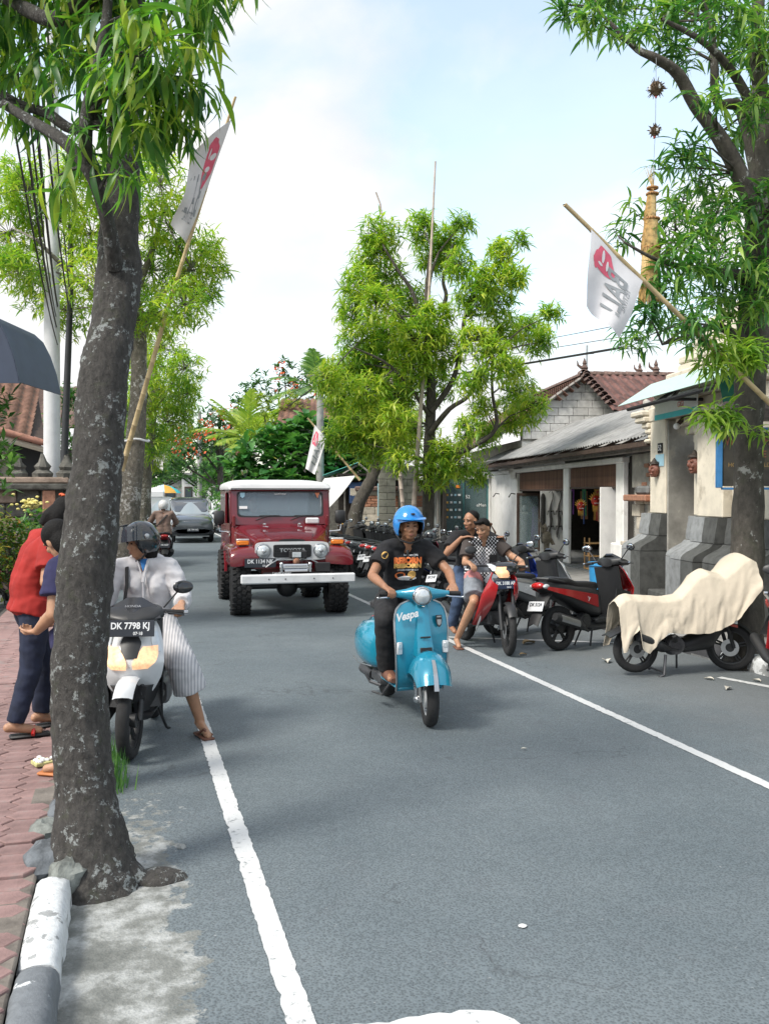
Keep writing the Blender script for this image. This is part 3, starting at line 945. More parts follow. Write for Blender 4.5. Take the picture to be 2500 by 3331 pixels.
RT_TRUNK = [(6.32, 8.71, -0.07, 0.245), (6.33, 8.71, 0.16, 0.199), (6.35, 8.72, 0.56, 0.183), (6.36, 8.73, 1.21, 0.17), (6.38, 8.74, 1.86, 0.155), (6.38, 8.75, 2.52, 0.15), (6.41, 8.75, 3.17, 0.163), (6.46, 8.75, 3.82, 0.172), (6.51, 8.81, 4.49, 0.148), (6.61, 8.84, 5.16, 0.116), (6.6, 8.86, 5.82, 0.096), (6.56, 8.89, 6.65, 0.076), (6.59, 8.9, 7.64, 0.056)]
RT_B1 = [(6.47, 8.77, 4.74, 0.101), (6.23, 8.74, 5.23, 0.091), (5.96, 8.72, 5.58, 0.08), (5.68, 8.7, 5.86, 0.07), (5.45, 8.66, 6.13, 0.06), (5.18, 8.63, 6.24, 0.047), (5, 8.68, 6.33, 0.034), (4.79, 8.75, 6.55, 0.022), (4.58, 8.81, 6.77, 0.012)]
RT_B2 = [(6.58, 8.85, 5.03, 0.076), (6.46, 9.01, 5.99, 0.067), (6.14, 8.99, 6.05, 0.05), (6.11, 9.01, 6.48, 0.043), (6.08, 9.03, 6.94, 0.033)]
RT_B3 = [(6.44, 8.75, 3.4, 0.065), (5.89, 8.59, 3.57, 0.044), (5.53, 8.48, 3.45, 0.028), (5.12, 8.38, 3.32, 0.012)]
RT_B4 = [(6.38, 8.75, 2.55, 0.056), (5.76, 8.4, 2.65, 0.025), (5.46, 8.38, 2.66, 0.012)]
RT_B5 = [(6.46, 8.76, 4.15, 0.065), (5.74, 8.54, 4.12, 0.044), (5.12, 8.4, 4.14, 0.021), (4.72, 8.41, 4.3, 0.011)]
RT_B6 = [(6.61, 8.85, 5.43, 0.066), (6.36, 8.83, 6.11, 0.052), (5.81, 8.67, 6.46, 0.035), (5.3, 8.72, 6.69, 0.019)]
LT_TRUNK = [(5.77, 24.83, 0.23, 0.241), (5.89, 24.81, 0.89, 0.192), (6.01, 24.79, 1.55, 0.173), (6.36, 24.81, 2.21, 0.155), (6.63, 24.86, 2.88, 0.143), (6.78, 24.93, 3.55, 0.125), (6.92, 25.12, 4.4, 0.095), (7.01, 25.12, 5.67, 0.057)]
LT_C = [(6.03, 25.4, 4.16, 0.59), (6.49, 24.84, 3.37, 0.62), (5.54, 25.51, 4.91, 0.5), (7.26, 26.05, 4.5, 0.7), (6.5, 26.23, 5.37, 0.61), (7.36, 25.44, 5.47, 0.77), (5.74, 25.63, 3.58, 0.42), (7.46, 24.89, 3.56, 0.67), (7.13, 24.63, 6.34, 0.66)]


def make_tree(name, label, trunkp, limbs, blobs, seed, bark, lm, temps, per, nleaf, parts=0, wob=.10, cat='tree', tw=.35, conn=.014, n=16, tiltr=(-.5, .9), group=None):
    base = Vector((trunkp[0][0], trunkp[0][1], 0))
    t = thing(name, label, cat, base, group=group)
    q = MB()
    limb(q, trunkp, n, wob, seed, 14 if n > 20 else 4)
    q.v = [tuple(Vector(p) - base) for p in q.v]
    q.build('trunk', bark, t, 60)
    for lp in limbs:
        q = MB()
        limb(q, lp, 8, wob * .6, seed)
        q.v = [tuple(Vector(p) - base) for p in q.v]
        q.build('branch', bark, t, 60)
    blobs = [(b[0], b[1], b[2], b[3] * (1.22 if not parts else 1.08)) for b in blobs]
    leaves, tips = scatter(blobs, per, nleaf, seed, tiltr=tiltr)
    q = MB()
    connect(q, blobs, [trunkp] + limbs, conn, seed)
    twigs(q, tips, .6, tw, seed, conn * .35)
    q.v = [tuple(Vector(p) - base) for p in q.v]
    tag(q.build('twigs', bark, t, 60), kind='stuff')
    crown(t, leaves, temps, lm, parts)
    return t
T_near = leaf_templates(.215, .028, 5)
T_mid = leaf_templates(.23, .036, 3, fold=False)
T_right = leaf_templates(.23, .032, 4)
make_tree('street_tree', 'dark lichen spotted trunk leaning at the left kerb in the foreground', NL_TRUNK, [NL_B1, NL_B2, NL_B3, NL_B4], NL_C, 11, M_bark_near, M_leaf_near, T_near, 215, 8, 300, .075, tw=.5, conn=.007, n=56, tiltr=(-1.3, .25))
make_tree('street_tree', 'pale barked tree with bamboo flagpole tied to it on the left pavement', SL_TRUNK, [SL_B1, SL_B2, SL_B3], SL_C, 12, M_bark_pale, M_leaf_lime, T_mid, 250, 9, 0, .14)
make_tree('street_tree', 'bright green tree behind the pale barked tree on the left', TL_TRUNK, [], TL_C, 13, M_bark_pale, M_leaf_lime, T_mid, 260, 9, 0, .12)
make_tree('street_tree', 'large lime green tree standing in the middle before the tiled house', CT_TRUNK, [CT_B1, CT_B2, CT_B3, CT_B4, CT_B5, CT_B6, CT_B7, CT_B8], CT_C, 14, M_bark_mid, M_leaf_lime, T_mid, 350, 10, 0, .12)
make_tree('street_tree', 'tall tree with ornament and flag at the right edge by the covered motorbike', RT_TRUNK, [RT_B1, RT_B2, RT_B3, RT_B4, RT_B5, RT_B6], RT_C, 15, M_bark_mid, M_leaf_deep, T_right, 185, 9, 300, .14, conn=.010)
make_tree('street_tree', 'dark leaning tree beside the souvenir stall', LT_TRUNK, [], LT_C, 16, M_bark_mid, M_leaf_lime, T_mid, 240, 9, 0, .16)
rt = bpy.data.objects['street_tree.004']
lv, tp = scatter(RT_C2, 300, 9, 18, size=(.8, 1.25))
crown(rt, lv, T_right, M_leaf_young, 0, 'young_leaves')
q = MB()
twigs(q, tp, .4, .6, 5, .004)
q.v = [tuple(Vector(p) - rt.location) for p in q.v]
tag(q.build('twigs', M_bark_mid, rt, 60), kind='stuff')
# root flare of the foreground tree
nl = bpy.data.objects['street_tree']
q = MB()
q.tube([(.02, 0, .22), (.12, -.02, .08), (.24, -.03, -.03)], [.09, .08, .06], 10)
q.ell((.29, -.02, -.02), (.12, .10, .07), 20, 14)
q.v = [tuple(Vector(p) * (1 + .16 * mnoise.noise(Vector(p) * 9) + .10 * mnoise.noise(Vector(p) * 26))) for p in q.v]
remesh(q, .009, 'root', M_bark_near, nl, 2)

# ---- distant planting
def bushy(name, label, base, blobs, seed, lm, leaf=(.3, .12), per=60, nleaf=6, parts=0, trunk=.1, cat='tree', group=None, tiltr=(-.4, .9), S=2, fold=False, droops=(.1, .2, .3, .4, .5), prof=None, bark=None):
    t = thing(name, label, cat, base, group=group)
    base = Vector(base)
    world = [(base.x + b[0], base.y + b[1], base.z + b[2], b[3]) for b in blobs]
    q = MB()
    top = max(b[2] for b in blobs)
    if trunk:
        limb(q, [(0, 0, -.05, trunk * 1.3), (.05, .03, top * .35, trunk), (0, 0, top * .8, trunk * .4)], 8, .1, seed)
        q.build('trunk', bark or M_bark_mid, t, 60)
        q = MB()
        for b in blobs:
            q.tube([(0, 0, min(b[2] * .6, top * .45)), (b[0] * .5, b[1] * .5, b[2] * .8), b[:3]], [trunk * .45, trunk * .3, trunk * .12], 5, caps=False)
        tag(q.build('boughs', bark or M_bark_mid, t, 60), kind='stuff')
    lv, tp = scatter(world, per, nleaf, seed, shell=.35, tiltr=tiltr)
    crown(t, lv, leaf_templates(leaf[0], leaf[1], S, fold=fold, droops=droops, prof=prof), lm, parts)
    return t
def rblobs(seed, n, w, d, z0, z1, r0, r1):
    r = random.Random(seed)
    return [(r.uniform(-w, w), r.uniform(-d, d), r.uniform(z0, z1), r.uniform(r0, r1)) for _ in range(n)]
M_ket = leafmat('leaf_broad', [(.2, (.022, .085, .028)), (.5, (.055, .19, .05)), (.8, (.16, .34, .09))], .25, 1.0, .35)
M_far1 = leafmat('leaf_far_green', [(.2, (.03, .09, .03)), (.5, (.075, .20, .055)), (.8, (.20, .36, .10))], .35, .5)
M_far2 = leafmat('leaf_far_dark', [(.2, (.015, .05, .02)), (.5, (.04, .12, .035)), (.8, (.10, .22, .06))], .3, .5)
M_far3 = leafmat('leaf_far_yellow', [(.2, (.10, .20, .03)), (.5, (.24, .33, .05)), (.8, (.44, .46, .08))], .4, .5)
M_orange = mat('flame_flower', (.75, .13, .04), .6, var=.25, vs=3)
bushy('broadleaf_tree', 'broad leaved dark green tree behind the red jeep', (5.95, 33.4, .14), [(-1.3, 0, 3.2, .8), (-.4, -.3, 2.7, .9), (.5, -.2, 3.0, .9), (1.3, 0, 2.7, .8), (-1.8, .1, 2.3, .6), (.1, 0, 3.8, .8), (1.0, 0, 3.7, .7), (-.9, -.4, 2.0, .6), (.6, -.4, 2.1, .6), (1.7, -.2, 2.1, .5), (-2.2, .2, 2.9, .5), (1.9, .3, 3.1, .7), (-.6, .3, 3.6, .7), (2.3, 0, 2.5, .6), (.2, -.3, 1.7, .6), (-1.5, -.2, 1.7, .5)], 31, M_ket, (.36, .20), 75, 5, 300, .12, S=3, fold=True, tiltr=(-.2, .8), droops=(.05, .1, .2, .3, .4), prof=(.3, .85, 1, .35))
bushy('flame_tree', 'flame tree with orange blossom left of the palms', (4.6, 49, .1), [(-1.4, 0, 4.6, .9), (-.4, 0, 5.6, .9), (.9, 0, 5.2, 1.0), (-2.2, 0, 3.4, .8), (.2, 0, 4.2, 1.0), (1.3, 0, 6.6, .7), (-1, 0, 3.2, .9)], 32, M_far2, (.34, .12), 45, 7, 0, .16)
bushy('flame_tree', 'taller flame tree with orange blossom behind the palms', (8.3, 50, .1), [(-1.5, 0, 7.2, 1.0), (-.2, 0, 8.3, .7), (.8, 0, 7.4, 1.1), (1.6, 0, 6.3, 1.0), (-.8, 0, 6.0, 1.2), (.3, 0, 5.3, 1.2), (2.4, 0, 7.4, .6)], 33, M_far2, (.34, .12), 45, 7, 0, .16)
for i, (tn, n) in enumerate((('flame_tree', 46), ('flame_tree.001', 26))):
    t = bpy.data.objects[tn]
    r_ = random.Random(40 + i)
    q = MB()
    for _ in range(n):
        a = r_.uniform(-2.6, .7) if i == 0 else r_.uniform(-1.6, 2.4)
        zz = (5.2 + .55 * a if i == 0 else 7.8) + r_.uniform(-.9, .9)
        for _k in range(7):
            c = Vector((a, -1.0, zz)) + Vector((r_.gauss(0, .13), r_.gauss(0, .13), r_.gauss(0, .08)))
            s = r_.uniform(.05, .11)
            d = Vector((r_.gauss(0, 1), r_.gauss(0, 1), r_.gauss(0, 1))).normalized()
            e_ = d.orthogonal().normalized()
            f_ = d.cross(e_)
            q.add([c + e_ * s, c + f_ * s * .6, c - e_ * s, c - f_ * s * .6], [(0, 1, 2, 3)])
    tag(q.build('blossom', M_orange, t, 0), kind='stuff')
bushy('yellow_green_tree', 'yellow green feathery tree above the red jeep', (5.6, 37.5, .1), [(0, 0, 4.7, .8), (.9, 0, 4.4, .8), (-.9, 0, 4.2, .6), (.3, 0, 3.8, .8), (1.5, 0, 3.9, .6), (-.4, 0, 5.2, .5), (.8, 0, 5.2, .6)], 34, M_far3, (.24, .06), 70, 9, 0, .12)
bushy('street_tree', 'green tree hanging over the far end of the street on the left', (.1, 46, .1), rblobs(51, 14, 1.4, 1.2, 2.6, 5.6, .6, .95), 35, M_far1, (.3, .11), 45, 7, 0, .16)
bushy('street_tree', 'far green tree arching over the oncoming cars', (4.9, 66, .1), rblobs(52, 18, 2.2, 1.5, 2.4, 6.0, .8, 1.3), 36, M_far1, (.38, .15), 32, 7, 0, .18)
bushy('street_tree', 'distant dark tree closing the street in the middle', (3.2, 92, .1), rblobs(53, 18, 3.4, 2, 2.6, 7.5, 1.1, 1.8), 37, M_far1, (.5, .2), 20, 7, 0, .22)
bushy('street_tree', 'distant tree at the far left end of the street', (-.9, 80, .1), rblobs(54, 18, 2.2, 2, 2.4, 7.5, 1.0, 1.6), 38, M_far2, (.45, .18), 22, 7, 0, .2)
bushy('street_tree', 'distant pale green tree before the yellow house', (5.9, 58, .1), rblobs(55, 14, 1.3, 1.5, 1.6, 4.2, .6, 1.0), 39, M_far1, (.3, .12), 45, 7, 0, .12)
bushy('street_tree', 'dark tree behind the broad leaved tree', (8.2, 38.5, .1), rblobs(56, 14, 1.8, 1.0, 2.6, 5.2, .7, 1.2), 40, M_far2, (.32, .13), 38, 7, 0, .14)
bushy('hedge', 'low green hedge below the distant trees', (4.9, 44, .1), rblobs(57, 12, .8, 2.5, .7, 2.4, .5, .8), 41, M_far1, (.22, .1), 60, 7, 0, .05, cat='hedge')

def frond(q, base, az, el, L, w, seed, n=26, droop=.09, mi=0):
    r = random.Random(seed)
    d = Vector((math.cos(az) * math.cos(el), math.sin(az) * math.cos(el), math.sin(el)))
    p = Vector(base)
    pts = [p.copy()]
    for i in range(12):
        d = (d + Vector((0, 0, -droop))).normalized()
        p = p + d * L / 12
        pts.append(p.copy())
    q.tube(pts, [.022 * (1 - i / 13) + .004 for i in range(13)], 4, 0, False)
    for i in range(n):
        t = .12 + .86 * i / n
        k = t * 12
        a = pts[int(k)].lerp(pts[min(int(k) + 1, 12)], k - int(k))
        dd = (pts[min(int(k) + 1, 12)] - pts[int(k)]).normalized()
        side = dd.cross(Vector((0, 0, 1)))
        side.normalize()
        for sg in (-1, 1):
            ll = w * math.sin(math.pi * min(.98, t * .85 + .12)) * r.uniform(.85, 1.1)
            tip = a + (side * sg * .8 + dd * .75 + Vector((0, 0, -.25 + r.uniform(-.1, .1)))).normalized() * ll
            m_ = a.lerp(tip, .5) + Vector((0, 0, .04))
            wv = dd * .03 * (w / .5)
            q.add([a - wv, a + wv, m_ + wv, m_ - wv, tip], [(0, 1, 2, 3), (3, 2, 4)], mi)
def palm(label, base, h, nf, L, w, seed, lm, el=(0.1, 1.3), name='palm_tree'):
    t = thing(name, label, 'palm', base)
    q = MB()
    limb(q, [(0, 0, -.1, .16), (.1, 0, h * .5, .12), (0, 0, h, .10)], 10, .05, seed)
    q.build('trunk', M_bark_pale, t, 60)
    r = random.Random(seed)
    for i in range(nf):
        q = MB()
        frond(q, (0, 0, h), 6.283 * i / nf + r.uniform(-.3, .3), r.uniform(*el), L * r.uniform(.8, 1.1), w, seed * 50 + i)
        q.build('frond', lm, t, 0)
M_palm_y = leafmat('palm_yellow', [(.2, (.14, .26, .04)), (.5, (.28, .40, .06)), (.8, (.46, .50, .10))], .4, .8)
M_palm_g = leafmat('palm_green', [(.2, (.05, .13, .04)), (.5, (.13, .24, .09)), (.8, (.30, .40, .18))], .4, .8)
palm('bright yellow green palm above the red jeep', (5.0, 40.5, .1), 3.9, 16, 2.5, .75, 61, M_palm_y, (.3, 1.45))
palm('tall grey green coconut palm behind the lime green tree', (8.4, 42.5, .1), 6.3, 13, 2.6, .8, 62, M_palm_g, (.0, 1.3))
# ------------------------------------------------------------------ buildings on the right
P0 = (8.85, 16.67, 0)
FZ = R(90 - 10.6)                       # local x runs along the facades away from the camera, y towards the street
M_white = mat('white_render', (.76, .755, .74), .85, var=.10, vs=3, bump=.25, bs=30, spots=(2.2, .60, .75, (.40, .39, .36)))
M_whited = mat('white_wash', (.62, .62, .60), .9, var=.14, vs=2.5, bump=.4, bs=25, spots=(4, .57, .68, (.30, .30, .29)))
M_cream = mat('cream_render', (.68, .62, .51), .85, var=.12, vs=3, bump=.25, bs=30, spots=(2.5, .58, .72, (.42, .37, .29)))
M_greyr = mat('grey_render', (.33, .32, .29), .9, var=.22, vs=3, bump=.35, bs=22, spots=(3, .56, .62, (.46, .43, .37)))
M_stone_l = mat('grey_stone', (.24, .25, .255), .9, var=.2, vs=9, bump=.7, bs=120, objvar=.08)
M_stone_d = mat('dark_stone', (.085, .088, .085), .9, var=.25, vs=8, bump=.7, bs=110, objvar=.08)
M_brick = mat('red_brick', (.40, .20, .13), .9, var=.25, vs=12, bump=.5, bs=60, objvar=.22)
M_brickp = mat('pale_brick', (.50, .45, .38), .9, var=.2, vs=10, bump=.5, bs=60, objvar=.16)
M_bricko = mat('orange_brick', (.58, .31, .12), .9, var=.2, vs=10, bump=.5, bs=60, objvar=.15)
M_block = mat('cement_block', (.60, .60, .59), .92, var=.14, vs=6, bump=.5, bs=40, objvar=.07)
M_mortar = mat('mortar', (.33, .32, .30), .95, var=.2, vs=12)
M_tile = mat('roof_tile', (.165, .075, .062), .85, var=.3, vs=7, bump=.4, bs=40, objvar=.34, spots=(4, .46, .60, (.085, .055, .048)))
M_tiled = mat('old_roof_tile', (.20, .105, .075), .9, var=.3, vs=7, bump=.4, bs=40, objvar=.3, spots=(6, .50, .66, (.085, .07, .06)))
M_ridge = mat('ridge_tile', (.15, .10, .085), .92, var=.35, vs=12, bump=.7, bs=30, objvar=.2)
M_fibre = mat('fibre_cement', (.27, .27, .265), .9, var=.22, vs=3, bump=.3, bs=40, spots=(5, .55, .75, (.17, .165, .155)))
M_woodd = mat('dark_wood', (.07, .045, .035), .7, var=.3, vs=10, bump=.4, bs=40)
M_woodg = mat('grey_wood', (.25, .235, .215), .85, var=.25, vs=8, bump=.4, bs=40)
M_bamb = mat('brown_bamboo', (.13, .065, .04), .6, var=.3, vs=6, objvar=.3)
M_black = mat('black', (.012, .012, .014), .6, var=0)
M_int = mat('room_shade', (.022, .018, .015), .9, var=.3)  # nearly black walls and ceilings: the indoor shade is put into the colour
M_blue = mat('blue_paint', (.05, .22, .50), .6, var=.1)
M_sky = mat('pale_blue', (.42, .68, .80), .7, var=.05)
M_turq = mat('turquoise', (.06, .50, .56), .5, var=.05)
M_wsign = mat('sign_white', (.80, .80, .80), .5, var=.03)
M_paper = mat('paper', (.62, .60, .56), .8, var=.12, vs=14)
def fthing(name, label, cat, group=None):
    return thing(name, label, cat, P0, FZ, group)
def fbox(q, u0, u1, d0, d1, z0, z1, ch=.01, mi=0):
    return q.box(((u0 + u1) / 2, (d0 + d1) / 2, (z0 + z1) / 2), (abs(u1 - u0), abs(d1 - d0), abs(z1 - z0)), None, ch, mi)
def part(t, name, m, *boxes, ch=.01, smooth=30):
    q = MB()
    for b in boxes:
        fbox(q, *b, ch=ch)
    return q.build(name, m, t, smooth)

# ---- souvenir shop with open folding doors
sh = fthing('souvenir_shop', 'white souvenir shop with bamboo valance under grey corrugated awning', 'shop')
part(sh, 'floor', M_concd, (-.4, 13.6, -4.2, -.42, .10, .17))
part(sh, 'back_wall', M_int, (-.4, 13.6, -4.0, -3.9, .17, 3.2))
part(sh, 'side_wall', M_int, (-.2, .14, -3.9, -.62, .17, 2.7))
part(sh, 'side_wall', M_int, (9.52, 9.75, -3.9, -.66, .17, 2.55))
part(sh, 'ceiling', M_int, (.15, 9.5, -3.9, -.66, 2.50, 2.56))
part(sh, 'pillar', M_white, (.14, .59, -.62, -.5, .17, 2.46), ch=.02)
part(sh, 'pillar_foot', M_white, (-.05, .62, -.66, -.40, .14, .86), ch=.03)
part(sh, 'post', M_white, (4.14, 4.60, -.6, -.52, .17, 2.44), ch=.015)
part(sh, 'lintel', M_white, (.14, 13.6, -.64, -.47, 2.44, 2.56), ch=.02)
part(sh, 'wall', M_white, (9.62, 13.6, -.66, -.5, .14, 2.43))
part(sh, 'beam', M_woodg, (-2.4, 13.2, -.44, -.32, 2.60, 2.74))
part(sh, 'fascia', M_concd, (-2.3, 4.6, -.68, -.56, 2.57, 2.84))
part(sh, 'door_head', M_woodd, (.60, 4.13, -.6, -.55, 1.94, 1.99), (4.61, 9.5, -.6, -.55, 1.90, 1.95))
bm_ = MB().cyl((0, 0, -.235), (0, 0, .235), .017, .015, 8).mesh('slat', M_bamb, 50)
u = .64
while u < 9.5:
    if not 4.08 < u < 4.66:
        zt = 2.435 - (.0 if u < 4 else .02)
        o = link('slat', bm_, sh, (u, -.57, (zt + 1.98) / 2 - .01), (0, rnd.uniform(-.02, .02), 0))
    u += .056
# corrugated awning
def awn(u_, v):
    uu = -2.55 + u_ * 15.2
    hip = max(0, (uu - 9.9)) * .0
    d = .02 - v * 2.25
    z = 2.80 + .05 * u_ - .03 * math.sin(u_ * 3.14) + v * 1.10
    uu2 = uu - v * u_ * 2.6
    return (uu2, d, z + .016 * math.sin(uu * 2 * math.pi / .17))
q = MB().sheet(awn, 540, 8, .008)
q.build('awning', M_fibre, sh, 60)
part(sh, 'awning_edge', M_woodd, (-2.5, 12.4, -.10, -.02, 2.64, 2.73), ch=.008)
q = MB()
for i in range(14):
    uu = -2.2 + i * 1.08
    q.tube([(uu, -.03, 2.715), (uu - i / 14 * 1.2, -1.2, 3.26)], .03, 5)
tag(q.build('rafters', M_woodd, sh, 40), kind='stuff')
# three door leaves standing open
dl = MB().box((0, -.36, 1.02), (.04, .72, 1.76), None, .006).build('door', M_white, sh, 30, (5.55, -.2, 0))
MB().box((-.03, -.36, .20), (.02, .72, .1), None, .004).build('kick_board', M_woodd, dl, 30)
gl = MB().box((0, -.035, .98), (.05, .07, 1.74), None, .005).box((0, -.66, .98), (.05, .06, 1.74), None, .005).box((0, -.35, 1.81), (.05, .56, .08), None, .005).box((0, -.35, .20), (.05, .56, .14), None, .005).build('door', M_woodd, sh, 30, (9.0, -.36, 0))
MB().box((0, -.35, 1.02), (.008, .58, 1.5)).build('pane', glassmat('shop_glass', (.22, .30, .32), .05, .45), gl, 0)
MB().cyl((-.06, -.655, .95), (-.06, -.655, 1.1), .012).build('handle', mat('steel', (.55, .56, .58), .25, 1, var=0), gl)
dr = MB().box((0, -.17, 1.08), (.045, .34, 1.78), None, .006).build('door', M_white, sh, 30, (1.0, -.31, 0))
part(sh, 'poster', M_paper, (10.0, 10.62, -.48, -.47, 2.42, 2.60), (9.62, 10.3, -.46, -.45, 2.28, 2.47), ch=.002)
# things hung on the white door
M_carv = mat('black_carving', (.045, .042, .04), .5, var=.4, vs=20, bump=.8, bs=50)
M_carv2 = mat('dark_carving', (.06, .045, .035), .55, var=.4, vs=20, bump=.8, bs=50)
def wpt(u_, d, z):
    a = FZ
    return Vector((P0[0] + u_ * math.cos(a) - d * math.sin(a), P0[1] + u_ * math.sin(a) + d * math.cos(a), z))
def hung(name, label, cat, q, m, u_, d, z, parts=None):
    return tag(q.build(name, m, None, 50, wpt(u_, d, z), (0, 0, FZ)), label, cat)
for dd, z0, lab in ((-.255, 1.22, 'long carved wooden club hung left of the lizards'), (-.86, 1.14, 'darker carved wooden club hung right of the lizards')):
    q = MB()
    q.loft([[(x * .02 * s, y * .065 * s, z) for x, y in sup(0, 0, 1, 1, 2, 12)] for z, s in ((-.64, .2), (-.6, .7), (-.4, .95), (0, 1), (.3, .9), (.5, 1), (.58, .8), (.62, .2))])
    q.v = [(v[0] + .006 * mnoise.noise(Vector(v) * 25), v[1], v[2]) for v in q.v]
    hung('carved_club', lab, 'carving', q, M_carv2 if 'darker' in lab else M_carv, 5.51, dd, z0)
for dd, lab in ((-.45, 'carved black lizard with curled tail nearer the street on the white door'), (-.66, 'carved black lizard with curled tail farther from the street on the white door')):
    q = MB()
    pth = [(0, .05, .66), (0, -.02, .72), (0, -.06, .62), (0, -.05, .5), (0, 0, .36), (0, .02, .2), (0, -.01, .0), (0, .0, -.15), (0, .03, -.28), (0, .045, -.36), (0, .05, -.47)]
    q.tube(pth, [.008, .011, .014, .017, .022, .042, .055, .045, .03, .04, .012], 9, flat=.6)
    for zz, s in ((.18, 1), (.18, -1), (-.2, 1), (-.2, -1)):
        q.tube([(0, 0, zz), (-.01, .07 * s, zz + .02), (-.01, .085 * s, zz - .08)], [.018, .014, .01], 6)
    hung('carved_lizard', lab, 'carving', q, M_carv, 5.50, dd, 1.20)
M_maskr = mat('mask_red', (.55, .05, .03), .4, var=.2, vs=18)
M_gold = mat('mask_gold', (.65, .36, .06), .4, var=.2, vs=18)
def barong(label, u_, d, z, s):
    t = thing('barong_mask', label, 'mask', wpt(u_, d, z), FZ, scale=s)
    q = MB()
    q.ell((0, 0, 0), (.07, .13, .15), 14, 10).ell((-.05, 0, -.01), (.06, .04, .05)).ell((-.045, 0, -.07), (.05, .09, .04))
    q.ell((-.05, .06, .045), (.04, .04, .03)).ell((-.05, -.06, .045), (.04, .04, .03))
    q.build('face', M_maskr, t)
    q = MB()
    for i in range(9):
        a = math.pi * (.05 + .9 * i / 8)
        q.tube([(0, math.cos(a) * .11, math.sin(a) * .12), (-.01, math.cos(a) * .2, math.sin(a) * .2 + .03)], [.03, .008], 6)
    q.build('crown', M_gold, t)
    q = MB()
    for i in range(7):
        q.box((-.085, -.06 + i * .02, -.07), (.02, .014, .03), None, .003)
    for s_ in (-1, 1):
        q.ell((-.085, s_ * .06, .05), (.014, .018, .016))
    q.build('teeth', M_wsign, t)
    q = MB()
    for i in range(9):
        q.tube([(0, -.08 + i * .02, -.12), (-.02, -.085 + i * .021, -.3)], [.012, .004], 4)
    q.build('beard', M_gold, t)
barong('red mask with white teeth hung lower in the shop doorway', 3.2, -.55, 1.55, .72)
barong('red mask with gold crown hung higher in the shop doorway', 3.0, -.84, 1.68, .85)
# dress, stool rack and stock inside
q = MB()
q.loft([[(x * .06 * w, y * .11 * w, z) for x, y in sup(0, 0, 1, 1, 2.2, 16)] for z, w in ((-.62, 1.35), (-.2, 1.05), (.15, .8), (.38, .95), (.46, .55))])
q.v = [(v[0] + .012 * math.sin(v[1] * 70), v[1], v[2]) for v in q.v]
hung('purple_dress', 'purple dress hanging behind the glass door of the shop', 'dress', q, mat('purple_cloth', (.20, .06, .36), .8, var=.25, vs=10), 9.3, -.98, 1.0)
q = MB()
q.ell((0, 0, .40), (.08, .07, .10)).loft([[(x * .10 * w, y * .14 * w, z) for x, y in sup(0, 0, 1, 1, 2.2, 14)] for z, w in ((-.75, .9), (-.3, .75), (.05, .85), (.25, 1), (.31, .35))])
hung('mannequin', 'pale clothed mannequin behind the glass shop door', 'mannequin', q, mat('pale_cloth', (.42, .46, .46), .8, var=.2), 9.5, -.70, 1.0)
M_rattan = mat('rattan', (.45, .27, .11), .6, var=.25, vs=12)
t = thing('display_rack', 'small wooden rack of carvings in the shop doorway', 'rack', wpt(2.4, -.75, .17), FZ)
for z in (.02, .30, .58):
    MB().box((0, 0, z), (.4, .62, .02), None, .003).build('shelf', M_rattan, t)
for sx in (-.18, .18):
    for sy in (-.29, .29):
        MB().box((sx, sy, .36), (.025, .025, .68), None, .003).build('leg', M_rattan, t)
r_ = random.Random(8)
M_cw = [mat('brown_carving', (.22, .10, .05), .5, var=.3), mat('amber_carving', (.50, .25, .09), .5, var=.3), M_carv, mat('red_box', (.40, .05, .04), .5), mat('teal_box', (.05, .22, .16), .5)]
for i in range(15):
    q = MB()
    h = r_.uniform(.14, .26)
    q.loft([[(x * w * .035, y * w * .035, z * h) for x, y in sup(0, 0, 1, 1, 2, 9)] for z, w in ((0, 1.1), (.15, .7), (.4, 1), (.62, .5), (.7, .75), (.9, .6), (1, .2))])
    lvl = (.19, .47, .75)[i % 3]
    tag(q.build('carved_figure', M_cw[i % 5], None, 50, wpt(2.4 + r_.uniform(-.15, .15), -.75 + r_.uniform(-.27, .27), lvl + .012), (0, 0, r_.random() * 6)), ['brown', 'amber', 'black', 'red', 'teal'][i % 5] + ' carved figure on the ' + ['lowest', 'middle', 'top'][i % 3] + ' shelf of the shop rack', 'figurine', 'carved figures on the shop rack')
for i in range(6):
    q = MB()
    L = (.9, .5)[i // 3]
    q.tube([(0, 0, 0), (0, .02, -L * .5), (0, 0, -L)], [.03, .045, .02], 8)
    tag(q.build('hanging_carving', M_cw[i % 3], None, 50, wpt(2.2 + r_.uniform(0, 1.6), -.7 - r_.random() * 1.2, 1.9 - r_.random() * .3), (0, r_.uniform(-.1, .1), 0)), ['long ', 'short '][i // 3] + ['brown', 'amber', 'black'][i % 3] + ' carving hanging in the shop doorway', 'carving', 'carvings hanging in the shop doorway')
for i in range(10):
    c_ = ['striped', 'red', 'amber', 'blue', 'green', 'brown', 'white', 'black', 'purple', 'orange'][i]
    q = MB().sheet(lambda u, v: ((u - .5) * .34, .02 * math.sin(u * 12 + i) * v, -v * (.7 + .05 * (i % 4))), 10, 6, .01)
    tag(q.build('hanging_sarong', mat('sarong_' + c_, [(.4, .36, .3), (.4, .05, .04), (.5, .26, .06), (.05, .1, .3), (.05, .2, .1), (.2, .1, .05), (.6, .6, .58), (.02, .02, .02), (.2, .06, .3), (.55, .2, .05)][i], .9, var=.3, vs=18), None, 60, wpt(4.9 + i * .42, -1.5 - .12 * (i % 3), 1.95 - .05 * (i % 2)), (0, 0, FZ + .3 * (i % 3 - 1))), c_ + ' cloth hanging deep inside the shop', 'cloth', 'cloths hanging inside the shop')
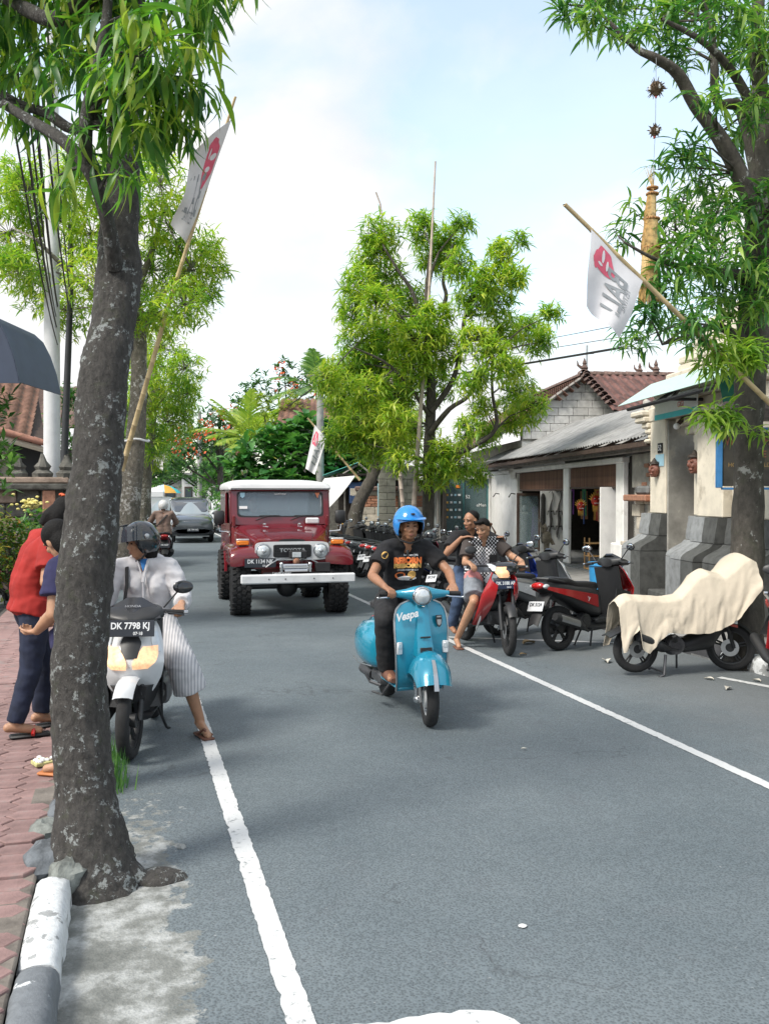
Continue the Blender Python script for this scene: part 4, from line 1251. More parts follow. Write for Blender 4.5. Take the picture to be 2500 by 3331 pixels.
# grey wooden sculpture and chair-like carving before the shop
q = MB()
q.ell((0, 0, .60), (.10, .12, .16)).ell((.02, .05, .82), (.08, .07, .12)).tube([(0, 0, 0), (.03, 0, .3), (0, 0, .6)], [.09, .06, .08], 9).tube([(0, .08, .72), (-.02, .16, .95)], [.04, .03], 7).tube([(0, -.09, .62), (-.04, -.16, .45)], [.035, .05], 7)
q.v = [tuple(Vector(v) * (1 + .1 * mnoise.noise(Vector(v) * 12))) for v in q.v]
hung('driftwood_carving', 'weathered grey wooden figure before the white shop door', 'carving', q, mat('driftwood', (.20, .17, .13), .85, var=.35, vs=15, bump=.6, bs=40), 4.6, -.12, .15)
q = MB()
q.tube([(0, -.14, 0), (0, -.13, .5), (0, 0, .72), (0, .13, .5), (0, .14, 0)], .03, 8).ell((0, 0, .42), (.03, .12, .03)).ell((0, .02, .75), (.05, .07, .05))
hung('wooden_rocker', 'reddish wooden carved frame before the white wall', 'carving', q, M_cw[0], 10.5, .1, .15)

# ---- office with glazed side wall
of = fthing('glazed_office', 'office with dark glass front lettered in white left of the shop', 'shop')
part(of, 'wall', M_white, (13.62, 19, 1.20, 1.46, .14, 2.6))
part(of, 'wall', M_white, (13.62, 13.8, -.5, -.42, .14, 2.6))
part(of, 'roof_slab', M_conc, (13.55, 19, -3, 1.5, 2.62, 2.8))
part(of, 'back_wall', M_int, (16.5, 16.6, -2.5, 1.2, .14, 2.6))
part(of, 'frame', mat('teal_frame', (.05, .16, .17), .5), (13.63, 13.72, 1.08, 1.19, .16, 2.6), (13.63, 13.72, .40, .44, .16, 2.6), (13.63, 13.72, -.42, -.36, .16, 2.6), ch=.004)
for d0, d1 in ((-.36, .40), (.44, 1.08)):
    part(of, 'pane', glassmat('office_glass', (.09, .15, .16), .04, .72), (13.66, 13.68, d0, d1, .3, 2.32), ch=0, smooth=0)
part(of, 'sign_board', M_wsign, (13.52, 13.6, -.40, .42, 2.33, 2.55), ch=.004)
FM = Matrix(((0, 0, -1, 13.645), (-1, 0, 0, 0), (0, 1, 0, 0), (0, 0, 0, 1)))    # text plane facing the camera
def ftext(s, size, d, z, m=M_wsign, u_=13.645, par=of, **k):
    Mt = FM.copy()
    Mt[0][3], Mt[1][3], Mt[2][3] = u_, d, z
    return text('lettering', s, size, Mt, m, par, **k)
ftext('VISA', .20, -.42, 1.72, align='LEFT')
ftext('eMen', .15, -.18, 1.44)
ftext('52', .16, .28, 1.72)
for i in range(16):
    part(of, 'sticker', [M_wsign, M_sky, M_wsign, M_gold][i % 4], (13.64, 13.655, .52 + (i % 4) * .14, .62 + (i % 4) * .14 - .02 * (i % 3), 1.0 + (i // 4) * .25, 1.07 + (i // 4) * .25), ch=0)
part(of, 'card_logo', mat('logo_orange', (.75, .22, .03), .5), (13.64, 13.65, .55, .68, 2.02, 2.12), ch=0)
# hooks
for uu in (12.2, 9.85):
    MB().tube([(uu, -.5, 1.82), (uu, -.38, 1.84), (uu, -.30, 1.72)], .018, 6).build('hook', M_black, sh)

# ---- tiled house behind
th = fthing('tiled_house', 'house with block gable and red tiled roof behind the shop awning', 'house')
ug, da, za = 10.0, -2.63, 5.32
part(th, 'wall', M_whited, (ug + .07, ug + 9, -5.3, -.75, .14, 3.45))
q = MB()
q.prism([(-.75, 0), (-5.36, 0), (da, za - 3.4), (-.75, .62)], .25, Matrix(((0, 0, 1, ug + .06), (1, 0, 0, 0), (0, 1, 0, 3.4), (0, 0, 0, 1)))).build('gable', M_mortar, th, 0)
bh, bl = .235, .46
z = 3.46
row = 0
while z < za - .12:
    half = (za - z - bh * .5) / .69
    x = da - half - (bl / 2 if row % 2 else 0)
    while x < da + half:
        a, b_ = max(x, da - half) + .006, min(x + bl, da + half, -.76) - .006
        if b_ - a > .07:
            q = MB()
            fbox(q, ug + rnd.uniform(-.004, .006), ug + .07, a, b_, z + .006, z + bh - .006, ch=.008)
            q.build('block', M_block, th, 30)
        x += bl
    z += bh
for s in (-1, 1):                        # rake boards under the tiles
    e0, e1 = (da, za + .05), (da + s * 2.95, za + .05 - 2.95 * .69)
    q = MB()
    q.tube([(ug - .16, e0[0], e0[1]), (ug - .16, e1[0], e1[1])], .05, 4)
    q.build('rake_board', M_woodg, th, 20)
def tile_mesh(w, L, m):
    """one interlocking pan tile: x across, y down the slope"""
    q = MB()
    def f(u_, v):
        x = (u_ - .5) * w * 1.08
        return (x, -v * L * 1.12, .028 * math.sin(u_ * 2 * math.pi) - v * .006 + (.022 if v < .01 else .014) * 0)
    q.sheet(f, 6, 1, .012)
    return q.mesh('tile', m, 60)
def tiled(parent, org, ax, dn, nx, ny, w, L, m, limit=300, shape=None):
    """rows of tiles from the ridge at org: ax across, dn down the slope (unit vectors)"""
    ax, dn = Vector(ax).normalized(), Vector(dn).normalized()
    nz = ax.cross(-dn)
    if nz.z < 0:
        nz = -nz
    me = tile_mesh(w, L, m)
    n = 0
    rest = MB()
    for j in range(ny):
        for i in range(nx):
            if shape and not shape((i + .5) / nx, (j + .5) / ny):
                continue
            p = Vector(org) + ax * (i + .5) * w + dn * j * L + nz * (.03 - j * 0)
            M3 = Matrix((ax, -dn, nz)).transposed() @ Euler((R(3.0) + rnd.uniform(-.01, .01), rnd.uniform(-.02, .02), rnd.uniform(-.012, .012))).to_matrix()
            if n < limit:
                o = link('tile', me, parent, p, M3.to_euler())
                n += 1
            else:
                M4 = M3.to_4x4()
                M4.translation = p
                rest.add([v.co for v in me.vertices], [tuple(f.vertices) for f in me.polygons], 0, M4)
    if rest.v:
        tag(rest.build('tiles', m, parent, 60), kind='stuff')
# slope towards the street and slope of the wing towards the camera
rs = Vector((0, 1, -.69)).normalized()
roofA = MB().add([(ug - .2, da, za + .06), (ug + 10, da, za + .06), (ug + 10, .35, za + .06 - 2.98 * .69), (ug - .2, .35, za + .06 - 2.98 * .69)], [(0, 1, 2, 3)]).build('roof', M_woodd, th, 0)
tiled(roofA, (ug - .22, da, za + .07), (1, 0, 0), rs, 42, 16, .24, .225, M_tiled, 230)
ws = Vector((-1, 0, -.43)).normalized()
roofB = MB().add([(ug, da + .1, za + .06), (ug - 3.1, da + .1, za + .06 - 3.1 * .43), (ug - 3.1, -8.4, za + .06 - 3.1 * .43), (ug, -8.4, za + .06)], [(0, 1, 2, 3)]).build('roof', M_woodd, th, 0)
tiled(roofB, (ug, da + .14, za + .07), (0, -1, 0), ws, 24, 13, .235, .26, M_tile, 300)
part(th, 'wing_wall', M_whited, (7.2, 9.9, -8.3, -3.0, .2, 3.9))
rm = MB().lathe([(.10, -.17), (.115, -.15), (.10, .17)], 10, a0=0, a1=math.pi).mesh('ridge_tile', M_ridge, 60)
for i in range(28):
    link('ridge_tile', rm, roofA, (ug - .1 + i * .33, da, za + .07), Euler((R(90), 0, R(90))))
for i in range(17):
    link('ridge_tile', rm, roofB, (ug, da - .1 - i * .33, za + .08), Euler((R(90), 0, 0)))
for i in range(9):
    link('ridge_tile', rm, roofB, (ug - .1 - i * .33, da + .10, za + .10 - i * .33 * .43), Euler((R(90), R(0), R(90))).to_matrix().to_4x4().to_euler())
for i, (uu, dd, zz, s) in enumerate(((ug, da, za + .18, 1), (ug, da - 1.7, za + .14, .8), (ug, da - 2.2, za + .16, 1), (ug + 6.5, da, za + .16, 1.1))):
    q = MB()
    q.lathe([(.13 * s, 0), (.09 * s, .06 * s), (.12 * s, .1 * s), (.05 * s, .2 * s), (.07 * s, .24 * s), (.0, .42 * s)], 8)
    q.tube([(0, .08, .1 * s), (0, .2 * s, .18 * s), (0, .22 * s, .32 * s)], [.05 * s, .035 * s, .01], 6)
    q.build('finial', M_ridge, th, 40, (uu, dd, zz))

# ---- crumbling brick wall between shop and gate
bw = fthing('brick_wall_stub', 'crumbling brick and block wall between the shop and the gate', 'wall')
part(bw, 'core', M_mortar, (-2.3, -.12, -.75, -.62, .14, 2.3))
part(bw, 'panel', M_greyr, (-1.7, -.2, -.62, -.56, 1.95, 2.62))
rr_ = random.Random(21)
z, row = .16, 0
while z < 2.35:
    hh = .085 if (z < .9 or z > 1.75) else .24
    ll = .24 if hh < .1 else .42
    x = -2.22 - (ll / 2 if row % 2 else 0)
    lim = -.2 if z < .9 else (-.55 if z < 1.7 else -.9 - rr_.random() * .5)
    while x < lim:
        if rr_.random() > (.06 if z < 1.7 else .25):
            q = MB()
            d1 = -.50 + rr_.uniform(-.03, .03) + (.12 if z < .9 else 0) - (.0 if z < 1.7 else rr_.random() * .1)
            fbox(q, max(x, -2.24) + .006, x + ll - .006, -.62, d1, z + .005, z + hh - .005, ch=.012)
            m = M_brickp if z < .9 else (M_brickp if hh > .2 else M_brick)
            if x < -1.75 and .9 < z < 1.72:
                m = M_bricko
            q.build('brick', m, bw, 30)
        x += ll
    z += hh
    row += 1
part(bw, 'ledge', M_brick, (-1.55, -.35, -.62, -.33, 1.70, 1.82), ch=.02)
part(bw, 'capstone', M_concd, (-1.5, -.85, -.6, -.38, 1.82, 1.98), ch=.04)

# ---- temple style gateway
gt = fthing('stone_gateway', 'cream gateway with stepped cornice and grey stone base at number 52', 'gate')
part(gt, 'pillar', M_cream, (-3.36, -2.69, -.6, 0, 1.52, 3.3), ch=.015)
part(gt, 'reveal', M_greyr, (-3.41, -3.362, -.62, -.03, .75, 3.0), ch=.006)
part(gt, 'pillar', M_cream, (-4.95, -4.43, -.6, -.02, 1.52, 3.1), ch=.015)
part(gt, 'pillar', M_cream, (-5.80, -4.97, -.6, .16, 1.52, 3.05), ch=.015)
part(gt, 'pillar', M_cream, (-7.2, -5.85, -.6, .05, 1.52, 3.05), ch=.015)
part(gt, 'door', M_woodd, (-4.43, -3.41, -.58, -.52, .15, 2.6), ch=.004)
part(gt, 'door_post', mat('brown_wood', (.12, .07, .035), .6, var=.3, vs=12), (-4.0, -3.9, -.51, -.40, .15, 2.62), ch=.006)
for i, (a, zz) in enumerate(((-3.66, 2.88), (-3.90, 2.74), (-4.1, 2.60))):
    part(gt, 'corbel', M_cream, (-4.43, a, -.5 + i * .0, -.04 - i * .05, zz, zz + .13), ch=.02)
part(gt, 'lintel', M_cream, (-7.2, -2.66, -.6, .02, 3.02, 3.24), ch=.015)
for i in range(11):
    k = i * .115
    part(gt, 'cornice', M_cream, (-7.2, -3.05 - i * .17 + (.10 if i % 2 else 0), -.6, .10 - i * .035 + (.05 if i % 2 else 0), 3.242 + k, 3.242 + k + .113), ch=.02)
# wing capital on the shop side
for i, (a, b_, zz, h) in enumerate(((-2.16, .16, 3.12, .10), (-2.26, .12, 3.02, .10), (-2.42, .06, 2.92, .10), (-2.5, .03, 2.83, .09), (-2.56, 0, 2.75, .08), (-2.48, .04, 2.68, .07))):
    part(gt, 'capital', M_cream, (-2.69, a, -.5, b_, zz, zz + h - .002), ch=.025)
q = MB()
q.tube([(-2.7, -.2, 3.24), (-2.3, -.2, 3.25), (-2.05, -.2, 3.32), (-1.92, -.2, 3.44)], [.14, .13, .10, .05], 8)
q.build('wing_stone', M_greyr, gt, 40)
# stone plinths with bulging feet, blocks in two greys
def plinth(u0, u1, d1, cols):
    n = len(cols)
    for i, m in enumerate(cols):
        a, b_ = u0 + (u1 - u0) * i / n + .004, u0 + (u1 - u0) * (i + 1) / n - .004
        for (z0, z1, p0, p1) in ((.14, .93, .40, .40), (.935, 1.17, .40, .12), (1.175, 1.52, .10, .06)):
            q = MB()
            ring0 = [(a, -.5, z0), (b_, -.5, z0), (b_, d1 + p0, z0), (a, d1 + p0, z0)]
            ring1 = [(a, -.5, z1 - .004), (b_, -.5, z1 - .004), (b_, d1 + p1, z1 - .004), (a, d1 + p1, z1 - .004)]
            mid = []
            if p0 != p1:
                mid = [[(a, -.5, z0 + (z1 - z0) * k), (b_, -.5, z0 + (z1 - z0) * k), (b_, d1 + p1 + (p0 - p1) * f_, z0 + (z1 - z0) * k), (a, d1 + p1 + (p0 - p1) * f_, z0 + (z1 - z0) * k)] for k, f_ in ((.15, .97), (.3, .88), (.45, .70), (.6, .45), (.75, .2), (.88, .07))]
            q.loft([ring0] + mid + [ring1])
            q.build('stone_block', m, gt, 30)
plinth(-3.36, -2.45, 0, [M_stone_d, M_stone_l])
plinth(-4.95, -4.43, 0, [M_stone_d, M_stone_l])
plinth(-5.80, -4.97, .16, [M_stone_d, M_stone_l])
plinth(-7.2, -5.85, .05, [M_stone_d, M_stone_l, M_stone_d])
part(gt, 'step', M_stone_d, (-4.43, -3.41, -.5, .3, .14, .34), ch=.02)
# number plate, notice, lamp
npl = part(gt, 'number_plate', M_black, (-3.26, -3.06, .006, .016, 2.49, 2.65), ch=.002)
MS = Matrix(((-1, 0, 0, -3.16), (0, 0, 1, .018), (0, 1, 0, 2.57), (0, 0, 0, 1)))     # text plane facing the street
text('digits', '52', .13, MS, M_wsign, npl, sx=1.1)
part(gt, 'notice', M_sky, (-3.32, -2.96, .005, .012, 2.28, 2.47), ch=.002)
q = MB().cyl((-3.95, -.05, 2.98), (-3.98, .04, 2.90), .035)
q.build('lamp_holder', M_woodd, gt)
MB().ell((-3.99, .07, 2.86), .05).build('bulb', M_wsign, gt)
bn = part(gt, 'banner', M_wsign, (-4.95, -3.3, .14, .15, 3.0, 3.34), ch=.002)
part(bn, 'banner_stripe', M_turq, (-4.95, -3.3, .151, .155, 2.995, 3.08), ch=0)
text('lettering', 'GIGI', .12, Matrix(((-1, 0, 0, -4.35), (0, 0, 1, .157), (0, 1, 0, 3.16), (0, 0, 0, 1))), mat('pink_ink', (.70, .25, .25), .6), bn)
# translucent green sunshade panel on its black bracket
q = MB().sheet(lambda u_, v: (-3.05 - u_ * 3.6, .12 + v * .55, 3.60 - v * .36 - .05 * math.sin(u_ * 9) * 0), 10, 4, .006)
aw = tag(q.build('plastic_canopy', mat('pale_green_plastic', (.42, .58, .50), .35, var=.06), None, 40, P0, (0, 0, FZ)), 'pale green plastic canopy strip over the gateway', 'canopy')
q = MB().tube([(-3.4, .62, 3.16), (-6.6, .62, 3.16)], .03, 6).tube([(-4.6, .62, 3.16), (-4.95, .3, 3.42)], .025, 6).tube([(-5.2, .62, 3.16), (-4.85, .3, 3.42)], .025, 6).tube([(-4.9, .62, 3.18), (-4.9, .05, 3.18)], .025, 6)
q.build('bracket', M_black, aw)
# carved masks either side of the door
M_mwood = mat('mask_wood', (.20, .075, .05), .5, var=.3, vs=20, bump=.5, bs=40)
for (uu, dd, zz, s, lab) in ((-3.04, .05, 2.23, .85, 'brown carved face mask on the gate pillar beside the number'), (-4.62, .04, 2.27, .95, 'brown carved long nosed mask on the gate pillar right of the door')):
    t = thing('wooden_mask', lab, 'mask', wpt(uu, dd, zz), FZ, scale=s)
    q = MB()
    q.ell((0, 0, 0), (.12, .09, .15)).ell((0, .08, -.01), (.03, .05, .05)).ell((0, .06, -.085), (.055, .045, .025)).ell((0, .05, -.125), (.04, .035, .02))
    for sx in (-1, 1):
        q.ell((sx * .05, .07, .04), (.035, .03, .025)).ell((sx * .125, .0, .0), (.02, .03, .05)).ell((sx * .06, .06, -.03), (.035, .035, .035))
    remesh(q, .008, 'face', M_mwood, t, 2)
    q = MB()
    q.loft([[(x, y + .01, z) for x, y in sup(0, 0, w, w * .8, 2, 14)] for z, w in ((.10, .125), (.14, .12), (.155, .06), (.20, .03), (.22, .01))])
    q.build('headdress', M_carv2, t)

# ---- hanging home stay sign
hs = thing('homestay_sign', 'painted wooden home stay sign with blue frame under a small roof', 'sign', (6.62, 9.55, 2.2), R(-15.2 - 12))
MB().box((.42, 0, .04), (.86, .05, .62), None, .006).build('board', mat('sign_board_brown', (.055, .05, .042), .6, var=.35, vs=5, spots=(3, .55, .75, (.12, .11, .06))), hs)
MB().box((-.035, 0, .04), (.07, .09, .66), None, .006).box((.42, 0, .38), (.86, .06, .035), None, .004).box((.42, 0, -.30), (.86, .06, .025), None, .004).build('frame', M_blue, hs)
SM = lambda x, z: Matrix(((1, 0, 0, x), (0, 0, -1, -.028), (0, 1, 0, z), (0, 0, 0, 1)))
M_rust = mat('rust_paint', (.27, .10, .06), .7, var=.25, vs=20)
M_och = mat('ochre_paint', (.30, .20, .08), .7, var=.25, vs=20)
text('lettering', 'WAYAN FAMILY', .135, SM(.02, .24), M_rust, hs, align='LEFT', sx=.78, bold=.003)
text('lettering', 'HOME STAY', .105, SM(.46, .09), M_rust, hs, sx=.95, bold=.003)
text('lettering', 'HOT AND COLD WATER', .068, SM(.06, -.03), M_och, hs, align='LEFT', sx=.88, bold=.001)
q = MB().loft([[(-.30, -.22, .48), (1.0, -.22, .48), (1.0, .22, .48), (-.30, .22, .48)], [(-.06, -.16, .60), (.9, -.16, .60), (.9, .16, .60), (-.06, .16, .60)], [(.02, -.02, .70), (.85, -.02, .70), (.85, .02, .70), (.02, .02, .70)]])
q.build('roof', M_carv2, hs, 20)
q = MB()
for i in range(2):
    q.tube([(.1 + i * .6, 0, .38), (.1 + i * .6, 0, .49)], .012, 6)
q.build('hanger', M_black, hs)
MB().box((.80, .03, -1.0), (.07, .07, 3.0), None, .006).build('post', M_woodd, hs)

# ---- neighbour at the right edge: green sunshade over an ochre-green wall
gn = thing('green_fronted_house', 'dull green wall and green awning at the right edge', 'house', (0, 0, 0))
M_green = mat('green_tarp', (.02, .22, .15), .45, var=.15, vs=3)
q = MB().sheet(lambda u, v: (7.55 + .5 * u + .3 * v, 11.0 - 6 * u, 3.45 - v * 1.2 - .15 * u), 8, 4, .02)
q.build('awning', M_green, gn)
MB().sheet(lambda u, v: (7.45 + .5 * u + .25 * v, 11.0 - 6 * u, 3.72 - v * .2 - .15 * u), 8, 2, .02).build('awning_valance', M_wsign, gn)
MB().prism([(8.75, 11.2), (8.05, 5.5), (8.3, 5.5), (9.0, 11.2)], 3.2, Matrix.Translation((0, 0, .14))).build('wall', mat('olive_render', (.26, .27, .21), .9, var=.15, vs=2, bump=.2), gn, 0)
MB().box((8.2, 9.2, 1.55), (.5, .02, .1), (0, 0, R(80))).build('shop_shelf', M_woodd, gn)

# ---- shopfront row beyond the office: brick wall, stone gate pillars, souvenir stall
bw2 = thing('compound_wall', 'pale brick compound wall beside the stone pillars', 'wall', (7.2, 27.6, 0), R(-14))
MB().box((.55, .2, 1.0), (2.1, .2, 1.75), None, .01).build('core', M_mortar, bw2)
rr_ = random.Random(4)
z, row = .16, 0
while z < 1.9:
    red = .2 < z < .5 or 1.35 < z < 1.75
    hh, ll = (.085, .26) if red else (.22, .5)
    x = -.5 - (ll / 2 if row % 2 else 0)
    while x < 1.4:
        q = MB()
        q.box((x + ll / 2, .085 - rr_.uniform(0, .02), z + hh / 2), (ll - .012, .06, hh - .01), None, .01)
        q.build('brick', M_brick if red else M_brickp, bw2, 30)
        x += ll
    z += hh
    row += 1
MB().box((.55, .18, 1.98), (2.3, .5, .14), None, .03).build('coping', M_ridge, bw2)
def stone_pillar(label, loc, w, h, seed):
    t = thing('stone_pillar', label, 'pillar', loc, R(-14))
    r = random.Random(seed)
    MB().box((0, 0, h / 2), (w * .9, w * .9, h - .02)).build('core', M_concd, t)
    z = .95
    k = 0
    while z < h:
        for (x0, x1) in (((-w / 2, 0), (0, w / 2)) if k % 2 else ((-w / 2, w / 2),)):
            MB().box(((x0 + x1) / 2, 0, z + .10), (x1 - x0 - .008, w, .192), None, .012).build('stone_block', M_stone_p, t, 30)
        z += .2
        k += 1
    for z0, z1, a, b_ in ((.0, .45, 1.9, 1.85), (.455, .70, 1.75, 1.35), (.705, .945, 1.25, 1.15)):
        q = MB()
        q.loft([[(x * w * a / 2, y * w * a / 2, z0) for x, y in ((-1, -1), (1, -1), (1, 1), (-1, 1))], [(x * w * b_ / 2, y * w * b_ / 2, z1) for x, y in ((-1, -1), (1, -1), (1, 1), (-1, 1))]])
        q.build('base_stone', M_stone_p, t, 20)
    return t
M_carvst = mat('carved_stone', (.13, .125, .11), .95, var=.4, vs=7, bump=1, bs=25, objvar=.2)
M_stone_p = mat('khaki_stone', (.30, .29, .25), .92, var=.2, vs=6, bump=.5, bs=60, objvar=.15)
a = stone_pillar('taller block stone gate pillar with pale blue strip', (7.38, 26.9, .1), .50, 2.75, 1)
stone_pillar('shorter block stone gate pillar beside the brick wall', (7.98, 26.9, .1), .50, 2.55, 2)
MB().box((-.26, -.1, 1.55), (.03, .25, .95), None, .004).build('blue_strip', M_sky, a)
# cardboard notices
for i, (x, y, z, w, h, s1, s2, lb) in enumerate(((6.76, 21.0, 1.47, .28, .17, 'TAXI', 'DRIVER', 'white board lettered TAXI DRIVER by the blue helmet'), (6.78, 20.95, 1.20, .28, .19, 'REST', 'restaurant', 'white board lettered REST below the taxi board'))):
    t = thing('notice_board', lb, 'sign', (x, y, z), R(-17))
    MB().box((0, 0, 0), (w, .02, h), None, .004).build('board', M_wsign, t)
    MB().box((0, .03, -z / 2), (.04, .04, z), None, .004).build('post', M_woodg, t)
    text('lettering', s1, .065, Matrix(((1, 0, 0, 0), (0, 0, -1, -.012), (0, 1, 0, .035), (0, 0, 0, 1))), M_black, t, bold=.002)
    text('lettering', s2, .055 if i == 0 else .036, Matrix(((1, 0, 0, 0), (0, 0, -1, -.012), (0, 1, 0, -.04), (0, 0, 0, 1))), M_black, t, bold=.001)
# souvenir stall with white and green canopy
st = thing('souvenir_stall', 'dark souvenir stall under a white canvas and green corrugated roof', 'stall', (6.6, 30.6, 0), R(-14))
_w = lambda p: Matrix.Rotation(R(14), 3, 'Z') @ (Vector(p) - Vector((6.6, 30.6, 0)))
_a, _b, _c, _d = [_w(p) for p in ((5.55, 29.75, 1.55), (6.15, 29.40, 1.36), (6.98, 29.20, 2.40), (6.10, 29.75, 2.32))]
MB().sheet(lambda u, v: _a.lerp(_b, u).lerp(_d.lerp(_c, u), v) - Vector((0, 0, .05 * math.sin(v * 3.14))), 6, 6, .012).build('canvas', mat('white_canvas', (.78, .78, .77), .7, var=.05), st)
MB().sheet(lambda u, v: (-.35 + u * 1.15, -.55 + v * 2.6, 2.42 + u * .42 + .015 * math.sin(v * 90)), 4, 90, .006).build('roof', mat('teal_sheet', (.10, .42, .36), .5, var=.15, vs=4), st)
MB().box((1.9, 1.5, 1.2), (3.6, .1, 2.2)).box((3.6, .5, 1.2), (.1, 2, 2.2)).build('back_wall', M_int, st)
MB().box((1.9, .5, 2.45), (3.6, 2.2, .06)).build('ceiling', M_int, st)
MB().box((1.6, .75, .75), (3.0, 1.3, .08), None, .01).build('counter', M_woodd, st)
MB().box((1.6, .35, .4), (3.0, .05, .7), None, .01).build('counter_front', M_woodd, st)
for x in (.35, 3.4):
    MB().tube([(x, -.1, 0), (x, -.1, 2.5)], .03, 6).build('post', M_woodg, st)
for i, s in enumerate(((.75, -.5, 2.85, 1.7, -.5, 2.05), (.75, -.45, 2.75, .2, -.5, 2.4))):
    MB().tube([s[:3], s[3:]], .035, 6).build('strut', M_woodg, st)
def tshirt(label, loc, col, lines, lm, z=0, heart=None):
    t = thing('t_shirt', label, 't-shirt', loc, R(-14))
    q = MB()
    q.prism([(-.22, -.34), (.22, -.34), (.21, .20), (.36, .12), (.40, .22), (.20, .36), (.08, .33), (-.08, .33), (-.20, .36), (-.40, .22), (-.36, .12), (-.21, .20)], .03, Matrix(((1, 0, 0, 0), (0, 0, -1, .015), (0, 1, 0, 0), (0, 0, 0, 1)))).build('cloth', col, t, 20)
    for s, size, zz, m in lines:
        text('print', s, size, Matrix(((1, 0, 0, 0), (0, 0, -1, -.017), (0, 1, 0, zz), (0, 0, 0, 1))), m, t, bold=.002)
    if heart:
        q = MB().prism([(0, -.05), (.05, .01), (.045, .04), (.02, .045), (0, .025), (-.02, .045), (-.045, .04), (-.05, .01)], .004, Matrix(((1, 0, 0, .05), (0, 0, -1, -.016), (0, 1, 0, .08), (0, 0, 0, 1))))
        q.build('heart', heart, t, 0)
M_navy = mat('navy_cloth', (.035, .07, .16), .85, var=.2)
M_blk = mat('black_cloth', (.014, .014, .016), .9, var=.2)
M_red = mat('red_print', (.60, .12, .05), .6)
tshirt('blue t-shirt with I heart BALI hanging in the stall', (7.20, 30.05, 1.86), M_navy, [('I', .13, .08, M_wsign), ('BALI', .13, -.06, M_wsign)], None, heart=M_red)
tshirt('black t-shirt with white bands hanging in the stall', (7.75, 29.95, 1.86), M_blk, [('|||||', .12, .12, M_wsign), ('=====', .12, -.0, M_wsign), ('====', .12, -.11, M_wsign)], None)
tshirt('navy t-shirt with small white letters deep in the stall', (8.5, 29.85, 1.72), M_navy, [('I', .12, .08, M_wsign), ('BALI', .11, -.06, M_wsign)], None)
for i, (x, c) in enumerate(((6.95, M_gold), (7.15, M_maskr), (7.4, M_wsign), (7.6, M_rattan), (7.3, M_turq))):
    q = MB().box((0, 0, .06), (.16, .2, .12), (0, 0, .3 * i), .02)
    tag(q.build('souvenir_box', c, None, 30, (x, 30.7 - (x - 6.6) * .25, .79)), ['amber', 'red', 'white', 'tan', 'turquoise'][i] + ' souvenir box on the stall counter', 'box')
# small house roof behind the palms and a yellow house far down the street
rf = thing('tiled_house', 'brown tiled roof of a house beyond the utility pole', 'house', (8.2, 36.2, 0), R(-14))
MB().box((0, 1.5, 2.2), (4.2, 3, 4.3)).build('wall', M_carvst, rf)
rb = MB().add([(-2.5, 1.5, 5.6), (2.5, 1.5, 5.6), (2.6, -.4, 4.5), (-2.6, -.4, 4.5)], [(0, 1, 2, 3)]).add([(-2.5, 1.5, 5.6), (2.5, 1.5, 5.6), (2.6, 3.4, 4.5), (-2.6, 3.4, 4.5)], [(0, 1, 2, 3)]).build('roof', M_woodd, rf, 0)
tiled(rb, (-2.55, 1.5, 5.62), (1, 0, 0), Vector((0, -1.9, -1.1)), 21, 9, .245, .245, M_tiled, 189)
yh = thing('yellow_house', 'pale yellow house with gable roof far down the street', 'house', (8.4, 82, 0), R(-8))
M_yel = mat('yellow_render', (.62, .50, .28), .9, var=.08)
MB().box((0, 2, 2.6), (4.2, 5, 5.0)).build('wall', M_yel, yh)
q = MB().prism([(-2.7, 0), (2.7, 0), (0, 1.6)], 6, Matrix(((1, 0, 0, 0), (0, 0, 1, -1), (0, 1, 0, 5.1), (0, 0, 0, 1))))
q.build('roof', M_fibre, yh, 0)
for x in (-1.2, .9):
    w_ = MB().box((x, -.52, 3.4), (.9, .06, 1.9), None, .01).build('window', M_woodd, yh)
    MB().box((x, -.56, 3.4), (.7, .02, 1.6)).build('pane', glassmat('far_glass', (.05, .07, .08), .1, 1), w_)
for i, (x, y, w, h, c, lab) in enumerate(((5.6, 74, 3.0, 3.2, M_whited, 'far white shop with dark openings right of the cars'), (6.0, 99, 5.0, 3.4, M_conc, 'farthest grey building at the end of the street'), (-3.6, 62, 3.4, 4.2, M_whited, 'far pale house at the left end of the street'))):
    t = thing('far_house', lab, 'house', (x, y, 0), R(-4))
    MB().box((0, 2, h / 2), (w, 4, h)).build('wall', c, t)
    MB().box((0, 1.9, h + .1), (w + .5, 4.5, .2)).build('roof', M_fibre, t)
    for k in range(3):
        o = MB().box((-w / 3 + k * w / 3, -.02, h * .42), (w * .2, .06, h * .62), None, .01).build('window', M_woodd, t)
        MB().box((-w / 3 + k * w / 3, -.06, h * .42), (w * .15, .02, h * .54)).build('pane', glassmat('far_glass'), o)

# ------------------------------------------------------------------ left side: compound with carved stone and tiled roofs
M_carvst = mat('carved_stone', (.13, .125, .11), .95, var=.4, vs=7, bump=1, bs=25, objvar=.2)
M_pinkst = mat('pink_stone', (.32, .24, .19), .92, var=.25, vs=7, bump=.7, bs=40, objvar=.15)
lw = thing('carved_wall', 'dark carved stone wall with brick piers behind the red shirt', 'wall', (-2.6, 18.2, 0), R(4))
MB().box((-.2, .3, .95), (3.6, .3, 1.9), None, .02).build('core', M_carvst, lw)
rr_ = random.Random(9)
for i in range(9):
    for j in range(7):
        x, z = -1.9 + i * .40 + (.2 if j % 2 else 0), .1 + j * .26
        MB().box((x, .13, z + .13), (.385, .10 + rr_.uniform(0, .05), .245), None, .02).build('stone', rr_.choice((M_carvst, M_carvst, M_pinkst)), lw, 30)
for x in (-1.5, -.1, 1.25):
    MB().box((x, .06, .95), (.22, .26, 1.9), None, .015).build('pier', M_brick, lw)
MB().box((-.2, .2, 1.96), (3.8, .62, .12), None, .03).build('coping', M_carvst, lw)
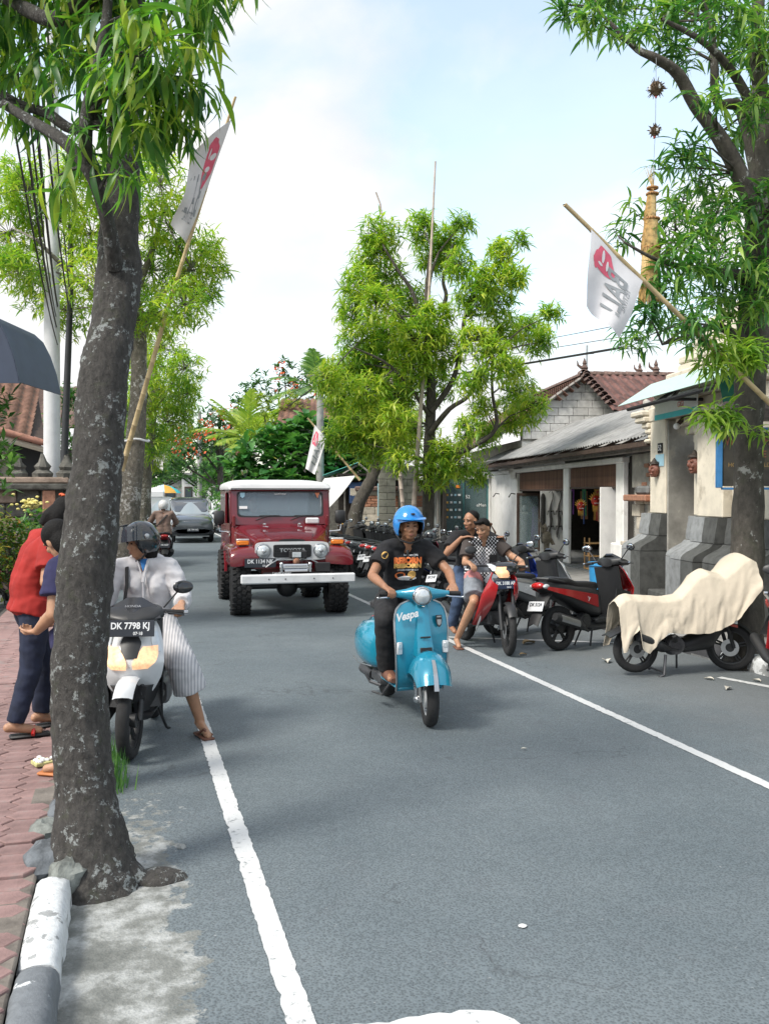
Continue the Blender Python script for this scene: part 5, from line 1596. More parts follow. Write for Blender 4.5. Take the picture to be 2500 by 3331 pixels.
MB().box((-.2, .25, 2.08), (3.6, .45, .12), None, .03).build('coping', M_pinkst, lw)
for i in range(9):
    q = MB()
    q.lathe([(.17, 0), (.19, .08), (.12, .14), (.15, .2), (.08, .3), (.03, .42)], 7)
    q.v = [tuple(Vector(v) * (1 + .18 * mnoise.noise(Vector(v) * 9 + Vector((i, 0, 0))))) for v in q.v]
    q.build('carved_crest', M_carvst, lw, 40, (-1.8 + i * .42, .22, 2.13), (0, 0, i))
lh = thing('tiled_house', 'house with brown tiled roof and pink eave at the left edge', 'house', (-3.0, 21.6, 0), R(0))
MB().box((-.2, 1.6, 1.6), (2.4, 2.6, 3.2)).build('wall', M_cream, lh)
MB().box((-.1, .12, 2.3), (1.0, .3, .9), None, .02).build('panel', M_white, lh)
for i in range(5):
    MB().box((.25 - i * .0, .05, 1.55 + i * .12), (1.1 + .12 * (i % 2), .42, .11), None, .015).build('moulding', M_cream, lh)
MB().box((.95, .25, 2.15), (.55, .3, 1.7)).build('opening_shade', M_black, lh)  # solid black box, its colour stands for the shade in an opening
ra = MB().add([(-2.2, -.7, 3.9), (-2.2, 2.2, 5.4), (1.0, 2.2, 4.2), (1.4, -.7, 2.88)], [(0, 1, 2, 3)]).build('roof', M_woodd, lh, 0)
ax_ = Vector((3.6, 0, -1.02)).normalized()
dn_ = Vector((0, -2.9, -1.5)).normalized()
tiled(ra, (-2.2, 2.2, 5.42), ax_, dn_, 14, 13, .245, .25, M_tiled, 182)
q = MB()
for i in range(14):
    a_ = Vector((-2.2, -.72, 3.9)) + ax_ * .268 * i
    MB().tube([a_, a_ + ax_ * .27], [.075, .062], 8).build('eave_tile', mat('pink_tile', (.40, .20, .15), .85, var=.2, vs=9, objvar=.2), lh, 60)
MB().tube([Vector((-2.2, -.62, 3.76)), Vector((-2.2, -.62, 3.76)) + ax_ * 3.75], .06, 4).build('eave_board', M_cream, lh, 20)
lh2 = thing('tiled_house', 'farther house with grey tiled roof left of the near trunk', 'house', (-1.9, 27.5, 0), R(0))
MB().box((-.2, 1.6, 1.5), (2.6, 2.6, 3.1)).build('wall', M_carvst, lh2)
rb2 = MB().add([(-1.8, 1.8, 4.9), (1.4, 1.8, 4.9), (1.5, -.4, 3.6), (-1.9, -.4, 3.6)], [(0, 1, 2, 3)]).build('roof', M_woodd, lh2, 0)
tiled(rb2, (-1.8, 1.8, 4.92), (1, 0, 0), Vector((0, -2.2, -1.3)), 13, 10, .25, .255, M_ridge, 130)
q = MB()
for i in range(5):
    MB().box((.3 + i * .2, -.02, 2.2), (.05, .08, 1.5), None, .01).build('baluster', M_white, lh2)
# dark curved canopy at the left edge
cn = thing('dark_canopy', 'dark blue vaulted canopy at the left edge below the leaves', 'canopy', (-1.86, 12.85, 3.2), R(-15))
M_cnav = mat('canopy_navy', (.035, .05, .085), .55, var=.15, vs=3)
def vault(u, v):
    x = -1.2 + u * 1.88
    k = max(0, min(1, (x + .25) / .93))
    h = .92 * (1 - abs(2 * k - 1.02) ** 2.6) ** .5 if .02 < k < 1 and (1 - abs(2 * k - 1.02) ** 2.6) > 0 else 0
    if x < -.1:
        h = max(h, .42 + .3 * math.sin((x + .1) * 3.0 + 3.14) * 0 + .1 * math.cos((x + .5) * 6))
    return (x, -.25 + v * .6, h)
prof = [(-1.3, .62), (-.85, .66), (-.45, .52), (-.22, .44), (-.10, .50), (0, .66), (.12, .80), (.24, .86), (.36, .83), (.48, .72), (.58, .52), (.66, .28), (.72, 0)]
q = MB().sheet(lambda u, v: (lerp([(i, *p) for i, p in enumerate(prof)], u * 12)[0], -.3 + v * 1.5, lerp([(i, *p) for i, p in enumerate(prof)], u * 12)[1]), 48, 3, .012)
q.build('vault', M_cnav, cn, 60)
q = MB().prism([(p[0], p[1] - .012) for p in prof] + [(-1.3, .02)], .02, Matrix(((1, 0, 0, 0), (0, 0, -1, -.28), (0, 1, 0, 0), (0, 0, 0, 1))))
q.build('end_panel', M_cnav, cn, 0)
MB().tube([(-1.25, .5, -3.1), (-1.25, .5, .5)], .035, 8).build('post', M_black, cn)
# ------------------------------------------------------------------ two-wheelers (local x forward, y left, z up; origin on the ground midway between the axles)
M_rub_ = mat('tyre_rubber', (.018, .018, .019), .8, var=.2, vs=20, bump=.4, bs=120)
M_blkp = mat('black_plastic', (.022, .023, .025), .45, var=.1, vs=12)
M_blkg = mat('gloss_black', (.010, .011, .014), .18, var=0, coat=.6)
M_chr = mat('chrome', (.62, .63, .65), .14, 1, var=0)
M_alu = mat('aluminium', (.42, .43, .44), .35, .9, var=.1)
M_eng = mat('engine_metal', (.12, .12, .125), .45, .7, var=.25, vs=14)
M_seat = mat('seat_vinyl', (.016, .016, .018), .5, var=.15, vs=12)
M_redl = mat('tail_lens', (.45, .015, .015), .2, var=.05, coat=.5)
M_ambl = mat('amber_lens', (.80, .22, .02), .2, var=.05, coat=.5)
M_clear = mat('clear_lens', (.62, .66, .68), .12, .3, var=.1, vs=20, coat=.8)
M_lit = mat('lit_lamp', (1.0, .56, .30), .2, var=.3, vs=40, emit=.5, coat=.8)
M_plate = mat('plate_black', (.02, .025, .035), .5, var=0)
M_ptext = mat('plate_text', (.72, .74, .76), .5, var=0)
M_mirr = mat('mirror_glass', (.75, .80, .84), .03, 1, var=0)
M_wpl = mat('white_gloss', (.62, .64, .66), .25, var=.05, coat=.5)
M_silv = mat('silver_gloss', (.38, .40, .42), .3, .3, var=.05, coat=.5)
M_rede = mat('red_gloss', (.36, .012, .015), .2, var=.06, coat=.6)
M_blug = mat('blue_gloss', (.02, .07, .45), .22, var=.06, coat=.6)
M_gryg = mat('grey_gloss', (.16, .17, .18), .25, .2, var=.06, coat=.5)
M_maro = mat('maroon_gloss', (.20, .02, .05), .22, var=.05, coat=.5)
AXY = Matrix.Rotation(R(90), 4, 'X')       # lathe axis onto y
def wheel(t, x, r, w, spokes=5, steer=0, rimm=None, z=None, n=26, rimr=.72, disc=True, hub=.05):
    z = r if z is None else z
    T = Matrix.Rotation(steer, 4, 'Z') @ AXY
    rm = r * rimr
    q = MB()
    q.lathe([(rm + .012, -w * .36), (rm + .012, w * .36), (rm - .012, w * .30), (rm - .018, 0), (rm - .012, -w * .30)], n, closed=True, M=T)
    q.lathe([(.0, -w * .5), (hub, -w * .5), (hub, w * .5), (0, w * .5)], 14, M=T)
    for k in range(spokes):
        a = 2 * math.pi * k / spokes + .3
        if spokes <= 8:
            for da in (-.10, .10):
                q.tube([(math.cos(a + da * 1.5) * hub * .8, math.sin(a + da * 1.5) * hub * .8, 0), (math.cos(a + da) * (rm - .01), math.sin(a + da) * (rm - .01), 0)], [.014, .011], 6, M=T)
        else:
            q.tube([(math.cos(a) * hub, math.sin(a) * hub, w * .3 * (-1) ** k), (math.cos(a + .25) * (rm - .01), math.sin(a + .25) * (rm - .01), 0)], .004, 4, M=T)
    wh = q.build('wheel', rimm or M_blkp, t, 40, (x, 0, z))
    q = MB()
    q.lathe([(rm + .002, -w * .40), (rm + (r - rm) * .45, -w * .52), (r - .018, -w * .45), (r - .004, -w * .26), (r, 0), (r - .004, w * .26), (r - .018, w * .45), (rm + (r - rm) * .45, w * .52), (rm + .002, w * .40)], n + 6, closed=True, M=T)
    q.build('tyre', M_rub_, wh, 50)
    if disc:
        q = MB()
        q.lathe([(.05, .045), (.10, .045), (.10, .049), (.05, .049)], 20, closed=True, M=T)
        q.build('brake_disc', M_alu, wh)
    return wh
class Shell:
    """front shell whose surface is x = f(y, z); table rows (z, x at centre, sweep back at edge, half width)"""
    def __init__(s, tab, p=2.0):
        s.tab, s.p = tab, p
    def pt(s, y, z, off=0):
        xc, dp, hw = lerp(s.tab, z)
        return (xc - dp * min(1.3, abs(y) / max(hw, .01)) ** s.p + off, y, z)
    def full(s, nz=16, ny=14, th=.012):
        z0, z1 = s.tab[0][0], s.tab[-1][0]
        def f(u, v):
            z = z0 + (z1 - z0) * v
            return s.pt((u * 2 - 1) * lerp(s.tab, z)[2], z)
        return MB().sheet(f, ny, nz, th)
    def patch(s, rows, off=.006, nz=8, ny=6, th=.01):
        z0, z1 = rows[0][0], rows[-1][0]
        def f(u, v):
            z = z0 + (z1 - z0) * v
            a, b = lerp(rows, z)
            return s.pt(a + (b - a) * u, z, off)
        return MB().sheet(f, ny, nz, th)
def secs(rows, n=20, p=2.6):
    """rings along x from rows (x, z centre, half width, half height[, power])"""
    return [[(r[0], y, z) for y, z in sup(0, r[1], r[2], r[3], r[4] if len(r) > 4 else p, n)] for r in rows]
def plate(t, s1, s2, M, w=.26, h=.10, m=None, tm=None, size=.058):
    q = MB().box((0, 0, 0), (w, h, .006), None, .002, M=M)
    p = q.build('number_plate', m or M_plate, t, 30)
    text('characters', s1, size, M @ Matrix.Translation((0, h * .14, .0045)), tm or M_ptext, p, .0008, .86, bold=.0016)
    if s2:
        text('characters', s2, size * .5, M @ Matrix.Translation((w * .16, -h * .32, .0045)), tm or M_ptext, p, .0008, .9, bold=.0006)
    return p
def facing(o, tilt=0, rz=0):
    """text plane that faces forward (+x) at o: text reads left to right seen from the front"""
    return Matrix.Translation(o) @ Matrix.Rotation(rz, 4, 'Z') @ Matrix.Rotation(-tilt, 4, 'Y') @ Matrix(((0, 0, 1, 0), (1, 0, 0, 0), (0, 1, 0, 0), (0, 0, 0, 1)))
def backing(o, tilt=0):
    return Matrix.Translation(o) @ Matrix.Rotation(tilt, 4, 'Y') @ Matrix(((0, 0, -1, 0), (-1, 0, 0, 0), (0, 1, 0, 0), (0, 0, 0, 1)))
def mirror(t, base, top, s, sz=(.018, .075, .048), m=None):
    q = MB().tube([base, (Vector(base) + Vector(top)) / 2 + Vector((0, .02 * s, .03)), top], .007, 6)
    st = q.build('mirror', m or M_blkp, t)
    q = MB().ell(top, sz, 14, 8, rot=(0, R(-10), R(12) * s))
    q.build('mirror_shell', m or M_blkp, st)
    q = MB().ell((top[0] - .012, top[1], top[2]), (sz[0] * .6, sz[1] * .86, sz[2] * .84), 14, 8, rot=(0, R(-10), R(12) * s))
    q.build('mirror_glass', M_mirr, st)
def bars(t, x, z, half, drop=.02, grip=.11, sweep=.05, lever=True, steer=0):
    T = Matrix.Translation((x, 0, z)) @ Matrix.Rotation(steer, 4, 'Z')
    q = MB().tube([(0, -.05, 0), (-.02, -half * .5, 0), (-sweep, -half, -drop)], .012, 8, M=T).tube([(0, .05, 0), (-.02, half * .5, 0), (-sweep, half, -drop)], .012, 8, M=T)
    b = q.build('handlebar', M_blkp, t)
    for s in (-1, 1):
        q = MB().tube([(-sweep * .75, s * (half - grip), -drop * .7), (-sweep, s * half, -drop)], .019, 10, M=T)
        q.build('grip', M_rub_, b)
        q = MB().cyl((-sweep, s * half, -drop), (-sweep - .002, s * (half + .03), -drop), .015, .015, 10, M=T)
        q.build('bar_end', M_chr, b)
        if lever:
            q = MB().tube([(.02, s * (half - grip - .03), -.005), (.045, s * (half - grip), -.01), (.02, s * (half + .01), -.03)], .006, 6, M=T)
            q.build('lever', M_blkp, b)
    return b

def scooter(name, label, loc, rz, paint, paint2, group=None, detail=True, steer=0, lit=False, plates=None, lean=0, mirrors=True, rear_plate=None, side_text=None, mirror_mat=None, scale=1, wheels=.262, front=True, stand=True):
    t = thing(name, label, 'scooter', loc, rz, group, scale)
    if lean:
        t.rotation_euler = Euler((lean, 0, rz), 'XYZ')
    r = wheels
    wheel(t, .63, r, .09, 5, steer, n=26)
    wheel(t, -.63, r, .10, 5, 0, n=26, disc=False)
    # fork and front mudguard
    for s in (-1, 1):
        MB().tube([(.63, s * .07, r), (.55, s * .072, .50), (.47, s * .06, .66)], [.018, .022, .024], 9).build('fork_leg', M_blkp, t)
    q = MB().lathe([(r + .018, -.068), (r + .036, -.045), (r + .042, 0), (r + .036, .045), (r + .018, .068)], 16, M=Matrix.Translation((.63, 0, r)) @ Matrix.Rotation(steer, 4, 'Z') @ AXY, a0=R(42), a1=R(130))
    q.build('front_mudguard', paint, t, 50)
    # front shell
    sh_ = Shell([(.36, .50, .02, .07), (.46, .55, .05, .15), (.56, .61, .09, .205), (.66, .64, .11, .225), (.78, .58, .12, .21), (.88, .52, .10, .185), (.97, .46, .08, .13)])
    sh_.full().build('front_shell', paint, t, 60)
    for s in (-1, 1):
        sh_.patch([(.625, s * .022, s * .12), (.67, s * .018, s * .175), (.715, s * .04, s * .185), (.775, s * .085, s * .18)], .008).build('headlight', M_lit if lit else M_clear, t, 60)
        sh_.patch([(.73, s * .15, s * .20), (.82, s * .135, s * .185), (.90, s * .12, s * .155)], .007).build('indicator', M_clear, t, 60)
        q = MB()
        q.loft([[(.56, s * .02, .50), (.60, s * .11, .50), (.45, s * .19, .50), (.40, s * .17, .50)], [(.62, s * .02, .42), (.60, s * .10, .42), (.42, s * .16, .42), (.38, s * .14, .42)], [(.56, s * .02, .30), (.54, s * .06, .30), (.38, s * .12, .30), (.34, s * .10, .30)]])
        q.build('side_cowl', M_blkp, t, 40)
        q = MB().sheet(lambda u, v: (.48 - .22 * u - .10 * v, s * (.205 - .02 * v - .03 * u), .62 - .40 * v + .05 * u), 5, 6, .01)
        q.build('cowl_panel', paint2, t, 60)
    sh_.patch([(.70, -.05, .05), (.80, -.075, .075), (.845, -.05, .05)], .009).build('nose_panel', M_blkp, t, 60)
    # screen and handlebar cowl
    q = MB()
    q.loft(secs([(.30, .99, .10, .05), (.36, 1.0, .20, .06), (.45, .985, .22, .05), (.52, .965, .15, .03), (.56, .955, .05, .01)], 18))
    q.build('handlebar_cowl', M_blkp, t, 50)
    q = MB()
    pv_ = [(.57, 0, .955), (.50, -.20, .965), (.40, -.16, 1.04), (.37, -.05, 1.10), (.37, .05, 1.10), (.40, .16, 1.04), (.50, .20, .965)]
    q.add(pv_ + [(p[0] - .02, p[1] * .96, p[2] - .02) for p in pv_], [(0, 1, 2, 3), (0, 3, 4), (0, 4, 5, 6), (10, 9, 8, 7), (11, 10, 7), (13, 12, 11, 7)] + [(i, (i + 1) % 7, 7 + (i + 1) % 7, 7 + i) for i in range(7)])
    q.build('screen', M_blkg, t, 12)
    bars(t, .36, 1.0, .34)
    if mirrors:
        for s in (-1, 1):
            mirror(t, (.34, s * .20, 1.02), (.36, s * .34, 1.17), s, m=mirror_mat)
    # inner leg shield, floor, under body
    q = MB().sheet(lambda u, v: (.40 - .10 * v + .06 * math.sin(u * math.pi), (u - .5) * .38, .32 + .62 * v), 8, 6, .02)
    q.build('leg_shield', M_blkp, t, 50)
    MB().box((.13, 0, .31), (.50, .30, .07), None, .02).build('floorboard', M_blkp, t)
    q = MB().loft(secs([(.42, .27, .05, .05), (.3, .24, .11, .05), (-.1, .24, .12, .06), (-.32, .28, .10, .07)], 14))
    q.build('under_cowl', M_blkp, t, 50)
    # rear body, seat, grab rail
    q = MB().loft(secs([(.02, .50, .12, .16), (-.06, .54, .15, .20), (-.22, .58, .165, .185), (-.45, .64, .17, .14), (-.68, .71, .15, .10), (-.86, .76, .10, .06), (-.95, .78, .05, .03)], 22, 2.8))
    q.build('rear_body', paint2, t, 50)
    for s in (-1, 1):
        q = MB().sheet(lambda u, v: (-.10 - .80 * u, s * (.168 + .012 * math.sin(u * 3.1) - .055 * max(0, u - .6) * 2.2), .545 + .20 * u + (v - .5) * (.15 * (1 - u * .75))), 10, 4, .012)
        sp = q.build('side_panel', paint, t, 60)
        if side_text and s == -1:
            text('lettering', side_text, .075, Matrix.Translation((-.36, s * .186, .615)) @ Matrix.Rotation(R(0), 4, 'Y') @ Matrix(((1, 0, 0, 0), (0, 0, -1, 0), (0, 1, 0, 0), (0, 0, 0, 1))) @ Matrix.Rotation(R(-14), 4, 'Z'), M_ptext, sp, .002, 1.2)
    q = MB().loft(secs([(.05, .70, .05, .03), (.0, .72, .10, .05), (-.15, .735, .135, .055), (-.40, .755, .145, .05), (-.52, .80, .14, .05), (-.75, .83, .12, .045), (-.84, .835, .07, .03)], 18, 3))
    q.build('seat', M_seat, t, 50)
    q = MB().tube([(-.62, -.13, .80), (-.88, -.12, .85), (-.93, 0, .86), (-.88, .12, .85), (-.62, .13, .80)], .014, 8)
    q.build('grab_rail', M_blkp, t)
    MB().ell((-.93, 0, .775), (.05, .10, .04)).build('tail_light', M_redl, t)
    for s in (-1, 1):
        MB().ell((-.90, s * .105, .765), (.05, .03, .028)).build('rear_indicator', M_clear, t)
    q = MB().sheet(lambda u, v: (-.80 - .24 * u, (v - .5) * (.20 - .06 * u), .70 - .36 * u ** 1.2 - .03 * abs(v - .5) * 2), 6, 4, .012)
    q.build('rear_mudguard', M_blkp, t, 50)
    if rear_plate:
        plate(t, rear_plate[0], rear_plate[1], backing((-.985, 0, .54), R(24)), .24, .12, rear_plate[2] if len(rear_plate) > 2 else None, rear_plate[3] if len(rear_plate) > 3 else None)
    # engine case (left), muffler (right), stand
    q = MB().loft(secs([(-.16, .30, .06, .09), (-.3, .29, .075, .11), (-.5, .28, .07, .10), (-.70, .27, .055, .09), (-.74, .27, .03, .05)], 16, 3))
    q.v = [(v[0], v[1] + .10, v[2]) for v in q.v]
    q.build('engine_case', M_eng, t, 50)
    q = MB().cyl((-.28, -.05, .32), (-.28, -.13, .32), .10, .085, 18).cyl((-.28, -.13, .32), (-.28, -.14, .32), .06, .06, 18)
    q.build('fan_cover', M_blkp, t)
    q = MB().tube([(-.10, -.06, .22), (-.25, -.12, .20), (-.40, -.16, .26)], [.016, .018, .03], 8).tube([(-.38, -.165, .26), (-.46, -.17, .30), (-.80, -.175, .40), (-.86, -.175, .415)], [.035, .058, .06, .045], 14)
    ex = q.build('muffler', M_blkp, t)
    q = MB().sheet(lambda u, v: (-.50 - .30 * u, -.235 + .012 * (2 * v - 1) ** 2, .305 + .09 * u + (v - .5) * .07), 6, 4, .006)
    q.build('heat_shield', M_alu, ex)
    if stand:
        q = MB().tube([(-.12, .08, .24), (-.20, .15, .02), (-.23, .17, .0)], [.013, .011, .014], 6).tube([(-.15, -.1, .22), (-.24, -.13, .02)], .012, 6)
        q.build('stand', M_blkp, t)
    q = MB().tube([(-.62, .13, .28), (-.50, .15, .62)], .02, 8)
    q.build('shock_absorber', M_chr, t)
    if plates:
        plate(t, plates[0], plates[1], facing((.585, 0, .905), R(12)), .33, .115, size=.064)
    return t

# ---- white scooter of the waiting woman
ws_ = scooter('scooter', 'white and black scooter with lit amber lights and plate DK 7798 KJ', (.115, 7.42, 0), R(-99), M_wpl, M_blkp, steer=R(-4), lit=True, plates=('DK 7798 KJ', '07·18'), wheels=.27, mirror_mat=M_blkg)
text('lettering', 'HONDA', .030, facing((.462, 0, 1.045), R(50)), M_chr, ws_, .001)
q = MB()
for i in range(9):
    a = i * .7
    q.tube([(.52, math.cos(a) * .05, .925), (.54, math.cos(a) * .11, .945 + .02 * math.sin(a))], [.012, .003], 5)
of_ = q.build('offering', mat('palm_offering', (.52, .50, .22), .8, var=.25, vs=20), ws_)

# ---- turquoise vintage scooter
M_teal = mat('teal_gloss', (.012, .25, .38), .24, .15, var=.07, vs=3, coat=.7)
def vespa():
    t = thing('vintage_scooter', 'turquoise vintage scooter ridden towards the camera in mid road', 'scooter', (2.30, 7.74, 0), R(-89))
    st = R(-9)
    T = Matrix.Translation((.59, 0, 0)) @ Matrix.Rotation(st, 4, 'Z')
    w = wheel(t, .59, .222, .095, 0, st, M_wpl, rimr=.60, disc=False, hub=.075)
    q = MB().lathe([(.075, -.02), (.13, -.012), (.135, .012), (.075, .02)], 20, closed=True, M=Matrix.Rotation(st, 4, 'Z') @ AXY)
    q.build('brake_drum', M_alu, w)
    wheel(t, -.60, .222, .10, 0, 0, M_wpl, rimr=.60, disc=False, hub=.1)
    # single-sided fork link, spring and damper on the right of the wheel
    q = MB().tube([(.0, -.085, .222), (-.09, -.085, .30), (-.10, -.075, .42)], [.03, .028, .026], 9, M=T).tube([(.03, -.08, .20), (.035, -.082, .40)], .014, 8, M=T)
    fk = q.build('fork', M_alu, t)
    q = MB()
    for i in range(7):
        q.lathe([(.020, -.005), (.028, 0), (.020, .005)], 12, M=T @ Matrix.Translation((.02, -.11, .32 + i * .017)))
    q.cyl((.02, -.11, .22), (.02, -.11, .46), .014, M=T).ell((.0, -.10, .222), (.05, .03, .035), M=T)
    q.build('shock_absorber', M_chr, fk)
    # mudguard
    rings = []
    for i in range(13):
        k = i / 12
        a = math.pi * (.14 + .84 * k)
        rad, hw = .285, .150 * (.72 + .28 * math.sin(math.pi * min(1, .15 + k * .75)))
        c = (math.cos(a) * rad, math.sin(a) * (rad + .02))
        ring = []
        for j in range(11):
            b = math.pi * j / 10
            dr = .055 * math.sin(b) - .11 * (1 - math.sin(b)) * math.sin(math.pi * min(1, max(0, .08 + k * .84)))
            ring.append((c[0] * (1 + dr / rad), -hw * math.cos(b) * (1.0 + .08 * (1 - math.sin(b))), .235 + c[1] * (1 + dr / rad)))
        rings.append(ring)
    q = MB().loft(rings, False, 0, T, closed=False)
    mg = q.build('front_mudguard', M_teal, t, 60)
    q = MB().sheet(lambda u, v: (math.cos(.3 + .75 * v) * .348, (u - .5) * .036 * (1 - .3 * v), .235 + math.sin(.3 + .75 * v) * .372), 4, 8, .008, M=T)
    q.build('crest', M_alu, mg, 60)
    # leg shield
    sh_ = Shell([(.24, .34, .00, .20), (.32, .39, .015, .205), (.45, .425, .03, .215), (.60, .44, .04, .222), (.75, .43, .045, .228), (.85, .41, .045, .222), (.92, .395, .04, .20), (.965, .385, .03, .155), (.99, .375, .01, .08)], 2.2)
    sh_.full(20, 16, .014).build('leg_shield', M_teal, t, 60)
    rim_ = [sh_.pt(s_ * lerp(sh_.tab, z)[2], z) for s_, zs in ((-1, [.24 + i * .75 / 18 for i in range(19)]), (1, [.99 - i * .75 / 18 for i in range(19)])) for z in zs]
    MB().tube(rim_, .009, 6).build('shield_trim', M_alu, t, 60)
    # horn cover
    q = MB()
    q.loft([[sh_.pt(y, z, o) for y, o in ((-w_, -.01), (-w_ * .8, d * .8), (-w_ * .3, d), (0, d + .004), (w_ * .3, d), (w_ * .8, d * .8), (w_, -.01))] for z, w_, d in ((.52, .065, .008), (.54, .085, .075), (.62, .082, .07), (.70, .075, .035), (.80, .065, .03), (.90, .06, .03), (.955, .055, .025), (.975, .04, .004))], closed=False, caps=False)
    hc = q.build('horn_cover', M_teal, t, 50)
    MB().box((.513, 0, .585), (.012, .10, .055), (0, R(-8), 0), .004).build('horn_grille', M_black, hc)
    MB().box((.492, 0, .692), (.012, .085, .013), None, .002).build('trim_bar', M_blkp, hc)
    q = MB().lathe([(0, 0), (.019, 0), (.016, .004), (0, .004)], 6, M=facing((.432, 0, .945), R(5)))
    q.build('badge', M_chr, hc)
    vt = text('lettering', 'Vespa', .085, facing((.442, -.135, .865), R(8), R(-14)) @ Matrix.Rotation(R(14), 4, 'Z') @ Matrix(((1, .35, 0, 0), (0, 1, 0, 0), (0, 0, 1, 0), (0, 0, 0, 1))), M_wpl, t, .003, .9, bold=.003)
    q = MB().prism([(-.028, .045), (.028, .045), (.03, .0), (.018, -.04), (0, -.055), (-.018, -.04), (-.03, 0)], .004, facing((.430, .135, .815), R(4), R(14)))
    em = q.build('emblem', M_blkp, t, 0)
    q = MB().prism([(-.02, .015), (.02, .015), (.018, -.02), (0, -.035), (-.018, -.02)], .003, facing((.434, .135, .81), R(4), R(14))).box((0, .033, .0), (.04, .012, .003), M=facing((.435, .135, .815), R(4), R(14)))
    q.build('emblem_mark', M_alu, em, 0)
    for s in (-1, 1):
        q = MB().box((0, 0, 0), (.02, .05, .10), None, .006, M=Matrix.Translation(sh_.pt(s * .195, .60, .012)) @ Matrix.Rotation(R(18) * s * -1, 4, 'Z'))
        ind = q.build('indicator', M_wpl, t)
        MB().box((0, 0, 0), (.022, .038, .045), None, .004, M=Matrix.Translation(sh_.pt(s * .195, .615, .016)) @ Matrix.Rotation(R(18) * s * -1, 4, 'Z')).build('indicator_lens', M_clear, ind)
    # headset
    Th = Matrix.Translation((.36, 0, 1.03)) @ Matrix.Rotation(st, 4, 'Z')
    rows = [(-.235, .0, .022, .024), (-.20, .005, .030, .028), (-.12, .012, .045, .042), (-.06, .022, .075, .062), (0, .03, .09, .072), (.06, .022, .075, .062), (.12, .012, .045, .042), (.20, .005, .030, .028), (.235, .0, .022, .024)]
    q = MB().loft([[(xc + a, y, b) for a, b in sup(0, 0, wx, hz, 2.3, 16)] for y, xc, wx, hz in rows], M=Th)
    q.cyl((0, 0, -.14), (0, 0, .0), .05, .06, 16, M=Th)
    hs_ = q.build('headset', M_teal, t, 50)
    q = MB().lathe([(.0, .035), (.045, .03), (.066, .012), (.070, 0), (.07, -.03)], 26, M=Th @ Matrix.Translation((.098, 0, -.012)) @ Matrix.Rotation(R(90), 4, 'Y'))
    q.build('headlight', M_clear, hs_, 60)
    q = MB().lathe([(.068, .016), (.078, .008), (.08, -.02), (.075, -.06)], 26, M=Th @ Matrix.Translation((.098, 0, -.012)) @ Matrix.Rotation(R(90), 4, 'Y'))
    q.build('headlight_rim', M_chr, hs_, 60)
    MB().ell((.122, 0, -.012), (.006, .014, .014), M=Th).build('bulb', M_chr, hs_)
    for s in (-1, 1):
        MB().tube([(-.012, s * .235, 0), (-.02, s * .335, -.003)], .019, 10, M=Th).build('grip', M_rub_, hs_)
        MB().tube([(.02, s * .20, -.012), (.045, s * .24, -.02), (.02, s * .345, -.03)], .007, 6, M=Th).ell((.02, s * .348, -.03), .011, M=Th).build('lever', M_chr, hs_)
    # floor, tunnel, rear body, cowls, saddle
    MB().box((.10, 0, .262), (.52, .38, .03), None, .012).build('floorboard', M_teal, t)
    q = MB()
    for y in (-.15, -.11, .11, .15):
        q.box((.10, y, .283), (.46, .018, .012), None, .003)
    q.build('floor_strip', M_blkp, t)
    q = MB().loft(secs([(-.14, .50, .14, .24), (-.3, .55, .15, .22), (-.6, .58, .15, .19), (-.85, .56, .12, .15), (-.93, .54, .06, .08)], 20, 3))
    q.build('rear_body', M_teal, t, 50)
    for s in (-1, 1):
        q = MB().loft([[(x, s * (.145 + max(0, b)), z) for b, z in [(dp * math.sin(math.pi * j / 10) ** .75 * (1.0 if j < 8 else .9), zc - hz + 2 * hz * (.5 - .5 * math.cos(math.pi * j / 10))) for j in range(11)]] for x, zc, hz, dp in ((-.20, .47, .10, .015), (-.23, .49, .16, .085), (-.34, .505, .20, .135), (-.52, .505, .205, .15), (-.70, .50, .19, .135), (-.84, .485, .15, .10), (-.92, .47, .09, .03))], closed=False, caps=False)
        cw = q.build('side_cowl', M_teal, t, 60)
        q = MB().tube([(-.24, s * .245, .345), (-.5, s * .292, .335), (-.78, s * .27, .35)], .006, 6)
        q.build('cowl_trim', M_alu, cw)
    q = MB().loft(secs([(.0, .79, .09, .035), (-.08, .80, .13, .05), (-.35, .81, .14, .055), (-.7, .83, .135, .05), (-.80, .83, .09, .03)], 18, 3))
    q.build('saddle', M_seat, t, 50)
    MB().ell((-.95, 0, .66), (.03, .06, .04)).build('tail_light', M_redl, t)
    q = MB().box((-.3, -.12, .24), (.35, .14, .12), None, .03).tube([(-.1, -.2, .2), (-.2, -.27, .22), (-.22, -.30, .28)], .014, 7).cyl((-.5, -.15, .22), (-.75, -.18, .24), .05, .05)
    q.build('engine', M_eng, t)
    for s in (-1, 1):
        MB().tube([(-.02, s * .14, .24), (-.06, s * .2, .13), (-.3, s * .22, .11)], .012, 6).build('stand_leg', M_eng, t)
    return t
vespa()

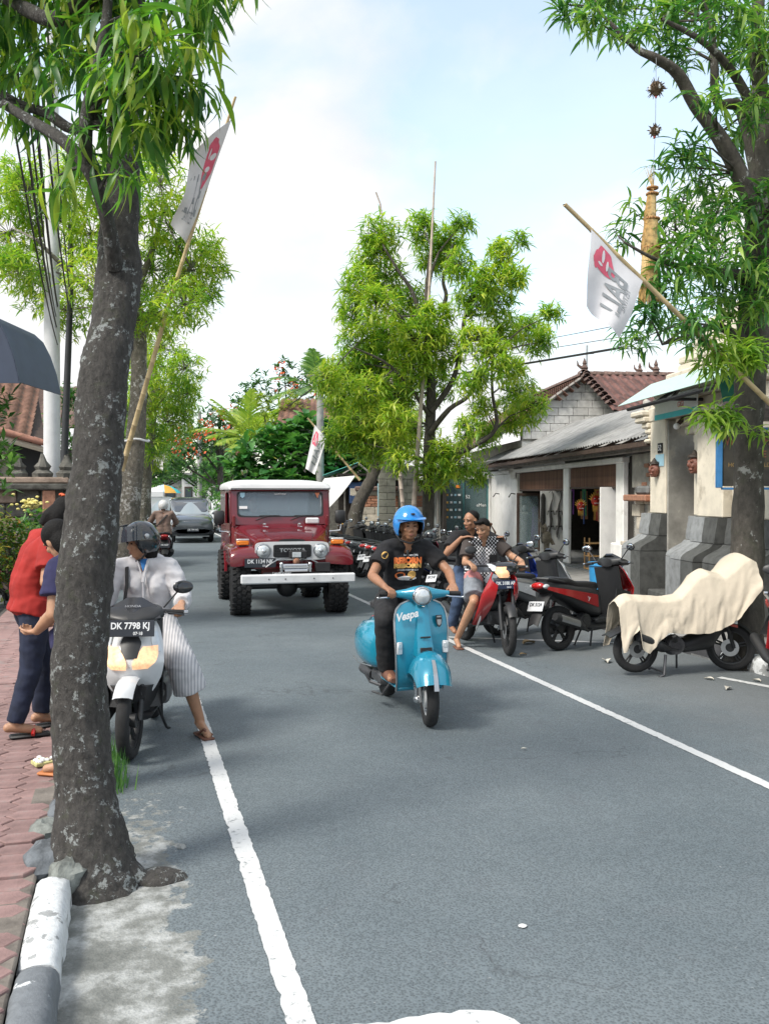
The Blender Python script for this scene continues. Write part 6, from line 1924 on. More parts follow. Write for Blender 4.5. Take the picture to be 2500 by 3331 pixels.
# ---- red underbone motorbikes
def underbone(name, label, loc, rz, paint, lit=False, steer=0, plates=None, lean=0, group=None, full=True):
    t = thing(name, label, 'motorbike', loc, rz, group)
    t.rotation_euler = Euler((lean, 0, rz), 'XYZ')
    wheel(t, .61, .288, .078, 6, steer, n=28, hub=.045)
    wheel(t, -.61, .288, .095, 6, 0, n=28, hub=.05)
    T = Matrix.Translation((.61, 0, 0)) @ Matrix.Rotation(steer, 4, 'Z') @ Matrix.Translation((-.61, 0, 0))
    for s in (-1, 1):
        MB().tube([(.61, s * .075, .288), (.53, s * .078, .50), (.42, s * .078, .80)], [.024, .024, .019], 10, M=T).build('fork_leg', M_blkp, t)
    q = MB().lathe([(.302, -.05), (.316, -.03), (.32, 0), (.316, .03), (.302, .05)], 14, M=Matrix.Translation((.61, 0, .288)) @ Matrix.Rotation(steer, 4, 'Z') @ AXY, a0=R(35), a1=R(140))
    q.build('front_mudguard', M_blkp, t, 50)
    # leg-shield fairing: two swept red blades
    for s in (-1, 1):
        q = MB().sheet(lambda u, v: (.44 - .40 * v ** 1.2 + .16 * u * math.sin(math.pi * min(1, .25 + .75 * v)), s * (.085 + .165 * math.sin(math.pi * (.12 + .80 * u)) * (1 - .35 * v) * min(1, .45 + 1.6 * v)), .93 - .64 * v - .13 * u * (1 - v)), 9, 11, .012)
        f = q.build('fairing', paint, t, 60)
        q = MB().sheet(lambda u, v: (.30 - .25 * v, s * (.19 - .06 * v + .012), .42 - .17 * v - .05 * u), 3, 4, .01)
        q.build('fairing_trim', M_silv, f, 60)
    q = MB().loft(secs([(.46, .72, .06, .10), (.40, .72, .10, .16), (.28, .62, .09, .14), (.10, .52, .07, .10), (-.1, .50, .08, .10)], 14))
    q.build('inner_cowl', M_blkp, t, 50)
    # handlebar cowl with headlight
    q = MB().loft(secs([(.22, .98, .09, .04), (.30, .99, .17, .065), (.40, .97, .17, .075), (.46, .95, .12, .06), (.49, .94, .05, .03)], 18), M=T)
    hc = q.build('handlebar_cowl', M_blkg, t, 50)
    sh_ = Shell([(.87, .50, .05, .10), (.93, .515, .06, .13), (1.0, .475, .07, .15), (1.03, .44, .07, .14)])
    sh_.patch([(.875, -.06, .06), (.92, -.095, .095), (.97, -.12, .12), (1.0, -.075, .075)], .004).build('headlight', M_lit if lit else M_clear, t, 60)
    for s in (-1, 1):
        sh_.patch([(.95, s * .10, s * .125), (1.0, s * .08, s * .15), (1.025, s * .12, s * .16)], .002).build('indicator', M_clear, t, 60)
    sh2 = Shell([(.66, .47, .03, .05), (.74, .53, .05, .10), (.82, .52, .05, .11), (.87, .49, .05, .12)])
    sh2.full(8, 8).build('nose', M_blkg, t, 60)
    bars(t, .30, 1.0, .35, steer=steer)
    for s in (-1, 1):
        mirror(t, (.28, s * .20, 1.02), (.30, s * .33, 1.19), s)
    # engine, frame tube, tail, seat
    q = MB().cyl((-.02, -.12, .36), (-.02, .12, .36), .10, .10, 16).box((.14, 0, .38), (.22, .13, .12), (0, R(-12), 0), .02).box((-.16, 0, .38), (.2, .18, .14), None, .03)
    for i in range(5):
        q.box((.10 + i * .035, 0, .385), (.012, .17, .15), (0, R(-12), 0), .003)
    q.build('engine', M_eng, t)
    MB().tube([(.30, 0, .74), (.05, 0, .60), (-.25, 0, .58)], [.04, .045, .04], 10).build('frame', paint, t)
    q = MB().loft(secs([(-.02, .60, .05, .07), (-.16, .64, .11, .10), (-.4, .68, .13, .10), (-.66, .74, .10, .075), (-.86, .80, .05, .03)], 18))
    q.build('tail', M_blkg, t, 50)
    for s in (-1, 1):
        q = MB().sheet(lambda u, v: (-.12 - .68 * u, s * (.125 - .05 * u), .62 + .17 * u + (v - .5) * .10 * (1 - .7 * u)), 8, 3, .012)
        q.build('tail_panel', paint, t, 60)
    q = MB().loft(secs([(.04, .72, .06, .03), (-.05, .74, .11, .045), (-.3, .755, .13, .05), (-.55, .80, .125, .045), (-.8, .83, .07, .03)], 16, 3))
    q.build('seat', M_seat, t, 50)
    q = MB().tube([(-.5, .1, .80), (-.84, .08, .86), (-.84, -.08, .86), (-.5, -.1, .80)], .013, 8)
    q.build('grab_rail', M_alu, t)
    MB().ell((-.86, 0, .795), (.04, .07, .03)).build('tail_light', M_redl, t)
    q = MB().sheet(lambda u, v: (-.72 - .28 * u, (v - .5) * .16, .66 - .22 * u), 5, 3, .01)
    q.build('rear_mudguard', M_blkp, t, 50)
    q = MB().tube([(.02, -.10, .28), (-.2, -.13, .24), (-.4, -.15, .28)], [.017, .018, .03], 8).tube([(-.38, -.15, .27), (-.46, -.155, .30), (-.88, -.16, .42), (-.92, -.16, .43)], [.03, .05, .052, .04], 12)
    q.build('muffler', M_blkp, t)
    for s in (-1, 1):
        MB().tube([(-.61, s * .09, .288), (-.12, s * .08, .36)], .02, 8).build('swing_arm', M_blkp, t)
        MB().tube([(-.58, s * .12, .32), (-.44, s * .13, .64)], .022, 8).build('shock_absorber', M_rede, t)
    q = MB().tube([(-.05, -.15, .27), (-.05, -.27, .25)], .013, 6).tube([(-.05, .15, .27), (-.05, .27, .25)], .013, 6).tube([(-.1, .1, .28), (-.16, .2, .02)], .011, 6)
    q.build('foot_pegs', M_blkp, t)
    if plates:
        plate(t, plates[0], plates[1], facing((.53, 0, .80), R(10)), .27, .10, mat('plate_blue_black', (.012, .022, .06), .5, var=0), size=.054)
    return t
underbone('motorbike', 'red motorbike with lit headlight carrying the two men', (4.15, 10.66, 0), R(-86), M_rede, True, R(-14), ('DK 3188 AF', '03·21'))
underbone('motorbike', 'red and black motorbike cut off by the right edge', (5.80, 7.20, 0), R(-112), M_rede)

# ---- parked scooters
scooter('scooter', 'red parked scooter with black seat and white rear plate beside the covered motorbike', (5.49, 10.45, 0), R(22), M_rede, M_blkp, lean=R(-5), rear_plate=('DK 5124', '', M_wpl, M_plate), side_text='Sporty')
scooter('scooter', 'grey and white scooter with lettered side behind the red motorbike', (5.25, 11.72, 0), R(20), M_wpl, M_gryg, lean=R(-5), rear_plate=('DK 8341', '', M_wpl, M_plate), side_text='VARIO')
PB = [  # y, paints, label
    (13.1, M_blug, M_blug, 'blue scooter just left of the man with black shirt', 26),
    (14.2, M_wpl, M_blkp, 'white scooter half hidden by the blue helmeted rider', 22),
    (18.0, M_maro, M_maro, 'maroon scooter with black wheel beside the jeep bumper', 20),
    (19.2, M_wpl, M_wpl, 'white tailed scooter next to the jeep', 24),
    (20.4, M_gryg, M_silv, 'grey scooter in the row behind the jeep fender', 21),
    (21.5, M_blug, M_wpl, 'blue topped scooter in the row before the stall', 25),
    (22.6, M_silv, M_silv, 'silver scooter in the row before the stall', 19),
    (23.8, M_blkg, M_blkp, 'black scooter by the leaning trunk', 23),
    (25.2, M_rede, M_blkp, 'dark red scooter farthest along the row', 22)]
for i_, (a_, b_) in enumerate(((M_blkg, M_silv), (M_wpl, M_blug), (M_rede, M_wpl), (M_silv, M_silv), (M_blkg, M_gryg), (M_wpl, M_wpl))):
    PB.append((15.0 + i_ * .62 if i_ < 4 else 18.6 + (i_ - 4) * 2.4, a_, b_, ['black', 'white and blue', 'red', 'silver', 'black and grey', 'white and black'][i_] + ' scooter squeezed into the row ' + ('behind the rider of the turquoise scooter' if i_ < 4 else 'beside the jeep'), 19 + 2 * (i_ % 3)))
for y, a_, b_, lb, ang in PB:
    x = 5.55 if y > 16 else 5.45
    scooter('scooter', lb, (x, y, 0), R(ang), a_, b_, 'scooters parked along the right kerb', lean=R(-6 if y > 13.5 else -4), rear_plate=('DK 2' + str(int(y * 10)), '', M_wpl, M_plate))
scooter('scooter', 'dark scooter with red tail and plate 6807 SG at the left edge', (-2.02, 16.75, 0), R(86), M_blkg, M_rede, lean=R(-4), rear_plate=('6807 SG', '05·19'))
# loose helmet on a parked scooter
hm = thing('helmet', 'dark grey helmet hung on a parked scooter mirror', 'helmet', (5.75, 17.75, 1.0))
q = MB().lathe([(0, .13), (.06, .12), (.11, .08), (.135, 0), (.125, -.07), (.105, -.11)], 20)
q.build('shell', mat('helmet_grey', (.06, .075, .085), .3, var=.1, coat=.4), hm)
q = MB().lathe([(.137, -.02), (.139, .03), (.128, .06)], 12, a0=R(150), a1=R(270))
q.build('visor', M_blkg, hm)

# ---- motorbike under a beige cloth
cv = thing('motorbike', 'motorbike hidden under a beige cloth cover on its centre stand', 'motorbike', (5.52, 8.60, 0), R(-2), scale=.9)
wheel(cv, .60, .272, .08, 5, R(-38), n=26)
wheel(cv, -.60, .272, .095, 5, 0, n=26, z=.30)
for s in (-1, 1):
    MB().tube([(.60, s * .07, .272), (.50, s * .07, .55), (.40, s * .06, .80)], .022, 8).build('fork_leg', M_blkp, cv)
q = MB().lathe([(.285, -.06), (.30, 0), (.285, .06)], 14, M=Matrix.Translation((.60, 0, .272)) @ Matrix.Rotation(R(-38), 4, 'Z') @ AXY, a0=R(30), a1=R(150))
q.build('front_mudguard', M_blkp, cv)
q = MB().loft(secs([(.52, .60, .03, .05), (.42, .55, .12, .14), (.3, .40, .14, .14), (.0, .32, .12, .08), (-.3, .34, .12, .09)], 14))
q.build('under_cowl', M_blkp, cv, 50)
MB().sheet(lambda u, v: (.42 + .20 * u, -.16 + .05 * u, .60 - .05 * u + .05 * v), 4, 2, .01).build('fairing_trim', M_wpl, cv)
MB().sheet(lambda u, v: (.42 + .20 * u, -.165 + .05 * u, .56 - .05 * u + .03 * v), 4, 2, .01).build('fairing_stripe', M_rede, cv)
q = MB().cyl((-.18, -.06, .34), (-.18, -.16, .34), .12, .10, 18).box((-.35, .02, .34), (.5, .16, .14), None, .03)
for i in range(7):
    q.box((-.18, -.163, .29 + i * .016), (.14, .008, .006))
q.build('engine', M_eng, cv)
q = MB().tube([(-.05, -.13, .30), (-.25, -.15, .30), (-.35, -.17, .34), (-.42, -.175, .37)], [.02, .02, .05, .055], 10).tube([(-.40, -.175, .36), (-.66, -.18, .46)], [.055, .05], 12)
q.build('muffler', M_blkp, cv)
MB().tube([(-.22, -.20, .40), (-.26, -.24, .47)], .028, 8).build('kick_pedal', M_rub_, cv)
q = MB().tube([(-.30, -.13, .24), (-.34, -.17, .02), (-.40, -.17, .0)], .016, 6).tube([(-.30, .13, .24), (-.34, .17, .02)], .016, 6).tube([(-.34, -.17, .05), (-.34, .17, .05)], .012, 6).tube([(-.02, .12, .26), (.03, .2, .02)], .012, 6)
q.build('stand', M_eng, cv)
q = MB().sheet(lambda u, v: (-.62 - .34 * u, (v - .5) * .2, .62 - .16 * u - .04 * abs(v - .5)), 5, 4, .012)
q.build('rear_mudguard', M_blkp, cv, 50)
# the cloth itself: draped over bars and seat
M_cloth = mat('beige_cloth', (.56, .49, .39), .95, var=.07, vs=3, bump=.5, bs=22, spots=(3, .62, .75, (.44, .38, .30)))
RIDGE = [(-.98, .80), (-.86, .86), (-.70, .875), (-.45, .84), (-.20, .86), (-.02, .98), (.10, 1.10), (.22, 1.15), (.34, 1.10), (.46, 1.05), (.60, 1.10), (.75, 1.22), (.86, 1.32), (.95, 1.335), (1.01, 1.27)]
def ridge(x):
    return lerp([(a, b) for a, b in RIDGE], x)[0]
RDG = [(-1.0, .84), (-.80, .865), (-.55, .845), (-.30, .83), (-.12, .86), (.02, .97), (.13, 1.08), (.24, 1.12), (.34, 1.09), (.44, 1.07), (.56, 1.14), (.68, 1.24), (.76, 1.28), (.84, 1.24)]
HEM = [(-1.0, .33), (-.90, .30), (-.82, .46), (-.74, .52), (-.70, .30), (-.62, .26), (-.48, .38), (-.36, .47), (-.1, .45), (.2, .45), (.42, .52), (.58, .62), (.66, .74), (.74, .84), (.84, .93)]
def cloth(u, v):
    x = -1.0 + 1.84 * u
    zt = lerp(RDG, x)[0]
    zb = lerp(HEM, x)[0]
    a = (v - .5) * 2                                     # -1 right side (camera), +1 left
    wtop = .10 + .20 * max(0, (x - .05)) * (1 - .4 * max(0, x - .5))
    if abs(a) < .25:
        y = a / .25 * wtop
        z = zt - .05 * (a / .25) ** 2
    else:
        k = (abs(a) - .25) / .75
        y = math.copysign(wtop + .10 * k ** .8 + .02, a)
        z = (zt - .05) + (zb - zt + .05) * k
        f = k ** .8
        fold = .010 * math.sin(x * 17 + 4 * k + 2 * math.sin(x * 3)) * k + .055 * mnoise.noise(Vector((x * 3.2 + k, k * 1.6, 2.0))) + .018 * mnoise.noise(Vector((x * 14 + 2 * k, k * 3, 7)))
        y += math.copysign(fold * f, a)
        x += .02 * mnoise.noise(Vector((x * 6, k * 5, 1))) * f
    z += .008 * mnoise.noise(Vector((x * 9, a * 4, 5)))
    if u < .06:                                          # tail end falls down behind
        e = (1 - u / .06)
        x -= -.03 * e
        z -= .05 * e
    return (x, y, z)
q = MB().sheet(lambda u, v: tuple(k_ * c for k_, c in zip((.81, .9, .96), cloth(u, v))), 130, 56, .004)
tag(q.build('cloth_cover', M_cloth, None, 80, (5.52, 8.60, 0), (0, 0, R(-2))), 'beige cloth draped over the motorbike by the right tree', 'cloth')
# blue tub and potted offering
bt = thing('blue_tub', 'blue plastic tub with white label behind the red scooter', 'tub', (7.0, 13.0, .14))
MB().lathe([(0, .02), (.22, .0), (.25, .6), (.275, .62), (.27, .66), (.24, .65), (.22, .05), (0, .05)], 24).build('tub', mat('blue_plastic', (.04, .26, .52), .4, var=.06), bt)
MB().sheet(lambda u, v: (.252 * math.cos(-2.4 + u * 1.1), .252 * math.sin(-2.4 + u * 1.1), .46 + v * .1), 8, 1, .004).build('label', M_wsign, bt)
# ------------------------------------------------------------------ red off-roader and other cars (local x forward)
M_jred = mat('jeep_red', (.15, .010, .017), .20, var=.05, vs=2, coat=.6)
M_jroof = mat('roof_white', (.66, .67, .68), .4, var=.05, vs=3)
M_glass = glassmat('screen_glass', (.20, .26, .30), .03, .55)
def bigtyre(t, x, y, r, w, n=26, steer=0):
    s = 1 if y > 0 else -1
    T = Matrix.Rotation(steer, 4, 'Z') @ AXY
    q = MB().lathe([(0, -.02), (.10, -.02), (.14, .02), (.19, .06), (.215, .09), (.23, .10), (.23, -.10), (.2, -.10)], 26, M=T @ Matrix.Scale(-s, 4, (0, 0, 1)))
    wh = q.build('wheel', M_alu, t, 40, (x, y, r))
    q = MB().lathe([(.225, -w * .42), (.30, -w * .52), (r - .05, -w * .50), (r - .022, -w * .44), (r - .018, 0), (r - .022, w * .44), (r - .05, w * .50), (.30, w * .52), (.225, w * .42)], 40, closed=True, M=T)
    ty = q.build('tyre', M_rub_, wh, 50)
    q = MB()
    for i in range(n):                                    # lugs in four staggered rows
        for j, (c, ww) in enumerate(((-.38, .26), (-.13, .22), (.13, .22), (.38, .26))):
            a = 2 * math.pi * (i + (.5 if j % 2 else 0)) / n
            q.box((r - .012, 0, 0), (.026, w * ww, 2 * math.pi * r / n * .62), (R(18) * (1 if j < 2 else -1), 0, 0), .006, M=T @ Matrix.Rotation(a, 4, 'Z') @ Matrix.Translation((0, 0, c * w)) @ Matrix(((1, 0, 0, 0), (0, 0, 1, 0), (0, 1, 0, 0), (0, 0, 0, 1))))
    tag(q.build('tread', M_rub_, wh, 30), kind='stuff')
    return wh
jp = thing('jeep', 'dark red off-road jeep with white roof and winch driving towards the camera', 'jeep', (2.42, 15.62, 0), R(-91))
for x, y in ((1.14, .735), (1.14, -.735), (-1.14, .735), (-1.14, -.735)):
    bigtyre(jp, x, y, .43, .28, steer=R(-2) if x > 0 else 0)
def jb(name, m, c, d, rot=None, ch=.015, par=None, sm=30):
    return MB().box(c, d, rot, ch).build(name, m, par or jp, sm)
# tub, cowl, hood, nose
jb('tub', M_jred, (-.75, 0, .98), (2.2, 1.58, .72), ch=.04)
q = MB().loft([[(x, y, z) for y, z in ((-w, .72), (w, .72), (w, zt - .10), (w * .97, zt - .03), (w * .86, zt + .01), (w * .4, zt + .03), (0, zt + .036), (-w * .4, zt + .03), (-w * .86, zt + .01), (-w * .97, zt - .03), (-w, zt - .10))] for x, w, zt in ((.30, .76, 1.32), (.40, .755, 1.32), (.62, .70, 1.28), (1.0, .63, 1.22), (1.40, .575, 1.155), (1.50, .56, 1.125))])
q.build('hood', M_jred, jp, 35)
q = MB().loft([[(x, y, z) for y, z in ((-w, z0), (w, z0), (w, z1), (0, z1 + .012), (-w, z1))] for x, w, z0, z1 in ((.75, .40, 1.20, 1.25), (.9, .40, 1.15, 1.275), (1.25, .36, 1.12, 1.225), (1.52, .30, 1.07, 1.16))])
q.build('hood_bulge', M_jred, jp, 35)
jb('nose', M_jred, (1.46, 0, .93), (.14, 1.10, .34), ch=.03)
q = MB().prism(sup(0, 0, .20, .028, 2.2, 16), .02, facing((1.505, 0, 1.135)))
q.build('hood_vent', M_black, jp, 0)
for s in (-1, 1):
    for k in range(3):
        jb('hood_crease', M_chr, (.72 + k * .01, s * (.27 + .0 * k), 1.316 - k * .004), (.05, .035, .018), ch=.006) if k == 0 else None
    jb('hood_hinge', M_chr, (.43, s * .28, 1.35), (.10, .05, .03), ch=.008)
# bezel with grille and headlights
q = MB().prism(sup(0, 0, .555, .138, 7, 36), .03, facing((1.53, 0, .985)))
bz = q.build('bezel', M_jroof, jp, 25)
q = MB().prism(sup(0, 0, .285, .095, 12, 32), .012, facing((1.561, 0, .985)))
q.build('grille', M_black, bz, 25)
for i in range(7):
    MB().box((1.575, 0, .915 + i * .024), (.006, .55, .006)).build('grille_bar', M_blkp, bz, 0)
text('lettering', 'TOYOTA', .075, facing((1.579, 0, .995)), M_chr, bz, .003, 1.25, bold=.003)
for s in (-1, 1):
    q = MB().lathe([(0, .04), (.05, .034), (.09, .012), (.10, 0)], 26, M=Matrix.Translation((1.562, s * .43, .985)) @ Matrix.Rotation(R(90), 4, 'Y'))
    q.build('headlight', M_clear, jp, 60)
    q = MB().lathe([(.098, .006), (.106, .016), (.114, .006), (.116, -.004)], 26, M=Matrix.Translation((1.562, s * .43, .985)) @ Matrix.Rotation(R(90), 4, 'Y'))
    q.build('headlight_ring', M_chr, jp, 60)
    MB().ell((1.60, s * .43, .985), (.012, .03, .03)).build('headlight_bulb', M_chr, jp)
    # fender with rounded front lip
    q = MB().loft([[(x, s * y, z) for y, z in ((.50, zt - .10), (.50, zt + .005), (.62, zt + .015), (.80, zt), (.90, zt - .03), (.925, zt - .075), (.92, zt - .12), (.86, zt - .13))] for x, zt in ((.30, 1.04), (.55, 1.065), (.95, 1.07), (1.30, 1.055), (1.48, 1.02), (1.56, .95), (1.57, .89))])
    fd = q.build('fender', M_jred, jp, 45)
    bx_ = MB().box((1.36, s * .72, 1.105), (.10, .185, .07), None, .012).build('indicator', M_ambl, jp)
    MB().box((1.35, s * .72, 1.152), (.11, .19, .024), None, .006).build('indicator_cap', M_clear, bx_)
    MB().box((1.34, s * .72, 1.055), (.05, .10, .04), None, .008).build('indicator_foot', M_blkp, bx_)
    # windscreen posts and doors
    jb('screen_bracket', M_jred, (.33, s * .755, 1.40), (.10, .05, .18), ch=.012)
    d_ = jb('door', M_jred, (-.18, s * .80, 1.02), (.86, .03, .66), ch=.012)
    q = MB()
    q.box((.22, s * .80, 1.62), (.05, .035, .56), (0, R(-8), 0), .006).box((-.58, s * .80, 1.62), (.05, .035, .56), None, .006).box((-.18, s * .80, 1.88), (.84, .035, .05), None, .006)
    q.build('door_frame', M_jred, d_)
    MB().cyl((-.50, s * .83, 1.22), (-.40, s * .83, 1.22), .014).build('handle', M_chr, d_)
    for z in (.85, 1.2):
        MB().cyl((.27, s * .815, z - .04), (.27, s * .815, z + .04), .018).build('hinge', M_chr, d_)
    q = MB().box((-1.20, s * .785, 1.62), (1.15, .03, .56), None, .01)
    q.build('side_panel', M_jred, jp)
    MB().box((-1.20, s * .803, 1.64), (.9, .008, .38), None, .0).build('side_window', M_glass, jp, 0)
    # door mirrors on stalks
    q = MB().tube([(.30, s * .80, 1.22), (.32, s * .98, 1.24), (.32, s * 1.0, 1.34)], .012, 6)
    mr = q.build('mirror', M_chr, jp)
    MB().box((.30, s * .985, 1.46), (.05, .17, .22), None, .03).build('mirror_shell', M_blkp, mr, 50)
    # rear body arch lip
    q = MB().tube([(-1.14 + .52 * math.cos(a), s * .80, .52 + .46 * math.sin(a)) for a in [math.pi * k / 10 for k in range(11)]], .03, 6)
    q.build('arch_lip', M_jred, jp, 50)
    MB().box((-.1, s * .62, .60), (.9, .06, .08), None, .01).build('chassis_rail', M_blkp, jp)
# windscreen
Tw = Matrix.Translation((.335, 0, 1.34)) @ Matrix.Rotation(R(-9), 4, 'Y')
def ringframe(w, h, iw, ih, dz, t_):
    o, i = sup(0, h / 2, w, h / 2, 14, 40), sup(0, h / 2 + dz, iw, ih, 9, 40)
    vs = [(0, y, z) for y, z in o] + [(0, y, z) for y, z in i] + [(-t_, y, z) for y, z in o] + [(-t_, y, z) for y, z in i]
    fs = []
    for k in range(40):
        k2 = (k + 1) % 40
        fs += [(k, k2, 40 + k2, 40 + k), (80 + k2, 80 + k, 120 + k, 120 + k2), (k2, k, 80 + k, 80 + k2), (40 + k, 40 + k2, 120 + k2, 120 + k)]
    return vs, fs
vs, fs = ringframe(.79, .60, .695, .205, .035, .05)
wf = MB().add(vs, fs, 0, Tw).build('screen_frame', M_jred, jp, 35)
vs, fs = ringframe(.70, .42, .68, .195, 0, .02)
MB().add([(x + .006, y, z + .125) for x, y, z in vs], fs, 0, Tw).build('screen_seal', M_black, wf, 35)
q = MB().prism(sup(0, .335, .695, .205, 9, 40), .006, Tw @ Matrix(((0, 0, 1, -.018), (1, 0, 0, 0), (0, 1, 0, 0), (0, 0, 0, 1))))
q.build('windscreen', M_glass, jp, 0)
TT = lambda y, z: Tw @ Matrix(((0, 0, 1, .006), (1, 0, 0, y), (0, 1, 0, z), (0, 0, 0, 1)))
text('lettering', 'LandCruiser', .035, TT(0, .50), M_wsign, jp, .001, 1.1, bold=.001)
q = MB().prism([(-.04, .04), (.04, .04), (.035, -.02), (0, -.05), (-.035, -.02)], .003, TT(-.61, .48))
q.build('sticker', M_sky, jp, 0)
q = MB().prism([(-.04, .04), (.04, .04), (0, -.05)], .003, TT(.61, .48))
q.build('sticker', mat('sticker_orange', (.75, .25, .12), .5), jp, 0)
q = MB().prism([(-.065, .022), (.065, .022), (.065, -.022), (-.065, -.022)], .003, TT(-.60, .28))
q.build('sticker', M_wsign, jp, 0)
for y in (-.28, .28):
    q = MB().tube([(.03, y - .12, .07), (.035, y + .02, .125), (.028, y + .12, .142)], .010, 6, M=Tw).box((.028, y + .10, .142), (.014, .33, .014), None, .003, M=Tw)
    q.build('wiper', M_blkp, jp)
jb('washer_box', M_jroof, (.42, .50, 1.40), (.06, .22, .10), ch=.02)
# roof
q = MB().loft([[(x, w * math.copysign(abs(math.cos(a)) ** .35, math.cos(a)), z0 + h * max(0, math.sin(a)) ** .6 - (.02 if math.sin(a) < -.01 else 0)) for a in [2 * math.pi * k / 28 for k in range(28)]] for x, w, z0, h in ((.33, .80, 1.925, .02), (.31, .825, 1.925, .07), (.18, .84, 1.925, .12), (-.6, .84, 1.925, .15), (-1.6, .83, 1.925, .13), (-1.78, .80, 1.925, .06))])
q.build('roof', M_jroof, jp, 45)
jb('gutter', M_black, (.32, 0, 1.918), (.03, 1.60, .016), ch=.004)
jb('rear_wall', M_jred, (-1.80, 0, 1.45), (.06, 1.56, .95), ch=.02)
MB().box((-1.77, 0, 1.68), (.02, .9, .3)).build('rear_daylight_panel', M_wsign, jp, 0)  # opaque white panel: daylight through the rear glass put into its colour
jb('dashboard', M_black, (.16, 0, 1.30), (.25, 1.4, .16), ch=.03)
for y in (-.38, .38):
    jb('car_seat', M_seat, (-.48, y, 1.15), (.14, .48, .62), (0, R(-12), 0), .05)
q = MB().lathe([(.17, -.012), (.185, 0), (.17, .012), (.155, 0)], 20, closed=True, M=Matrix.Translation((-.02, -.38, 1.36)) @ Matrix.Rotation(R(65), 4, 'Y'))
q.build('steering_wheel', M_black, jp)
# bumper, winch, plate, axles
bp = jb('bumper', mat('bumper_white', (.66, .67, .68), .5, var=.12, vs=5), (1.90, .04, .60), (.10, 1.68, .135), ch=.018)
for y in (-.44, -.2, .22, .50):
    MB().cyl((1.951, .04 + y, .60), (1.956, .04 + y, .60), .010).build('bolt', M_black, bp)
for y in (-.42, .42):
    jb('bumper_arm', M_blkp, (1.70, y, .60), (.36, .08, .10))
jb('winch_tray', M_black, (1.74, .0, .66), (.24, .90, .03))
jb('winch_plate', M_black, (1.76, .42, .75), (.10, .22, .14), (0, 0, 0), .01)
wc = MB().cyl((1.78, -.17, .755), (1.78, .19, .755), .055, .055, 16).box((1.78, .22, .755), (.13, .05, .15), None, .01).box((1.78, -.20, .755), (.13, .05, .15), None, .01).build('winch', M_chr, jp)
for z in (.715, .79):
    MB().cyl((1.85, -.16, z), (1.85, .18, z), .022, .022, 12).build('roller', M_chr, wc)
jb('winch_box', M_black, (1.72, .06, .94), (.12, .26, .11), ch=.012)
jb('winch_display', M_clear, (1.785, .03, .94), (.01, .13, .075), ch=.003)
MB().ell((1.76, .03, .845), (.04, .05, .055)).build('rope_hook', M_brick, jp)
q = MB()
for s in (-1, 1):
    q.tube([(1.72, s * .1, .86), (1.74, s * .22, .88), (1.76, s * .34, .82), (1.74, s * .42, .76)], .010, 6)
q.build('winch_cable', M_alu, jp)
plate(jp, 'DK 1134 NK', '03·17', facing((1.66, -.49, .82)), .46, .135, size=.082)
text('lettering', 'LandCruiser', .05, facing((1.87, -.20, .68)), M_ptext, jp, .001, 1.1)
jb('radiator_guard', mat('dark_red', (.12, .02, .015), .6), (1.42, 0, .72), (.1, .9, .2))
q = MB().tube([(1.14, -.62, .43), (1.14, .62, .43)], .05, 10).ell((1.14, -.02, .42), (.17, .17, .17)).tube([(1.2, -.6, .5), (1.2, .5, .5)], .02, 8)
q.build('front_axle', M_blkp, jp)
q = MB().tube([(-1.14, -.62, .43), (-1.14, .62, .43)], .05, 10).ell((-1.14, 0, .43), .17)
q.build('rear_axle', M_blkp, jp)
q = MB().box((.2, 0, .58), (3.0, .6, .12), None, .02).box((.35, .1, .50), (.5, .35, .2), None, .05)
q.build('underbody', M_black, jp)

